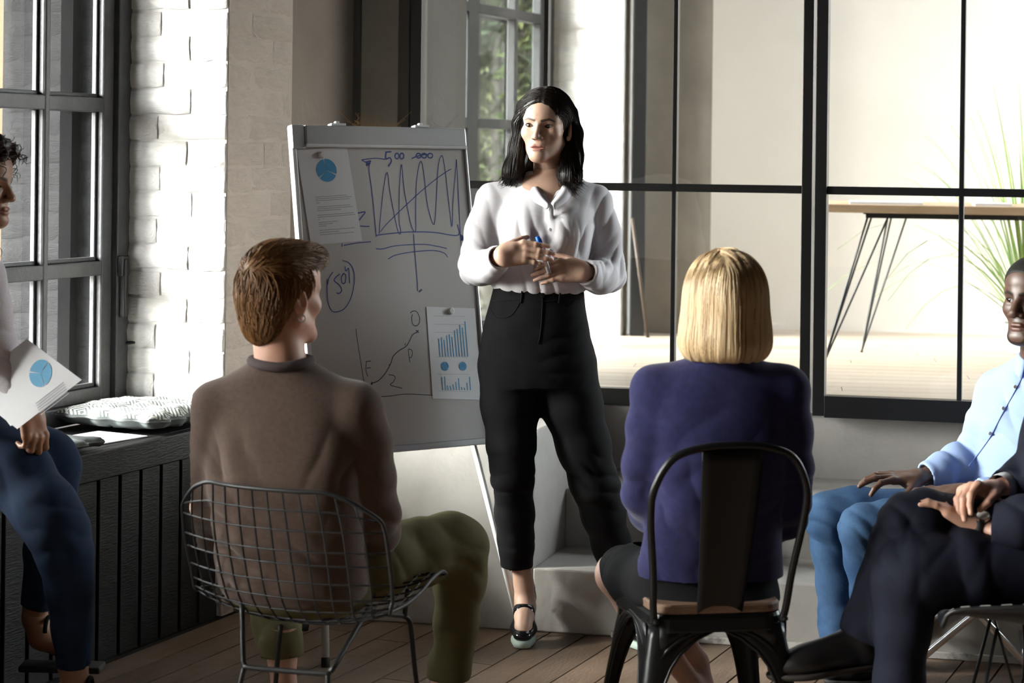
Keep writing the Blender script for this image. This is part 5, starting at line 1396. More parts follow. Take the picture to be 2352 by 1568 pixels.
    tr = garment('trousers', g, m_jeans_b, root, [
        (J(1175, 1100, 6.30), (0.15, 0, 1), 0.10, 0.0050, 17), (J(1370, 1115, 6.34), (0.3, 0, 1), 0.11, 0.0055, 16), (J(1187, 1250, 6.36), (0, 0, 1), 0.08, 0.0028, 18),
        (J(1150, 800, 6.25), (0.45, 0, 1), 0.10, 0.0035, 18), (J(1305, 800, 6.25), (-0.5, 0, 1), 0.10, 0.0035, 18), (J(1238, 860, 6.25), (0.3, 0, 1), 0.07, 0.003, 22)], amp=0.002, scale=9, seed=8, it=1)
    trv = np.empty(len(tr.data.vertices) * 3, f32); tr.data.vertices.foreach_get('co', trv); trv = trv.reshape(-1, 3)
    trq = np.empty(len(tr.data.loops), np.int32); tr.data.loops.foreach_get('vertex_index', trq); tbv = bvh_of(trv, trq.reshape(-1, 4))
    m_thread = M('black_seam', (0.0115, 0.0115, 0.0125), 0.8, spec=0.1)
    def seam(pts, r=0.0014, nm='seam', mat=None):
        q = []
        for p in spline([P(*p) for p in pts], 8):
            o = V(0, 0, CZ); d = (p - o).normalized(); hit = tbv.ray_cast(o, d)
            if hit[0] is not None: q.append(hit[0] - d * 0.0008)
        if len(q) > 2: mobj(nm, tube(q, r, 5), mat or m_thread, tr, smooth=True)
    seam([(1122, 700, 6.2), (1140, 728, 6.2), (1170, 726, 6.2), (1188, 706, 6.2), (1194, 690, 6.2)])
    seam([(1322, 690, 6.2), (1300, 706, 6.2), (1290, 690, 6.2)])
    seam([(1132, 692, 6.2), (1200, 688, 6.2), (1245, 692, 6.2), (1300, 688, 6.2), (1336, 688, 6.2)])
    seam([(1246, 664, 6.2), (1246, 700, 6.2), (1242, 760, 6.2), (1236, 790, 6.2)], 0.002)
    for px in (1199, 1286): seam([(px, 664, 6.2), (px, 678, 6.2), (px - 3, 696, 6.2)], 0.004, 'belt_loop')
    c = P(1247, 678, 6.205); hit = tbv.ray_cast(V(0, 0, CZ), (c - V(0, 0, CZ)).normalized())[0] or c
    mobj('trouser_button', tube([hit + V(0, 0.002, 0), hit + V(0, -0.003, 0), hit + V(0, -0.004, 0)], [0.008, 0.008, 0.006], 14), m_thread, tr)
    # shoes: platform pumps
    def pump(toe, heel, ank, lat):
        t_, h_, a_ = A3(toe), A3(heel), A3(ank); fw = t_ - h_; fw[2] = 0; L_ = np.linalg.norm(fw); fw /= L_; sd = np.array([fw[1], -fw[0], 0])
        up_ = np.array([0, 0, 1.0])
        so = empty('shoe', Vector(t_)); so.parent = root; so.matrix_parent_inverse = WM[root.name].inverted()
        lo = np.minimum(t_, h_) - 0.07; hi = np.maximum(t_, h_) + 0.12; lo[2] = -0.002; g = Grid(lo, hi, 0.0026)
        ball = t_ - fw * 0.065 + up_ * 0.046; tip = t_ + up_ * 0.037 - fw * 0.018; arch_ = t_ * 0.45 + h_ * 0.55 + up_ * (0.045 * 0.45 + h_[2] * 0.0 + 0.02); hl = h_ + up_ * 0.022
        g.add(cone(ball, tip, 0.040, 0.030, (up_, 0.62)), 0.015); g.add(cone(ball, arch_, 0.038, 0.031, (up_, 0.66)), 0.015); g.add(cone(arch_, hl, 0.031, 0.031, (up_, 0.9)), 0.015)
        g.add(cone(hl, hl + up_ * 0.028 - fw * 0.004, 0.033, 0.030), 0.01)
        # opening for the foot
        g.cut(cone(ball - fw * 0.030 + up_ * 0.024, hl + up_ * 0.045 + fw * 0.02, 0.025, 0.027), 0.004); g.cut(cone(hl + fw * 0.01 + up_ * 0.03, hl + up_ * 0.1 + fw * 0.03, 0.025, 0.035), 0.003)
        g.cut(ell(hl + fw * 0.062 + up_ * 0.052, 0.036), 0.004)
        v, q = g.mesh(); smesh('upper', (relax(v, q, 1), q), m_pump, so)
        g = Grid(lo - [0, 0, 0.001], hi, 0.0026); b2, t2 = ball * 1, tip * 1; b2[2] = 0.012; t2[2] = 0.012
        g.add(cone(b2, t2, 0.041, 0.031, (up_, 0.75)), 0.01); g.halfspace((0, 0, 0.025), (0, 0, 1)); g.halfspace((0, 0, 0.001), (0, 0, -1))
        v, q = g.mesh(); smesh('platform_sole', (relax(v, q, 1), q), m_mint, so)
        hb = h_ - fw * 0.008; mobj('heel', tube([Vector(hb + up_ * 0.0), Vector((hb[0], hb[1], 0.03)), Vector((hb[0], hb[1], 0.001))], [0.017, 0.0065, 0.0055], 10), m_teal, so, smooth=True)
    fl_, fr_ = A3(PF(1199, 1489)), A3(PF(1492, 1497))
    h1 = fl_ + np.array([0.012, 0.165, 0.105]); h2 = fr_ + np.array([-0.06, 0.16, 0.105])
    pump(fl_, h1, aL, 1); pump(fr_, h2, aR, -1)
    # hair
    hl = Grid((-0.16, -0.13, -0.25), (0.16, 0.16, 0.15), 0.0026)
    hl.add(ell((0, 0.020, 0.036), (0.083, 0.098, 0.088)), 0.02)
    hl.add(loft([((0, 0.055, 0.05), .075, .05), ((0, 0.058, -0.02), .083, .05), ((0, 0.055, -0.09), .090, .048), ((0, 0.050, -0.15), .098, .045), ((0, 0.045, -0.195), .102, .035)]), 0.03)
    hl.add(ell((0, -0.028, 0.058), (0.070, 0.064, 0.064)), 0.02)
    # front locks: her right falls forward, her left is tucked behind the ear
    limb(hl, [(np.array([-.062, -.040, .055]), .022), (np.array([-.074, -.040, .0]), .020), (np.array([-.078, -.036, -.07]), .024), (np.array([-.086, -.048, -.14]), .027), (np.array([-.096, -.060, -.198]), .026)], 0.025)
    limb(hl, [(np.array([.060, -.035, .060]), .020), (np.array([.076, .006, .035]), .015), (np.array([.084, .035, -.02]), .022), (np.array([.088, .018, -.09]), .028), (np.array([.092, -.008, -.15]), .030), (np.array([.102, -.030, -.212]), .026)], 0.025)
    hl.cut(ell((0.0, -0.120, 0.000), (0.0605, 0.080, 0.078)), 0.010)
    hl.cut(ell((0.0, -0.10, -0.075), (0.060, 0.10, 0.075)), 0.012)
    hl.cut(ell((0.083, 0.004, -0.012), (0.018, 0.026, 0.034)), 0.006)
    hl.cut(cone((0, 0.0, -0.10), (0.0, 0.012, -0.24), 0.050, 0.054), 0.01)
    
    hl.halfspace((0, 0, -0.178), (0, -0.15, -1))
    v, q = hl.mesh(); v = relax(v, q, 2)
    n_ = vnormals(v, q); ang = np.arctan2(v[:, 0], v[:, 1] - 0.02)
    v = v + n_ * (0.0018 * vnoise(np.stack([ang * 16, v[:, 2] * 5, ang * 0], 1), 4))[:, None]
    rr = random.Random(12); roots = []
    idx = [i for i in range(len(v)) if v[i, 2] > -0.01 or rr.random() < 0.25]
    for i in rr.sample(idx, 1700): roots.append(v[i])
    def df(c, n2, k): 
        s_ = 1 if c.x > 0 else -1
        top = max(0.0, min(1.0, (c.z - 0.07) / 0.05))
        fr = max(0.0, min(1.0, (-0.02 - c.y) / 0.03)) * max(0.0, min(1.0, (c.z - 0.01) / 0.03)); return Vector((s_ * (0.10 + 1.3 * top + 1.0 * fr), 0.45 * top + 0.7 * fr + (0.25 if c.x > 0 and c.z > -0.01 and c.y < 0.03 else 0.0), -1 + 0.3 * fr))
    lines = flow_strands(v, q, roots, df, 13, 0.019, 0.0016, 5, 0.05)
    # let the tips hang free past the base
    wl_ = xf(hm, lines.reshape(-1, 3)).reshape(lines.shape)
    ho = smesh('hair', (xf(hm, v), q), m_hair_dark, root)
    ribbons('hair_strands', wl_, np.random.RandomState(1).uniform(0.0008, 0.0019, len(wl_)), m_hair_dark, ho)
    tips = []
    for _ in range(900):
        a = rr.uniform(-1, 1); s_ = -1 if a < 0 else 1
        b0 = np.array([s_ * rr.uniform(.058, .112), rr.uniform(-.062, .05) if s_ < 0 else rr.uniform(-.04, .06), -.165 + rr.uniform(-.03, .02)])
        dr = np.array([s_ * rr.uniform(0.0, 0.75), rr.uniform(-0.35, 0.1), -1]); dr /= np.linalg.norm(dr); L_ = rr.uniform(.025, .055)
        tips.append([b0 + dr * L_ * t + np.array([s_ * 0.014 * t * t, 0, 0.006 * t * t]) for t in np.linspace(-0.6, 1, 7)])
    ribbons('hair_tips', xf(hm, np.array(tips).reshape(-1, 3)).reshape(-1, 7, 3), np.full(len(tips), 0.0012), m_hair_dark, ho, taper=0.1)
    return root
presenter()
mk = empty('marker_pen', P(1247, 590, 6.155), 'blue capped whiteboard marker held between the presenter\'s hands', 'marker')
ma, mb_ = P(1234, 543, 6.165), P(1262, 628, 6.15)
mobj('barrel', tube([ma + (mb_ - ma) * 0.30, mb_], 0.0072, 14), M('white_barrel', (0.75, 0.75, 0.76), 0.35), mk, smooth=True)
mobj('cap', tube([ma, ma + (mb_ - ma) * 0.03, ma + (mb_ - ma) * 0.18, ma + (mb_ - ma) * 0.32], [0.0062, 0.0076, 0.0078, 0.0080], 14), M('blue_cap', (0.01, 0.11, 0.55), 0.3), mk, smooth=True)
mobj('pocket_clip', tube([ma + (mb_ - ma) * 0.05 + V(0.008, -0.003, 0), ma + (mb_ - ma) * 0.30 + V(0.009, -0.003, 0)], 0.0018, 6), _mats['blue_cap'], mk, smooth=True)

def flat_cap(g, c, n_, rad, depth=0.08, k=0.002):
    """cut a limb off flat beyond a plane"""
    c = A3(c); n_ = A3(n_) / np.linalg.norm(A3(n_))
    def cp(x, y, z):
        t = (x - c[0]) * n_[0] + (y - c[1]) * n_[1] + (z - c[2]) * n_[2]
        r2 = np.sqrt(np.maximum((x - c[0]) ** 2 + (y - c[1]) ** 2 + (z - c[2]) ** 2 - t * t, 0))
        return np.maximum(np.maximum(-t, t - depth), r2 - rad).astype(f32)
    m_ = c + n_ * depth / 2
    g.cut((m_ - rad - depth / 2, m_ + rad + depth / 2, cp), k)
def bounds(pts, m):
    p = np.array([A3(q) for q in pts]); return p.min(0) - m, p.max(0) + m
def person_root(loc, label):
    l = Vector(loc); l.z = 0; return empty('person', l, label, 'person')
def core(body, spine, limbs_, h=0.011):
    """the body under the clothes: trunk and limbs as one surface"""
    pts = [p for p, r in spine] + [p for l in limbs_ for p, r in l]
    g = Grid(*bounds(pts, 0.12), h); limb(g, spine, 0.04)
    for l in limbs_: limb(g, l, 0.03)
    v, q = g.mesh(); body.add(relax(v, q, 2), q)
def simple_shoe(root, toe, heel, mat, sole_mat, w=0.045, h_=0.085, name='shoe', laces=False):
    t_, e_ = A3(toe), A3(heel); fw = t_ - e_; L_ = np.linalg.norm(fw); fw = fw / L_; up_ = np.array([0, 0, 1.0]); up_ = up_ - fw * (up_ @ fw); up_ /= np.linalg.norm(up_); sd = np.cross(fw, up_)
    so = empty(name, Vector(e_)); so.parent = root; so.matrix_parent_inverse = WM[root.name].inverted()
    lo, hi = bounds([t_, e_, e_ + up_ * h_ * 1.6], 0.07); g = Grid(lo, hi, 0.0036)
    g.add(cone(e_ + fw * 0.045 + up_ * 0.035, e_ + fw * (L_ - 0.085) + up_ * 0.036, w * 0.82, w, (up_, 0.72)), 0.02)
    g.add(cone(e_ + fw * (L_ - 0.10) + up_ * 0.034, t_ - fw * 0.032 + up_ * 0.028, w * 0.98, w * 0.66, (up_, 0.62)), 0.02)
    g.add(cone(e_ + fw * 0.04 + up_ * 0.04, e_ + fw * 0.05 + up_ * h_, w * 0.80, w * 0.84), 0.02)
    g.add(cone(e_ + fw * 0.06 + up_ * h_ * 0.85, e_ + fw * (L_ - 0.11) + up_ * 0.05, w * 0.70, w * 0.55), 0.03)
    g.halfspace(e_ + up_ * 0.014, -up_)
    v, q = g.mesh(); smesh('upper', (relax(v, q, 1), q), mat, so)
    g = Grid(lo, hi, 0.0036)
    g.add(cone(e_ + fw * 0.045 + up_ * 0.012, e_ + fw * (L_ - 0.085) + up_ * 0.012, w * 0.86, w * 1.06, (up_, 0.5)), 0.02); g.add(cone(e_ + fw * (L_ - 0.10) + up_ * 0.012, t_ - fw * 0.030 + up_ * 0.012, w * 1.04, w * 0.72, (up_, 0.5)), 0.02)
    g.halfspace(e_ + up_ * 0.017, up_); g.halfspace(e_ + up_ * 0.001, -up_)
    v, q = g.mesh(); smesh('sole', (relax(v, q, 1), q), sole_mat, so)
    if laces:
        for k in range(4):
            c = e_ + fw * (0.095 + 0.022 * k) + up_ * (h_ * 1.02 - 0.012 * k)
            mobj('lace', tube(spline([Vector(c - sd * 0.026 - up_ * 0.006), Vector(c + up_ * 0.008), Vector(c + sd * 0.026 - up_ * 0.006)], 4), 0.0026, 6), m_black_cloth, so, smooth=True)
    return so
m_black_cloth = M('black_cloth', (0.008, 0.008, 0.009), 0.85, spec=0.12, bump=[(300, 0.15)])

# ------------------------------------------------ man in the brown sweater, from behind
m_skin_b = skin_mat('skin_fair_ruddy', (0.58, 0.33, 0.235), (0.42, 0.18, 0.15), (0.16, 0.09, 0.045))
m_sweater = M('brown_sweater', (0.092, 0.063, 0.050), 0.9, col2=(0.110, 0.077, 0.062), vscale=90, bump=[(420, 0.15), (60, 0.03)], spec=0.1, sheen=0.25)
m_collar = M('sweater_rib', (0.085, 0.068, 0.068), 0.9, bump=[(300, 0.3)], spec=0.1)
m_chino = M('olive_chino', (0.105, 0.095, 0.045), 0.88, col2=(0.125, 0.112, 0.055), vscale=14, bump=[(420, 0.25)], spec=0.12)
m_hair_ginger = hair_mat('ginger_hair', (0.135, 0.062, 0.022), (0.24, 0.12, 0.045), 0.45)
def sweater_man():
    root = person_root((-0.5, 5.0, 0), 'seated man in brown sweater and rolled olive trousers seen from behind')
    body = Body()
    hm = head_matrix(P(650, 676, 5.00), math.pi - 0.70, 0.03, 0.0, 1.06)
    nk = J(645, 840, 4.985)
    make_head(body, root, hm, 0.0024, nk, ('hazel', (0.10, 0.06, 0.03)), male=True, neck_r=(0.056, 0.062))
    g = Grid((-0.85, 4.75, 0.9), (-0.30, 5.2, 1.35), 0.008); g.add(ell(J(648, 965, 4.985), (0.13, 0.07, 0.09)), 0.03); g.add(cone(nk, J(648, 950, 4.985), 0.05, 0.06), 0.03); g.add(ell(J(650, 1050, 4.98), (0.15, 0.09, 0.16)), 0.03)
    v, q = g.mesh(); body.add(relax(v, q, 2), q)
    # feet and ankles
    hemL, hemR = J(648, 1512, 5.36), J(1028, 1560, 5.44)
    footL = np.array([hemL[0] + 0.01, 5.35, 0.07]); footR = np.array([hemR[0] - 0.01, 5.44, 0.07])
    g = Grid(*bounds([footL, footR, hemL, hemR, footL + [0, 0.24, 0]], 0.09), 0.006)
    for hm_, ft in ((hemL, footL), (hemR, footR)): limb(g, [(hm_ + [0, 0, 0.08], .042), (hm_, .036), (ft + [0.0, 0, 0.02], .036), (ft + [0.01, 0.10, -0.02], .032)], 0.02)
    v, q = g.mesh(); body.add(relax(v, q, 2), q)
    core(body, [(nk, .05), (J(650, 950, 4.985), .09), (J(660, 1230, 4.98), .09), (J(675, 1310, 5.03), .07)], [[(J(700, 1320, 5.07), .05), (J(1035, 1255, 5.345), .035), (J(1052, 1275, 5.37), .03), (hemR, .03), (footR, .03)], [(J(640, 1320, 5.07), .05), (J(600, 1262, 5.50), .035), (hemL, .03), (footL, .03)], [(J(800, 950, 4.97), .04), (J(862, 1185, 5.04), .035), (J(850, 1258, 5.25), .024)], [(J(510, 950, 5.01), .04), (J(472, 1165, 5.06), .035), (J(520, 1242, 5.26), .024)], [(J(510, 950, 5.01), .04), (J(800, 950, 4.97), .04)]])
    # hands resting between the knees
    make_hand(body, J(845, 1262, 5.27), (-0.5, 0.75, -0.2), (0, 0.3, 1), (-1, 0, 0), [(0.3, 0.4, 0.3)] * 4, forearm=J(870, 1235, 5.12), h=0.0030)
    make_hand(body, J(520, 1240, 5.27), (0.5, 0.75, -0.2), (0, 0.3, 1), (1, 0, 0), [(0.3, 0.4, 0.3)] * 4, forearm=J(480, 1215, 5.12), h=0.0030)
    body.build(m_skin_b, root)
    g = Grid(J(395, 820, 4.70) - [0, 0, 0.74], J(955, 812, 5.42) + [0, 0, 0.12], 0.0062)
    ux, uy = XR(-0.20)
    R = [(828, 645, .072, .066, 4.99), (846, 645, .095, .074, 4.99), (880, 648, .145, .088, 4.99), (925, 650, .188, .105, 4.985), (1000, 653, .205, .118, 4.975), (1100, 655, .200, .122, 4.965), (1200, 660, .192, .122, 4.965), (1300, 668, .190, .132, 4.99), (1345, 676, .188, .145, 5.005), (1372, 682, .172, .142, 5.02)]
    g.add(loft([(J(cx, py, Y), hw, hd) for py, cx, hw, hd, Y in R], ux, uy), 0.02)
    for (a, b, r1, r2) in (((605, 880, 4.99), (502, 938, 5.01), .048, .066), ((690, 880, 4.985), (812, 940, 4.96), .048, .066)): g.add(cone(J(*a), J(*b), r1, r2), 0.04)
    limb(g, [(J(498, 942, 5.01), .068), (J(484, 1010, 5.02), .065), (J(474, 1090, 5.03), .060), (J(470, 1165, 5.06), .056), (J(485, 1215, 5.13), .052), (J(518, 1242, 5.26), .042)], 0.03)
    limb(g, [(J(816, 944, 4.96), .069), (J(836, 1015, 4.97), .066), (J(850, 1100, 4.99), .061), (J(862, 1175, 5.03), .059), (J(866, 1220, 5.09), .055), (J(852, 1256, 5.24), .044)], 0.03)
    sw = garment('sweater', g, m_sweater, root, [
        (J(700, 1330, 4.88), (0.25, 0, 1), 0.15, 0.0070, 13), (J(520, 1280, 4.9), (0.5, 0, 1), 0.12, 0.0080, 14), (J(530, 1130, 4.88), (0.8, 0, 0.6), 0.11, 0.0060, 12), (J(500, 1060, 4.92), (1, 0, 0.3), 0.08, 0.005, 14),
        (J(820, 1100, 4.88), (0.9, 0, -0.3), 0.12, 0.0055, 11), (J(880, 1200, 5.0), (0.3, 0.3, 1), 0.08, 0.0060, 15), (J(475, 1160, 5.0), (0, 0.3, 1), 0.07, 0.005, 16)], amp=0.0022, scale=5.0, seed=21, it=1, ridge=0.0006)
    nc = Vector(J(645, 833, 4.985)); cu, cv, cw = V(1, 0, 0.01), V(0, 1, 0.06).normalized(), None
    ring = [nc + cu * 0.073 * math.cos(a) + cv * 0.071 * math.sin(a) + Zu * 0.006 * abs(math.cos(a)) for a in [2 * math.pi * k / 40 for k in range(40)]]
    mobj('neck_rib', tube(ring, 0.0125, 8, closed=True), m_collar, sw, smooth=True)
    # trousers
    g = Grid((-0.86, 4.78, 0.10), (0.02, 5.72, 0.74), 0.0075)
    g.add(loft([(J(690, 1398, 5.04), .15, .12), (J(682, 1372, 5.03), .180, .145), (J(675, 1330, 5.02), .180, .138), (J(670, 1290, 5.01), .172, .118)], ux, uy), 0.02)
    limb(g, [(J(760, 1318, 5.07), .090), (J(860, 1292, 5.15), .090), (J(960, 1268, 5.27), .086), (J(1030, 1248, 5.34), .078), (J(1055, 1256, 5.365), .073), (J(1056, 1330, 5.385), .067), (J(1048, 1430, 5.41), .060), (J(1036, 1540, 5.435), .055)], 0.03)
    limb(g, [(J(610, 1322, 5.07), .090), (J(600, 1285, 5.25), .086), (J(596, 1250, 5.48), .078), (J(600, 1258, 5.54), .074), (J(615, 1340, 5.50), .066), (J(634, 1430, 5.42), .060), (J(647, 1508, 5.365), .054)], 0.03)
    for c, n_ in ((hemR, (-0.05, 0.05, -1)), (hemL, (0.05, -0.1, -1))):
        c = A3(c); n_ = A3(n_) / np.linalg.norm(A3(n_)); g.add(cone(c - n_ * 0.045, c - n_ * 0.006, 0.0595, 0.0585), 0.003); flat_cap(g, c - n_ * 0.004, n_, 0.10, 0.10)
        g.cut(cone(c - n_ * 0.03, c + n_ * 0.04, 0.046, 0.048), 0.002)
    garment('trousers', g, m_chino, root, [(J(1050, 1290, 5.32), (0.7, 0, 0.9), 0.10, 0.0055, 15), (J(930, 1300, 5.1), (1, 0.4, 0.5), 0.14, 0.0050, 11), (J(1045, 1450, 5.36), (0, 0, 1), 0.10, 0.003, 12), (J(640, 1460, 5.36), (0.1, 0, 1), 0.08, 0.003, 16), (J(850, 1330, 5.0), (1, 0.3, 0.2), 0.10, 0.006, 13)], amp=0.0028, scale=7, seed=31, it=1)
    for ft in (footL, footR): simple_shoe(root, (ft[0] + 0.07, ft[1] + 0.20, 0.0), (ft[0] - 0.015, ft[1] - 0.05, 0.0), M('tan_shoe', (0.12, 0.07, 0.04), 0.5) if 'tan_shoe' not in _mats else _mats['tan_shoe'], m_rubber, h_=0.065)
    # hair: short, swept forward over the crown
    hl = Grid((-0.12, -0.15, -0.12), (0.12, 0.14, 0.16), 0.0028)
    hl.add(ell((0, 0.022, 0.036), (0.080, 0.100, 0.090)), 0.02)
    hl.add(ell((0, 0.060, -0.010), (0.070, 0.058, 0.075)), 0.03)
    hl.add(ell((0, -0.040, 0.088), (0.062, 0.072, 0.036)), 0.03)
    hl.add(ell((0.005, -0.088, 0.085), (0.045, 0.034, 0.030)), 0.02)
    hl.add(ell((0, 0.066, -0.070), (0.048, 0.034, 0.045)), 0.03)
    hl.cut(ell((0, -0.125, -0.02), (0.075, 0.085, 0.085)), 0.012)
    for s_ in (-1, 1):
        hl.cut(ell((s_ * 0.088, -0.005, -0.055), (0.030, 0.045, 0.062)), 0.010)
    hl.cut(ell((0, -0.01, -0.10), (0.060, 0.07, 0.06)), 0.01)
    v, q = hl.mesh(); v = relax(v, q, 2); n_ = vnormals(v, q)
    ho = smesh('hair', (xf(hm, v), q), m_hair_ginger, root)
    rr = random.Random(3); roots = [v[i] for i in rr.sample(range(len(v)), 3200)]
    def df(c, n2, k):
        top = max(0.0, min(1.0, (c.z - 0.02) / 0.06))
        s_ = 0.6 if c.x > 0 else -0.6
        down = Vector((-0.25 * c.x * 8, -0.15 if c.y < 0.03 else 0.10, -1.0)); fwd = Vector((0.25 * s_, -1.0, 0.10))
        return down * (1 - top) + fwd * top
    lines = flow_strands(v, q, roots, df, 7, 0.0075, 0.0020, 9, 0.20, 0.00012)
    wl_ = xf(hm, lines.reshape(-1, 3)).reshape(lines.shape)
    ribbons('hair_strands', wl_, np.random.RandomState(2).uniform(0.0008, 0.0020, len(wl_)), m_hair_ginger, ho, taper=0.12)
    # ring in the right ear
    c = xf(hm, np.array([[-0.080, 0.013, -0.052]]))[0]
    er = [Vector(c) + V(0.0085 * math.cos(a), 0.002 * math.sin(a), 0.0085 * math.sin(a)) for a in [2 * math.pi * k / 20 for k in range(20)]]
    mobj('ear_ring', tube(er, 0.0018, 6, closed=True), m_alu_w, root, smooth=True)
sweater_man()

# ------------------------------------------------ blonde woman in the navy jacket, from behind
m_skin_c = skin_mat('skin_fair', (0.62, 0.40, 0.30), (0.45, 0.2, 0.18), (0.2, 0.12, 0.06))
m_navy = M('navy_linen', (0.022, 0.022, 0.066), 0.9, col2=(0.029, 0.029, 0.085), vscale=40, bump=[(380, 0.12)], spec=0.1, sheen=0.15)
m_hair_blonde = hair_mat('blonde_hair', (0.60, 0.42, 0.22), (0.78, 0.60, 0.37), 0.36)
m_hair_root = hair_mat('blonde_lowlight', (0.25, 0.13, 0.06), (0.34, 0.19, 0.09), 0.4)
m_nude = M('beige_patent', (0.36, 0.215, 0.125), 0.22)
def blonde():
    root = person_root((0.52, 5.0, 0), 'seated blonde woman in navy jacket seen from behind')
    body = Body()
    hm = head_matrix(P(1664, 702, 4.96), math.pi + 0.12, 0.0, 0.0, 1.02)
    nk = J(1660, 850, 4.95)
    make_head(body, root, hm, 0.003, nk, ('blue', (0.10, 0.16, 0.22)), neck_r=(0.046, 0.052))
    g = Grid((0.3, 4.8, 0.55), (0.8, 5.15, 1.25), 0.009); g.add(ell(J(1655, 930, 4.95), (0.14, 0.08, 0.10)), 0.03); g.add(ell(J(1650, 1090, 4.96), (0.13, 0.085, 0.17)), 0.03)
    v, q = g.mesh(); body.add(relax(v, q, 2), q)
    core(body, [(nk, .045), (J(1655, 940, 4.955), .08), (J(1640, 1200, 4.98), .075), (J(1628, 1300, 5.06), .06)], [[(J(1600, 1310, 5.09), .045), (J(1424, 1314, 5.31), .04)], [(J(1640, 1310, 5.09), .045), (J(1456, 1325, 5.35), .04)], [(J(1510, 910, 4.955), .035), (J(1478, 1135, 5.0), .032), (J(1552, 1222, 5.21), .022)], [(J(1800, 910, 4.965), .035), (J(1818, 1150, 5.0), .032), (J(1748, 1232, 5.21), .022)], [(J(1510, 910, 4.955), .035), (J(1800, 910, 4.965), .035)]])
    # bare lower legs tucked back under the seat
    kn, an = J(1418, 1318, 5.32), J(1536, 1500, 5.30)
    kn2, an2 = J(1450, 1330, 5.36), J(1600, 1520, 5.38)
    g = Grid(*bounds([kn, an, kn2, an2, an2 + [0.08, -0.1, -0.12]], 0.10), 0.006)
    limb(g, [(J(1490, 1330, 5.18), .05), (kn, .056), (kn + (an - kn) * 0.35, .052), (kn + (an - kn) * 0.75, .038), (an, .031)], 0.02)
    limb(g, [(J(1540, 1330, 5.22), .05), (kn2, .056), (kn2 + (an2 - kn2) * 0.35, .052), (kn2 + (an2 - kn2) * 0.8, .036), (an2, .030)], 0.02)
    f1 = an + np.array([0.075, 0.02, -0.10]); f2 = an2 + np.array([0.03, -0.06, -0.10])
    limb(g, [(an, .031), (f1, .028)], 0.02); limb(g, [(an2, .030), (f2, .028)], 0.02)
    v, q = g.mesh(); body.add(relax(v, q, 2), q)
    make_hand(body, J(1555, 1225, 5.22), (0.8, 0.5, -0.1), (0, 0.2, 1), (0, 1, 0), [(0.2, 0.3, 0.2)] * 4, forearm=J(1500, 1190, 5.12), h=0.0032)
    make_hand(body, J(1745, 1235, 5.22), (-0.8, 0.5, -0.1), (0, 0.2, 1), (0, 1, 0), [(0.2, 0.3, 0.2)] * 4, forearm=J(1800, 1200, 5.12), h=0.0032)
    body.build(m_skin_c, root)
    g = Grid(J(1395, 805, 4.68) - [0, 0, 0.60], J(1905, 795, 5.32) + [0, 0, 0.08], 0.0058)
    ux, uy = XR(0.08)
    R = [(815, 1660, .062, .058, 4.955), (832, 1658, .085, .066, 4.955), (850, 1656, .125, .075, 4.955), (880, 1655, .168, .088, 4.95), (930, 1655, .182, .100, 4.95), (1000, 1655, .180, .108, 4.95), (1080, 1652, .170, .106, 4.95), (1160, 1645, .166, .106, 4.96), (1230, 1636, .174, .110, 5.0), (1300, 1630, .186, .118, 5.035), (1348, 1628, .190, .122, 5.05)]
    g.add(loft([(J(cx, py, Y), hw, hd) for py, cx, hw, hd, Y in R], ux, uy), 0.02)
    for (a, b, r1, r2) in (((1610, 862, 4.955), (1504, 893, 4.955), .045, .058), ((1706, 862, 4.955), (1806, 893, 4.965), .045, .058)): g.add(cone(J(*a), J(*b), r1, r2), 0.03)
    limb(g, [(J(1508, 899, 4.955), .058), (J(1490, 985, 4.955), .055), (J(1478, 1070, 4.97), .052), (J(1478, 1135, 5.0), .051), (J(1490, 1175, 5.08), .047), (J(1545, 1218, 5.20), .038)], 0.025)
    limb(g, [(J(1798, 900, 4.965), .058), (J(1812, 985, 4.965), .054), (J(1818, 1080, 4.975), .051), (J(1816, 1150, 5.0), .049), (J(1810, 1190, 5.08), .046), (J(1752, 1230, 5.20), .038)], 0.025)
    g.cut(cone(J(1660, 790, 4.955), J(1660, 832, 4.955), 0.050, 0.052), 0.003)
    # folded collar
    for k in range(10):
        a0, a1 = [math.pi * (1.02 - 1.04 * t) for t in (k / 10, (k + 1) / 10)]
        p0, p1 = [J(1660, 826, 4.955) + np.array([0.066 * math.cos(a), -0.062 * math.sin(a), 0]) for a in (a0, a1)]
        g.add(cone(p0, p1, 0.013, 0.013), 0.006)
    flat_cap(g, J(1626, 1346, 5.03), (0.03, 0.0, -1), 0.3, 0.06, 0.003)
    ja = garment('jacket', g, m_navy, root, [
        (J(1540, 1180, 4.86), (0.7, 0, 0.75), 0.14, 0.0075, 9), (J(1520, 1300, 4.87), (1, 0, 0.15), 0.12, 0.0070, 9), (J(1475, 1110, 4.93), (0.3, 0, 1), 0.09, 0.0065, 14), (J(1560, 1000, 4.85), (0.8, 0, -0.7), 0.12, 0.005, 10),
        (J(1775, 1180, 4.86), (0.7, 0, -0.75), 0.14, 0.0060, 10), (J(1660, 1300, 4.84), (1, 0, 0.1), 0.12, 0.006, 10), (J(1830, 1100, 4.95), (0, 0, 1), 0.09, 0.006, 14), (J(1485, 960, 4.91), (0.2, 0, 1), 0.08, 0.004, 12)], amp=0.0022, scale=7, seed=41, it=1, ridge=0.0006, fm=1.0)
    # skirt
    g = Grid(J(1350, 1215, 4.75) - [0, 0, 0.32], J(1850, 1205, 5.52), 0.0065)
    g.add(loft([(J(1618, 1385, 5.05), .178, .150), (J(1618, 1368, 5.05), .192, .158), (J(1622, 1310, 5.06), .178, .118), (J(1628, 1270, 5.04), .165, .095)], ux, uy), 0.02)
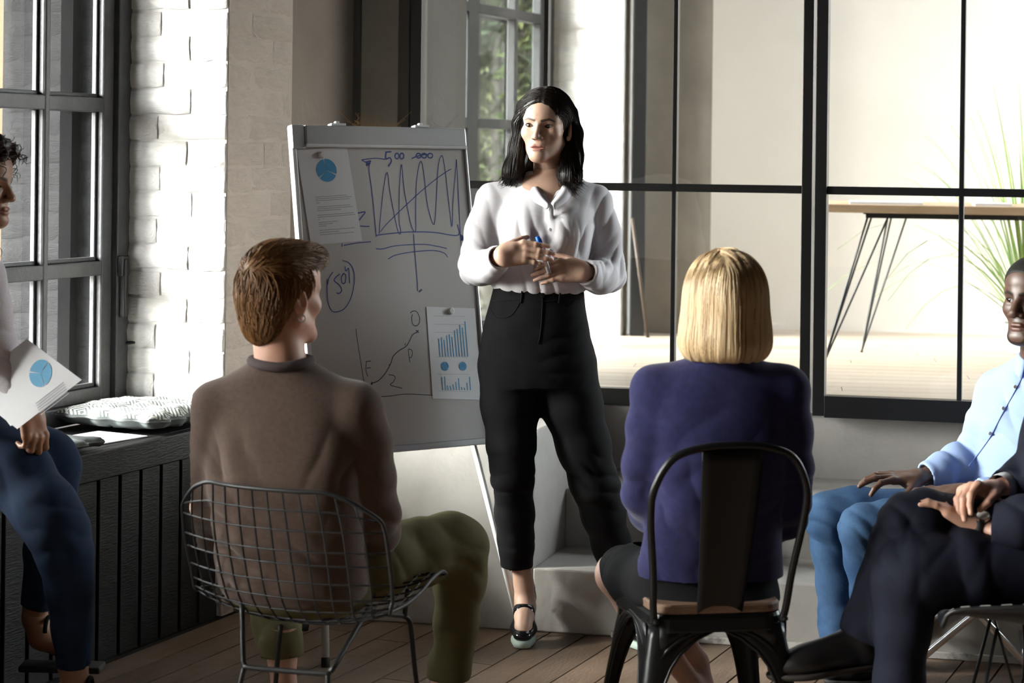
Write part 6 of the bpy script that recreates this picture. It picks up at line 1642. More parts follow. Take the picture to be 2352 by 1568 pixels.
    limb(g, [(J(1530, 1345, 5.05), .092), (J(1470, 1325, 5.20), .083), (J(1432, 1312, 5.315), .070)], 0.03)
    limb(g, [(J(1640, 1345, 5.05), .092), (J(1540, 1325, 5.25), .083), (J(1468, 1322, 5.36), .070)], 0.03)
    garment('skirt', g, m_black_cloth, root, [(J(1430, 1300, 5.25), (0.4, 1, 0.3), 0.1, 0.003, 14)], amp=0.002, seed=44, it=1)
    # pumps
    for i, (an_, f_) in enumerate(((an, f1), (an2, f2))):
        fw = np.array([0.78, 0.30, 0]) if i == 0 else np.array([0.55, -0.62, 0]); fw /= np.linalg.norm(fw)
        hl_ = np.array([an_[0] - fw[0] * 0.035, an_[1] - fw[1] * 0.035, 0.085]); toe = hl_ + fw * 0.20; toe[2] = 0.0
        so = empty('shoe', Vector(toe)); so.parent = root; so.matrix_parent_inverse = WM[root.name].inverted()
        g = Grid(*bounds([hl_, toe, an_ - [0, 0, 0.05]], 0.07), 0.0036); up_ = np.array([0, 0, 1.0])
        ball = toe - fw * 0.07 + up_ * 0.026
        g.add(cone(ball, toe - fw * 0.012 + up_ * 0.020, 0.038, 0.020, (up_, 0.62)), 0.015); g.add(cone(hl_ + up_ * 0.015 + fw * 0.03, ball, 0.031, 0.036, (up_, 0.75)), 0.015); g.add(cone(hl_ + fw * 0.028 + up_ * 0.015, hl_ + fw * 0.03 + up_ * 0.05, 0.033, 0.031), 0.012)
        g.cut(cone(ball - fw * 0.01 + up_ * 0.03, hl_ + fw * 0.03 + up_ * 0.075, 0.027, 0.028), 0.004)
        v, q = g.mesh(); smesh('upper', (relax(v, q, 1), q), m_nude, so)
        mobj('heel', tube([Vector(hl_ + fw * 0.02), Vector((hl_[0] + fw[0] * 0.016, hl_[1] + fw[1] * 0.016, 0.03)), Vector((hl_[0] + fw[0] * 0.014, hl_[1] + fw[1] * 0.014, 0.0))], [0.016, 0.006, 0.0055], 10), m_nude, so, smooth=True)
    # bob
    hl = Grid((-0.15, -0.14, -0.16), (0.15, 0.16, 0.16), 0.0028)
    hl.add(ell((0, 0.016, 0.035), (0.090, 0.103, 0.098)), 0.02)
    hl.add(loft([((0, 0.012, 0.134), .022, .026), ((0, 0.012, 0.126), .045, .052), ((0, 0.011, 0.110), .066, .076), ((0, 0.011, 0.085), .084, .094), ((0, 0.010, 0.055), .095, .104), ((0, 0.010, 0.0), .104, .108), ((0, 0.010, -0.06), .112, .108), ((0, 0.012, -0.095), .113, .104), ((0, 0.012, -0.118), .104, .094), ((0, 0.012, -0.130), .092, .082)], n=2.1), 0.03)
    hl.cut(ell((0, -0.125, -0.03), (0.066, 0.085, 0.105)), 0.012)
    hl.cut(cone((0, 0.0, -0.08), (0, 0.01, -0.2), 0.066, 0.070), 0.02)
    v, q = hl.mesh(); v = relax(v, q, 2); n_ = vnormals(v, q); ang = np.arctan2(v[:, 0], v[:, 1])
    v = v + n_ * (0.0020 * vnoise(np.stack([ang * 9, v[:, 2] * 2, ang * 0], 1), 14))[:, None]
    ho = smesh('hair', (xf(hm, v), q), m_hair_blonde, root)
    rr = random.Random(8); idx = [i for i in range(len(v)) if v[i, 2] > 0.045]; roots = [v[i] for i in rr.sample(idx, 2400)]
    def df(c, n2, k):
        top = max(0.0, min(1.0, (c.z - 0.085) / 0.05)); s_ = 1 if c.x > 0.02 else -1
        return Vector((s_ * (0.06 + 0.7 * top), 0.75 * top, -1))
    lines = flow_strands(v, q, roots, df, 20, 0.0125, 0.0012, 19, 0.025)
    wl_ = xf(hm, lines.reshape(-1, 3)).reshape(lines.shape); rs = np.random.RandomState(4)
    sel = rs.rand(len(wl_)) < 0.10
    ribbons('hair_strands', wl_[~sel], rs.uniform(0.0006, 0.0014, (~sel).sum()), m_hair_blonde, ho, taper=0.2)
    ribbons('darker_strands', wl_[sel], rs.uniform(0.0007, 0.0014, sel.sum()), m_hair_root, ho, taper=0.2)
blonde()

# ------------------------------------------------ man in the pale blue shirt
m_cuffw = M('white_shirt_cuff', (0.80, 0.80, 0.81), 0.7)
m_skin_d = skin_mat('skin_deep_brown', (0.115, 0.062, 0.042), (0.16, 0.07, 0.055), (0.012, 0.009, 0.008), 0.42)
m_blue_shirt = M('pale_blue_shirt', (0.40, 0.54, 0.86), 0.75, bump=[(350, 0.12)], spec=0.2)
m_denim = M('blue_denim', (0.026, 0.062, 0.135), 0.85, col2=(0.075, 0.145, 0.26), vscale=7, vlo=0.35, vhi=0.75, bump=[(420, 0.3)], spec=0.12)
m_black_hair = hair_mat('black_hair', (0.008, 0.007, 0.006), (0.014, 0.012, 0.010), 0.6)
def blue_shirt_man():
    root = person_root((1.5, 5.9, 0), 'seated man in pale blue shirt and blue jeans with hand on his thigh')
    body = Body()
    yaw = -0.87
    hm = head_matrix(P(2383, 688, 5.75), yaw, 0.0, 0.0, 1.10)
    nk = J(2398, 838, 5.80)
    make_head(body, root, hm, 0.0018, nk, ('dark', (0.025, 0.014, 0.009)), male=True, mouth=0.0011, nose=1.35, lipfull=1.25, gaze=(-0.25, -1, 0.0), lids=1.15, beard=0.75, neck_r=(0.056, 0.062))
    fw = np.array([math.sin(yaw), -math.cos(yaw), 0]); rt = np.array([fw[1], -fw[0], 0])
    hip = J(2345, 1195, 5.98)
    core(body, [(nk, .05), (J(2392, 930, 5.83), .085), (J(2370, 1080, 5.92), .09), (hip, .10)], [[(hip, .07), (J(1900, 1182, 6.08), .05), (J(1925, 1330, 6.1), .045), (J(1928, 1478, 6.08), .032)], [(hip, .07), (J(1978, 1215, 5.92), .05), (J(2005, 1350, 5.95), .045), (J(2005, 1500, 5.95), .032)], [(J(2392, 920, 5.83), .06), (J(2300, 900, 5.92), .045), (J(2245, 1038, 6.02), .036), (J(2118, 1096, 5.93), .026)], [(J(2392, 920, 5.83), .06), (J(2500, 910, 5.74), .045), (J(2480, 1080, 5.72), .036), (J(2300, 1130, 5.74), .028)]])
    make_hand(body, J(2118, 1096, 5.93), (-1, -0.12, 0.05), (-0.1, -0.15, 1), (0.1, -1, 0), [(0.15, 0.55, 0.30), (0.05, 0.35, 0.25), (0.05, 0.45, 0.25), (0.10, 0.45, 0.25)], spread=(0.30, 0.08, -0.08, -0.20), thumb=(0.6, 0.7, -0.35), forearm=J(2180, 1075, 5.97), h=0.0022, s=1.08)
    make_hand(body, J(2215, 1130, 5.74), (-0.9, 0.25, -0.05), (0, -0.3, 1), (0, 1, 0), [(0.2, 0.4, 0.3)] * 4, forearm=J(2290, 1130, 5.74), h=0.0028, s=1.08)
    body.build(m_skin_d, root)
    # cropped hair, beard shadow as separate thin hair shells
    g = Grid((-0.1, -0.12, -0.14), (0.1, 0.13, 0.14), 0.003)
    g.add(ell((0, 0.014, 0.038), (0.0775, 0.0975, 0.0835)), 0.01); g.add(ell((0, -0.034, 0.048), (0.0645, 0.059, 0.058)), 0.02); g.cut(ell((0, -0.125, 0.0), (0.095, 0.085, 0.082)), 0.006); g.halfspace((0, 0, -0.035), (0, -0.3, -1))
    for s_ in (-1, 1): g.cut(ell((s_ * 0.078, 0.010, -0.010), (0.02, 0.03, 0.042)), 0.006)
    v, q = g.mesh(); smesh('hair', (xf(hm, relax(v, q, 1)), q), m_black_hair, root)
    # shirt
    g = Grid(J(2050, 800, 5.55) - [0, 0, 0.52], (J(2620, 800, 5.5)[0], 6.20, J(2400, 800, 5.8)[2]), 0.0058)
    ux, uy = rt, -fw
    R = [(818, 2398, .068, .064, 5.80), (838, 2397, .10, .075, 5.81), (870, 2395, .165, .090, 5.82), (920, 2392, .195, .112, 5.83), (1000, 2384, .195, .124, 5.87), (1080, 2370, .185, .130, 5.92), (1150, 2352, .180, .135, 5.96), (1190, 2345, .175, .132, 5.98)]
    g.add(loft([(J(cx, py, Y), hw, hd) for py, cx, hw, hd, Y in R], ux, uy), 0.02)
    g.add(cone(J(2350, 868, 5.84), J(2298, 898, 5.91), .05, .064), 0.03); g.add(cone(J(2440, 868, 5.77), J(2500, 898, 5.73), .05, .064), 0.03)
    limb(g, [(J(2297, 902, 5.92), .066), (J(2268, 975, 5.98), .060), (J(2245, 1038, 6.02), .056), (J(2205, 1062, 5.995), .052), (J(2165, 1080, 5.96), .047), (J(2126, 1094, 5.935), .043)], 0.025)
    limb(g, [(J(2500, 902, 5.73), .066), (J(2500, 1000, 5.72), .060), (J(2480, 1080, 5.72), .054), (J(2350, 1120, 5.74), .046), (J(2260, 1130, 5.74), .042)], 0.025)
    for wq, fa2 in ((J(2118, 1096, 5.93), J(2180, 1075, 5.97)), (J(2215, 1130, 5.74), J(2300, 1130, 5.74))):
        d = (wq - fa2) / np.linalg.norm(wq - fa2); flat_cap(g, wq - d * 0.012, d, 0.07, 0.06); g.cut(cone(wq - d * 0.05, wq + d * 0.02, 0.034, 0.036), 0.002)
    g.cut(cone(J(2398, 795, 5.79), J(2397, 836, 5.80), 0.063, 0.062), 0.003)
    sh_ = garment('shirt', g, m_blue_shirt, root, [
        (J(2230, 1040, 5.95), (0.8, 0.2, 0.6), 0.10, 0.0065, 16), (J(2290, 1010, 5.78), (0.5, 0.3, 0.8), 0.13, 0.0070, 10), (J(2230, 1100, 5.85), (0.6, 0.2, 0.8), 0.10, 0.0065, 12), (J(2310, 930, 5.80), (0.9, 0, 0.4), 0.09, 0.005, 13), (J(2260, 960, 5.93), (0.6, 0, 0.8), 0.08, 0.005, 15)], amp=0.004, scale=7, seed=51, it=1)
    sv = np.empty(len(sh_.data.vertices) * 3, f32); sh_.data.vertices.foreach_get('co', sv); sq = np.empty(len(sh_.data.loops), np.int32); sh_.data.loops.foreach_get('vertex_index', sq); bv = bvh_of(sv.reshape(-1, 3), sq.reshape(-1, 4))
    line_ = []
    for p in spline([P(2356, 850, 5.7), P(2330, 900, 5.7), P(2302, 950, 5.7), P(2270, 1010, 5.7), P(2225, 1070, 5.7)], 8):
        o = V(0, 0, CZ); d = (p - o).normalized(); h_ = bv.ray_cast(o, d)
        if h_[0] is not None: line_.append(h_[0] - d * 0.001)
    if len(line_) > 3:
        mobj('placket', tube(line_, 0.0022, 5), M('blue_seam', (0.24, 0.34, 0.66), 0.8), sh_, smooth=True)
        for i in (6, 14, 22):
            if i < len(line_):
                c = line_[i] + V(-0.008, -0.002, 0); mobj('button', tube([c + V(0.001, 0.003, 0), c + V(0, -0.001, 0), c + V(0, -0.002, 0)], [0.0055, 0.0055, 0.004], 10), m_cuffw, sh_)
    c0 = J(2398, 822, 5.80)
    for sgn in (1, -1):
        v, f = [], []
        for k in range(13):
            t = k / 12; a = 2.5 - 2.32 * t; rad = fw * math.cos(a) + rt * sgn * math.sin(a)
            top = c0 + rad * 0.066 + [0, 0, 0.022 - 0.026 * t ** 2]; fold = c0 + rad * 0.074 + [0, 0, 0.020 - 0.026 * t ** 2]; bot = c0 + rad * (0.086 + 0.004 * t) + [0, 0, -0.014 - 0.046 * t ** 3]
            v += [tuple(top), tuple(fold), tuple(bot)]
        for k in range(12): f += [(3 * k, 3 * k + 1, 3 * k + 4, 3 * k + 3), (3 * k + 1, 3 * k + 2, 3 * k + 5, 3 * k + 4)]
        so_ = mobj('collar', (v, f), m_blue_shirt, sh_, smooth=True).modifiers.new('solid', 'SOLIDIFY'); so_.thickness = 0.003
    # jeans
    g = Grid((J(1815, 1200, 6.1)[0], 5.72, 0.02), (J(2560, 1200, 5.9)[0], 6.35, 0.70), 0.0068)
    g.add(loft([(J(2360, 1250, 5.97), .17, .14), (J(2350, 1220, 5.97), .18, .15), (J(2345, 1180, 5.97), .175, .138)], ux, uy), 0.02)
    limb(g, [(J(2310, 1205, 6.04), .090), (J(2120, 1185, 6.08), .083), (J(1960, 1176, 6.09), .074), (J(1905, 1186, 6.085), .070), (J(1912, 1260, 6.10), .063), (J(1922, 1340, 6.10), .058), (J(1925, 1420, 6.09), .055), (J(1926, 1484, 6.08), .056)], 0.03)
    limb(g, [(J(2310, 1220, 5.90), .090), (J(2150, 1215, 5.90), .083), (J(2040, 1210, 5.92), .076), (J(1985, 1216, 5.92), .071), (J(1992, 1290, 5.94), .064), (J(2002, 1370, 5.95), .058), (J(2008, 1500, 5.95), .055)], 0.03)
    flat_cap(g, J(1926, 1480, 6.08), (0, 0, -1), 0.09); flat_cap(g, J(2008, 1496, 5.95), (0, 0, -1), 0.09)
    garment('jeans', g, m_denim, root, [(J(1905, 1215, 6.03), (0.5, 0, 1), 0.09, 0.0065, 18), (J(1985, 1245, 5.87), (0.6, 0, 0.9), 0.10, 0.0070, 17), (J(1925, 1430, 6.04), (0, 0, 1), 0.08, 0.004, 16), (J(2110, 1170, 6.0), (1, 0.2, 0.3), 0.10, 0.004, 14)], amp=0.003, scale=8, seed=61, it=1)
    simple_shoe(root, J(1815, 1500, 6.05) * [1, 1, 0], J(1950, 1500, 6.10) * [1, 1, 0], m_black_cloth, m_rubber); simple_shoe(root, J(1895, 1500, 5.90) * [1, 1, 0], J(2035, 1500, 5.96) * [1, 1, 0], m_black_cloth, m_rubber)
blue_shirt_man()

# ------------------------------------------------ man in the dark suit
m_suit = M('midnight_suit', (0.0075, 0.0088, 0.0175), 0.8, col2=(0.0095, 0.011, 0.021), vscale=30, bump=[(420, 0.2)], spec=0.15)
m_leather_shoe = M('black_leather_shoe', (0.010, 0.009, 0.009), 0.32, spec=0.4)
def suit_man():
    root = person_root((1.38, 4.93, 0), 'man in dark suit sitting with crossed legs and folded hands')
    body = Body(); yaw = -1.35
    fw = np.array([math.sin(yaw), -math.cos(yaw), 0]); rt = np.array([fw[1], -fw[0], 0])
    nk = J(2535, 790, 5.02)
    hm = head_matrix(P(2525, 640, 5.02), yaw, 0.0, 0.0, 1.05)
    make_head(body, root, hm, 0.0035, nk, ('grey', (0.1, 0.1, 0.1)), male=True, neck_r=(0.056, 0.062))
    hip = J(2440, 1285, 4.97)
    ankU, toeU = J(1985, 1452, 4.97), J(1764, 1562, 4.93)
    core(body, [(nk, .05), (J(2510, 900, 5.0), .09), (J(2470, 1120, 4.98), .09), (hip, .10)], [[(hip, .07), (J(2085, 1205, 4.97), .055), (ankU, .035)], [(hip, .07), (J(2085, 1330, 4.86), .055), (J(2065, 1560, 4.86), .04), (np.array([J(2060, 1560, 4.86)[0], 4.86, 0.09]), .035)], [(J(2510, 900, 5.0), .06), (J(2480, 900, 5.17), .05), (J(2420, 1085, 5.13), .04), (J(2300, 1118, 5.0), .024)], [(J(2510, 900, 5.0), .06), (J(2530, 920, 4.83), .05), (J(2440, 1185, 4.82), .036), (J(2292, 1220, 4.882), .022)]])
    # upper (far) hand hangs over the nearer one
    make_hand(body, J(2284, 1124, 4.97), (-0.80, -0.55, 0.20), (-0.55, -0.05, 0.95), (0.6, -0.8, 0), [(0.75, 0.55, 0.30), (0.85, 0.55, 0.30), (0.90, 0.55, 0.30), (0.90, 0.5, 0.30)], spread=(0.06, 0.02, -0.04, -0.10), thumb=(0.75, 0.45, -0.45), thumb_curl=(0.5, 0.4), forearm=J(2335, 1108, 5.05), h=0.0020, s=1.05)
    make_hand(body, J(2244, 1208, 4.915), (-0.80, 0.12, 0.52), (0.52, -0.12, 0.85), (0.1, 1, 0), [(0.4, 0.6, 0.4), (0.4, 0.6, 0.4), (0.3, 0.5, 0.4), (0.15, 0.3, 0.2)], thumb=(0.7, 0.6, -0.1), forearm=J(2290, 1222, 4.88), h=0.0020, s=1.05)
    body.build(m_skin_b, root)
    g = Grid((-0.1, -0.12, -0.12), (0.1, 0.13, 0.14), 0.004); g.add(ell((0, 0.016, 0.040), (0.080, 0.100, 0.086)), 0.01); g.add(ell((0, -0.036, 0.056), (0.065, 0.060, 0.056)), 0.02); g.cut(ell((0, -0.125, -0.005), (0.095, 0.085, 0.075)), 0.008); g.halfspace((0, 0, -0.05), (0, -0.3, -1))
    for s_ in (-1, 1): g.cut(ell((s_ * 0.078, 0.006, -0.015), (0.02, 0.03, 0.042)), 0.006)
    v, q = g.mesh(); smesh('hair', (xf(hm, relax(v, q, 1)), q), m_hair_dark, root)
    # trousers
    g = Grid((J(1900, 1200, 4.9)[0], 4.68, 0.10), (J(2620, 1200, 4.9)[0], 5.22, 0.80), 0.0068)
    g.add(loft([(J(2450, 1330, 4.97), .17, .15), (J(2445, 1290, 4.97), .185, .158), (J(2440, 1240, 4.97), .175, .14)], rt, -fw), 0.02)
    limb(g, [(J(2400, 1265, 5.03), .098), (J(2240, 1225, 5.0), .092), (J(2130, 1204, 4.98), .084), (J(2092, 1208, 4.97), .080), (J(2065, 1270, 4.97), .074), (J(2030, 1350, 4.97), .066), (J(1992, 1430, 4.97), .058), (J(1980, 1460, 4.97), .056)], 0.03)
    limb(g, [(J(2400, 1300, 4.88), .098), (J(2220, 1310, 4.87), .090), (J(2110, 1318, 4.86), .082), (J(2080, 1338, 4.86), .078), (J(2072, 1440, 4.86), .066), (J(2066, 1560, 4.86), .060), (np.array([J(2062, 1560, 4.86)[0], 4.86, 0.13]), .060)], 0.03)
    flat_cap(g, J(1978, 1466, 4.97), (-0.4, 0, -1), 0.09, 0.09)
    garment('trousers', g, m_suit, root, [(J(2085, 1195, 4.90), (0.9, 0, 0.6), 0.10, 0.0075, 14), (J(2150, 1240, 4.9), (1, 0, -0.5), 0.13, 0.0070, 12), (J(2050, 1320, 4.9), (0.5, 0, 1), 0.10, 0.004, 12), (J(2200, 1290, 4.8), (1, 0, 0.2), 0.12, 0.004, 12)], amp=0.003, scale=7, seed=71, it=1)
    so1 = simple_shoe(root, toeU, ankU + np.array([0.055, 0.01, -0.085]), m_leather_shoe, M('dark_sole', (0.02, 0.016, 0.013), 0.6), w=0.047, h_=0.095, laces=True)
    fz = J(2060, 1560, 4.86); simple_shoe(root, (fz[0] - 0.20, 4.84, 0.0), (fz[0] + 0.07, 4.87, 0.0), m_leather_shoe, _mats['dark_sole'], w=0.047, h_=0.095)
    # jacket
    g = Grid((J(2205, 1200, 5.0)[0], 4.62, J(2400, 1340, 4.9)[2]), (J(2700, 1200, 5.0)[0], 5.34, J(2500, 790, 5.0)[2]), 0.0065)
    R = [(815, 2535, .085, .075, 5.02), (845, 2530, .15, .09, 5.01), (900, 2518, .205, .120, 5.0), (980, 2500, .210, .135, 5.0), (1080, 2480, .200, .140, 4.985), (1180, 2462, .195, .145, 4.98), (1260, 2448, .200, .155, 4.975), (1320, 2440, .200, .160, 4.975)]
    g.add(loft([(J(cx, py, Y), hw, hd) for py, cx, hw, hd, Y in R], rt, -fw), 0.02)
    limb(g, [(J(2490, 890, 5.17), .07), (J(2455, 990, 5.19), .064), (J(2420, 1085, 5.14), .060), (J(2355, 1102, 5.07), .054), (J(2304, 1117, 5.0), .045)], 0.03)
    limb(g, [(J(2545, 900, 4.82), .07), (J(2500, 1040, 4.79), .064), (J(2445, 1180, 4.79), .062), (J(2350, 1198, 4.82), .058), (J(2258, 1214, 4.87), .050)], 0.03)
    g.cut(cone(J(2450, 830, 4.98), J(2392, 1010, 4.95), 0.03, 0.012), 0.004)
    flat_cap(g, J(2306, 1116, 5.003), (-0.65, -0.75, -0.1), 0.09, 0.09); flat_cap(g, J(2278, 1213, 4.868), (-0.9, 0.3, 0.1), 0.09, 0.11)
    g.cut(cone(J(2335, 1108, 5.05), J(2290, 1122, 4.98), 0.036, 0.038), 0.002); g.cut(cone(J(2300, 1205, 4.85), J(2240, 1217, 4.88), 0.040, 0.042), 0.002)
    ja = garment('jacket', g, m_suit, root, [(J(2420, 1100, 5.05), (0.6, 0, 0.8), 0.10, 0.006, 13), (J(2330, 1200, 4.79), (0.9, 0, 0.4), 0.10, 0.0070, 12), (J(2400, 1250, 4.80), (0.5, 0, 0.9), 0.12, 0.006, 11)], amp=0.003, seed=75, it=1)
    g = Grid(*bounds([J(2535, 800, 5.02), J(2420, 1100, 4.95)], 0.12), 0.007)
    g.add(cone(J(2520, 845, 5.01), J(2440, 1090, 4.965), 0.105, 0.075), 0.02); g.cut(cone(J(2535, 780, 5.02), J(2533, 820, 5.02), 0.064, 0.064), 0.003)
    garment('shirt', g, m_cuffw, root, amp=0.001)
    d = (J(2284, 1124, 4.97) - J(2335, 1108, 5.05)); d /= np.linalg.norm(d); c = J(2297, 1120, 4.991)
    mobj('shirt_cuff', tube([Vector(c - d * 0.03), Vector(c), Vector(c + d * 0.008)], [0.036, 0.035, 0.034], 18, cap=False), m_cuffw, ja, smooth=True)
    return J(2248, 1212, 4.885)
wpt = suit_man()
wa = Vector(J(2290, 1228, 4.86)) - Vector(J(2234, 1208, 4.90)); wa.normalize(); wc = Vector(J(2258, 1213, 4.903))
watch = empty('wrist_watch', wc, 'steel watch with dark strap on the nearer wrist of the man in the suit', 'watch')
wu = wa.orthogonal().normalized(); wv = wa.cross(wu)
ring = [wc + (wu * 0.0335 * math.cos(a) + wv * 0.0335 * math.sin(a)) for a in [2 * math.pi * k / 28 for k in range(28)]]
v, f = [], []
for p in ring: v += [tuple(p - wa * 0.010), tuple(p + wa * 0.010)]
for k in range(28): f.append((2 * k, 2 * k + 1, (2 * k + 3) % 56, (2 * k + 2) % 56))
so_ = mobj('strap', (v, f), m_rubber, watch, smooth=True).modifiers.new('solid', 'SOLIDIFY'); so_.thickness = 0.003
cdir = V(-0.25, -0.35, 0.9); cdir = (cdir - wa * cdir.dot(wa)).normalized()
mobj('case', tube([wc + cdir * 0.030, wc + cdir * 0.034, wc + cdir * 0.040, wc + cdir * 0.041], [0.017, 0.019, 0.019, 0.016], 24), m_chrome, watch, smooth=False)
mobj('dial', tube([wc + cdir * 0.0408, wc + cdir * 0.0414], 0.0155, 24), M('watch_dial', (0.7, 0.7, 0.68), 0.3), watch)

# ------------------------------------------------ woman at the left edge, perched on the bench
m_skin_e = skin_mat('skin_warm_brown', (0.32, 0.165, 0.095), (0.26, 0.085, 0.08), (0.03, 0.018, 0.012), 0.45)
m_lilac = M('pale_lilac_sweater', (0.62, 0.57, 0.60), 0.85, bump=[(300, 0.25)], spec=0.15)
m_indigo = M('indigo_denim', (0.010, 0.020, 0.046), 0.85, col2=(0.016, 0.030, 0.062), vscale=9, bump=[(420, 0.3)], spec=0.12)
m_curl = hair_mat('dark_curly_hair', (0.018, 0.011, 0.008), (0.04, 0.024, 0.016), 0.45)
def bench_woman():
    root = person_root((-1.5, 5.45, 0), 'woman in pale sweater and dark jeans perched on the bench holding a printed sheet')
    body = Body(); yaw = math.pi / 2 - 0.22
    hm = head_matrix(P(-52, 422, 5.42), yaw, 0.06, 0.0, 1.0)
    nk = J(-75, 590, 5.42)
    make_head(body, root, hm, 0.0018, nk, ('brown2', (0.035, 0.018, 0.01)), mouth=0.0012, nose=1.12, lipfull=1.35, gaze=(0.05, -1, -0.10), neck_r=(0.044, 0.05))
    hip = J(-85, 985, 5.46)
    hemN, ankN = J(168, 1530, 5.20), J(172, 1560, 5.20)
    ankF = J(80, 1420, 5.58)
    core(body, [(nk, .045), (J(-80, 690, 5.42), .08), (J(-85, 860, 5.44), .08), (hip, .09)], [[(hip, .07), (J(135, 1215, 5.22), .05), (hemN, .034), (ankN + [0, 0, -0.08], .03)], [(hip, .07), (J(118, 1062, 5.46), .05), (ankF, .032)], [(J(-80, 660, 5.42), .05), (J(-30, 640, 5.36), .036), (J(0, 800, 5.34), .03), (J(68, 935, 5.26), .022)], [(J(-80, 660, 5.42), .05), (J(-90, 640, 5.56), .036), (J(-60, 820, 5.58), .03), (J(20, 930, 5.45), .022)]])
    make_hand(body, J(68, 932, 5.26), (0.30, -0.05, -0.95), (0.75, -0.65, 0.1), (0.5, 0.75, 0.2), [(0.55, 0.95, 0.6), (0.6, 1.0, 0.6), (0.65, 1.0, 0.6), (0.7, 1.0, 0.6)], thumb=(0.85, 0.2, -0.45), forearm=J(40, 880, 5.30), h=0.0020, s=0.95)
    g = Grid(*bounds([ankN, ankN + [0.14, -0.02, -0.13], ankF, ankF + [0.16, 0.0, -0.13]], 0.07), 0.005)
    limb(g, [(ankN + [0, 0, 0.05], .035), (ankN, .032), (ankN + [0.02, 0, -0.06], .034), (ankN + [0.10, -0.02, -0.105], .030), (ankN + [0.15, -0.03, -0.115], .022)], 0.02)
    limb(g, [(ankF + [0, 0, 0.05], .035), (ankF, .032), (ankF + [0.02, 0, -0.05], .034), (ankF + [0.10, 0.02, -0.095], .030)], 0.02)
    v, q = g.mesh(); body.add(relax(v, q, 1), q)
    body.build(m_skin_e, root)
    # sweater
    g = Grid((J(-290, 700, 5.4)[0], 5.15, 0.82), (J(110, 700, 5.3)[0], 5.72, J(-60, 560, 5.4)[2]), 0.0058)
    fw = np.array([math.sin(yaw), -math.cos(yaw), 0]); rt = np.array([fw[1], -fw[0], 0])
    R = [(575, -74, .06, .055, 5.42), (600, -78, .11, .07, 5.42), (640, -82, .155, .085, 5.42), (700, -82, .165, .10, 5.42), (800, -85, .155, .10, 5.43), (900, -86, .15, .105, 5.44), (985, -88, .16, .115, 5.46)]
    g.add(loft([(J(cx, py, Y), hw, hd) for py, cx, hw, hd, Y in R], rt, -fw), 0.02)
    limb(g, [(J(-38, 632, 5.32), .058), (J(-24, 710, 5.31), .054), (J(-10, 790, 5.31), .052), (J(12, 845, 5.31), .050), (J(38, 892, 5.295), .044), (J(56, 918, 5.275), .038)], 0.025)
    limb(g, [(J(-100, 632, 5.54), .056), (J(-90, 740, 5.57), .052), (J(-60, 830, 5.58), .048), (J(10, 920, 5.47), .038)], 0.025)
    d = J(68, 932, 5.26) - J(38, 885, 5.30); d /= np.linalg.norm(d); flat_cap(g, J(64, 925, 5.266), d, 0.07, 0.06); g.cut(cone(J(50, 905, 5.285), J(75, 945, 5.25), 0.030, 0.030), 0.002)
    garment('sweater', g, m_lilac, root, [(J(0, 800, 5.28), (0.3, 0, 1), 0.09, 0.005, 16), (J(45, 905, 5.26), (0.5, 0, 0.85), 0.05, 0.003, 26)], amp=0.003, seed=81, it=1)
    # jeans
    g = Grid((J(-260, 1000, 5.4)[0], 5.02, 0.10), (J(240, 1200, 5.2)[0], 5.80, 0.92), 0.0072)
    g.add(loft([(J(-85, 1020, 5.46), .165, .13), (J(-85, 990, 5.46), .168, .132), (J(-88, 940, 5.455), .15, .11)], rt, -fw), 0.02)
    limb(g, [(J(-50, 1020, 5.40), .098), (J(40, 1090, 5.32), .092), (J(105, 1170, 5.24), .082), (J(133, 1215, 5.21), .078), (J(150, 1270, 5.20), .070), (J(160, 1350, 5.20), .058), (J(166, 1440, 5.20), .050), (J(169, 1534, 5.20), .045)], 0.03)
    limb(g, [(J(-55, 1010, 5.52), .095), (J(40, 1030, 5.50), .085), (J(108, 1052, 5.47), .076), (J(122, 1075, 5.465), .072), (J(118, 1150, 5.48), .064), (J(105, 1260, 5.52), .055), (J(85, 1395, 5.57), .047)], 0.03)
    flat_cap(g, J(169, 1532, 5.20), (0.05, 0, -1), 0.08); g.cut(cone(J(168, 1510, 5.20), J(169, 1550, 5.20), 0.037, 0.038), 0.002); flat_cap(g, J(84, 1392, 5.57), (-0.2, 0.1, -1), 0.08)
    garment('jeans', g, m_indigo, root, [(J(140, 1225, 5.15), (0.3, 0, 1), 0.10, 0.006, 15), (J(165, 1500, 5.17), (0, 0, 1), 0.05, 0.003, 30), (J(20, 1100, 5.28), (0.8, 0, 0.7), 0.12, 0.004, 12)], amp=0.002, seed=85, it=1, fm=1.1, ridge=0.0008)
    # sandals
    for a_ in (ankN, ankF):
        so = empty('sandal', Vector(a_)); so.parent = root; so.matrix_parent_inverse = WM[root.name].inverted()
        s0 = Vector(a_) + V(-0.035, 0.0, -0.115); 
        mobj('sole', ppd(s0 + V(0, -0.045, -0.014 - 0.012), V(0.23, -0.01, 0), V(0, 0.085, 0), V(0, 0, 0.018)), m_rubber, so, bev=0.006)
        for dx, dz in ((0.035, -0.02), (0.11, -0.075)):
            c = Vector(a_) + V(dx, -0.004, dz - 0.01); mobj('strap', tube([c + V(0.004, 0.040 * math.cos(t), 0.036 * math.sin(t)) for t in [math.pi * k / 12 for k in range(13)]], 0.006, 8), m_black_cloth, so, smooth=True)
    # curls
    g = Grid((-0.14, -0.15, -0.22), (0.14, 0.18, 0.17), 0.0036)
    g.add(ell((0, 0.035, 0.045), (0.094, 0.105, 0.095)), 0.02); g.add(ell((0, 0.075, -0.05), (0.085, 0.07, 0.11)), 0.03); g.add(ell((0, 0.07, -0.14), (0.075, 0.06, 0.06)), 0.03)
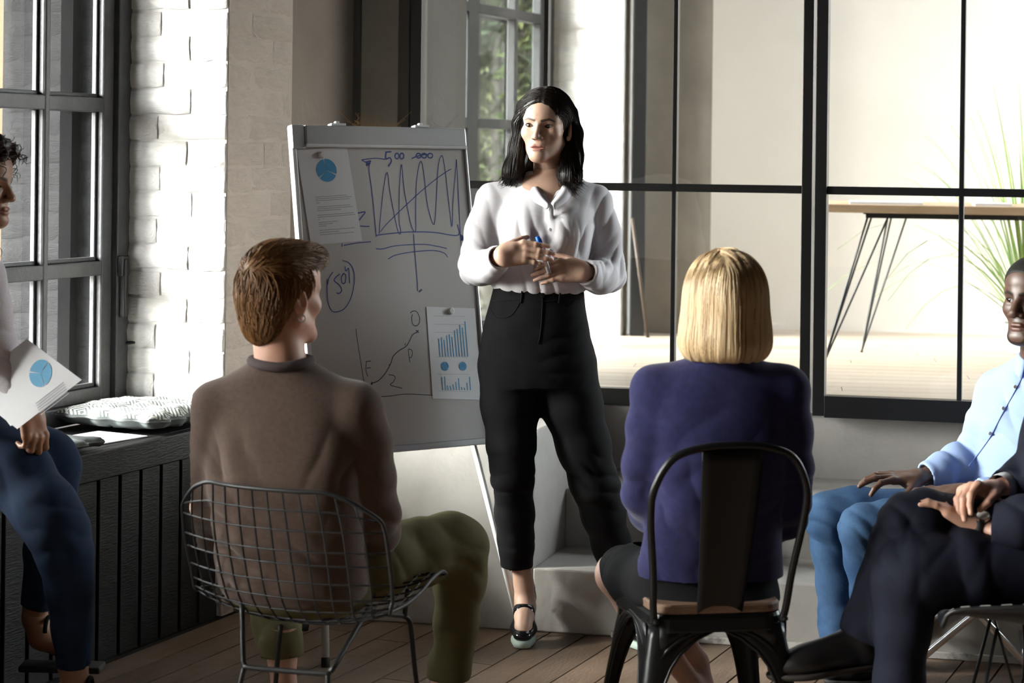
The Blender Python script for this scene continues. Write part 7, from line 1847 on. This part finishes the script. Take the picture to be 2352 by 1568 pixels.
    g.add(ell((0, -0.020, 0.080), (0.085, 0.085, 0.058)), 0.02); limb(g, [(np.array([-.075, .02, -.02]), .03), (np.array([-.072, -.02, -.09]), .032), (np.array([-.070, -.055, -.150]), .030)], 0.02); g.cut(ell((0, -0.125, -0.005), (0.075, 0.085, 0.100)), 0.012); g.cut(ell((0, -0.04, -0.12), (0.07, 0.08, 0.07)), 0.01)
    v, q = g.mesh(); v = relax(v, q, 1); n_ = vnormals(v, q); v = v + n_ * (0.010 * vnoise(v * 55, 3) + 0.006 * vnoise(v * 110, 4))[:, None]
    ho = smesh('hair', (xf(hm, v), q), m_curl, root)
    rr = random.Random(6); curls = []
    for i in rr.sample(range(len(v)), 420):
        p, nn = v[i], n_[i]; ax = nn * 0.6 + np.array([rr.gauss(0, .5), rr.gauss(0, .5), -0.6]); ax /= np.linalg.norm(ax); u = np.cross(ax, [0.3, 0.5, 0.8]); u /= np.linalg.norm(u); w = np.cross(ax, u); ph = rr.uniform(0, 6.28); r_ = rr.uniform(.005, .010); L_ = rr.uniform(.025, .055)
        curls.append([p + ax * L_ * t + r_ * (u * math.cos(ph + 9 * t) + w * math.sin(ph + 9 * t)) for t in np.linspace(0, 1, 15)])
    ribbons('hair_curls', xf(hm, np.array(curls).reshape(-1, 3)).reshape(-1, 15, 3), np.full(len(curls), 0.0014), m_curl, ho, taper=0.3)
bench_woman()
# sheet in her hand
c4 = [P(40, 985, 5.21), P(188, 872, 5.16), P(62, 778, 5.26), P(-78, 882, 5.31)]
c4[3] = c4[0] + (c4[2] - c4[1])
hn = (c4[1] - c4[0]).cross(c4[3] - c4[0]).normalized()
if hn.y > 0: hn = -hn
hs = empty('paper_sheet', c4[0], 'white printed sheet with blue pie chart in the hand of the woman at left', 'paper')
mobj('sheet', flat_box(c4, 0.0008, hn), m_paper, hs)
eu_ = (c4[1] - c4[0]).normalized(); ev_ = (c4[2] - c4[1]); ev_ = (ev_ - eu_ * ev_.dot(eu_)).normalized()
if eu_.cross(ev_).dot(hn) < 0: eu_ = -eu_
pc_ = P(94, 857, 5.2); o_ = V(0, 0, CZ); d_ = (pc_ - o_).normalized(); pc_ = o_ + d_ * ((c4[0] - o_).dot(hn) / d_.dot(hn)) + hn * 0.0012
m_print_l = M('light_blue_print', (0.10, 0.38, 0.62), 0.6)
m_keep = m_print; m_print = m_print_l
pie(hs, pc_, eu_, ev_, 0.036, [math.radians(q) for q in (20, 140, 265)], gap=0.05)
m_print = m_keep
for k in range(6): line_on(hs, pc_ - ev_ * 0.0, eu_, ev_, -0.05 , 0.05, -0.062 - 0.007 * k, 0.0022, m_ink)
sh2 = mobj('paper_sheet', flat_box([P(-30, 905, 5.30), P(12, 890, 5.30), P(48, 968, 5.22), P(24, 978, 5.22)], 0.001, V(0, -1, 0.2)), m_paper); tag(sh2, 'second white sheet hanging below the hand of the woman at left', 'paper')
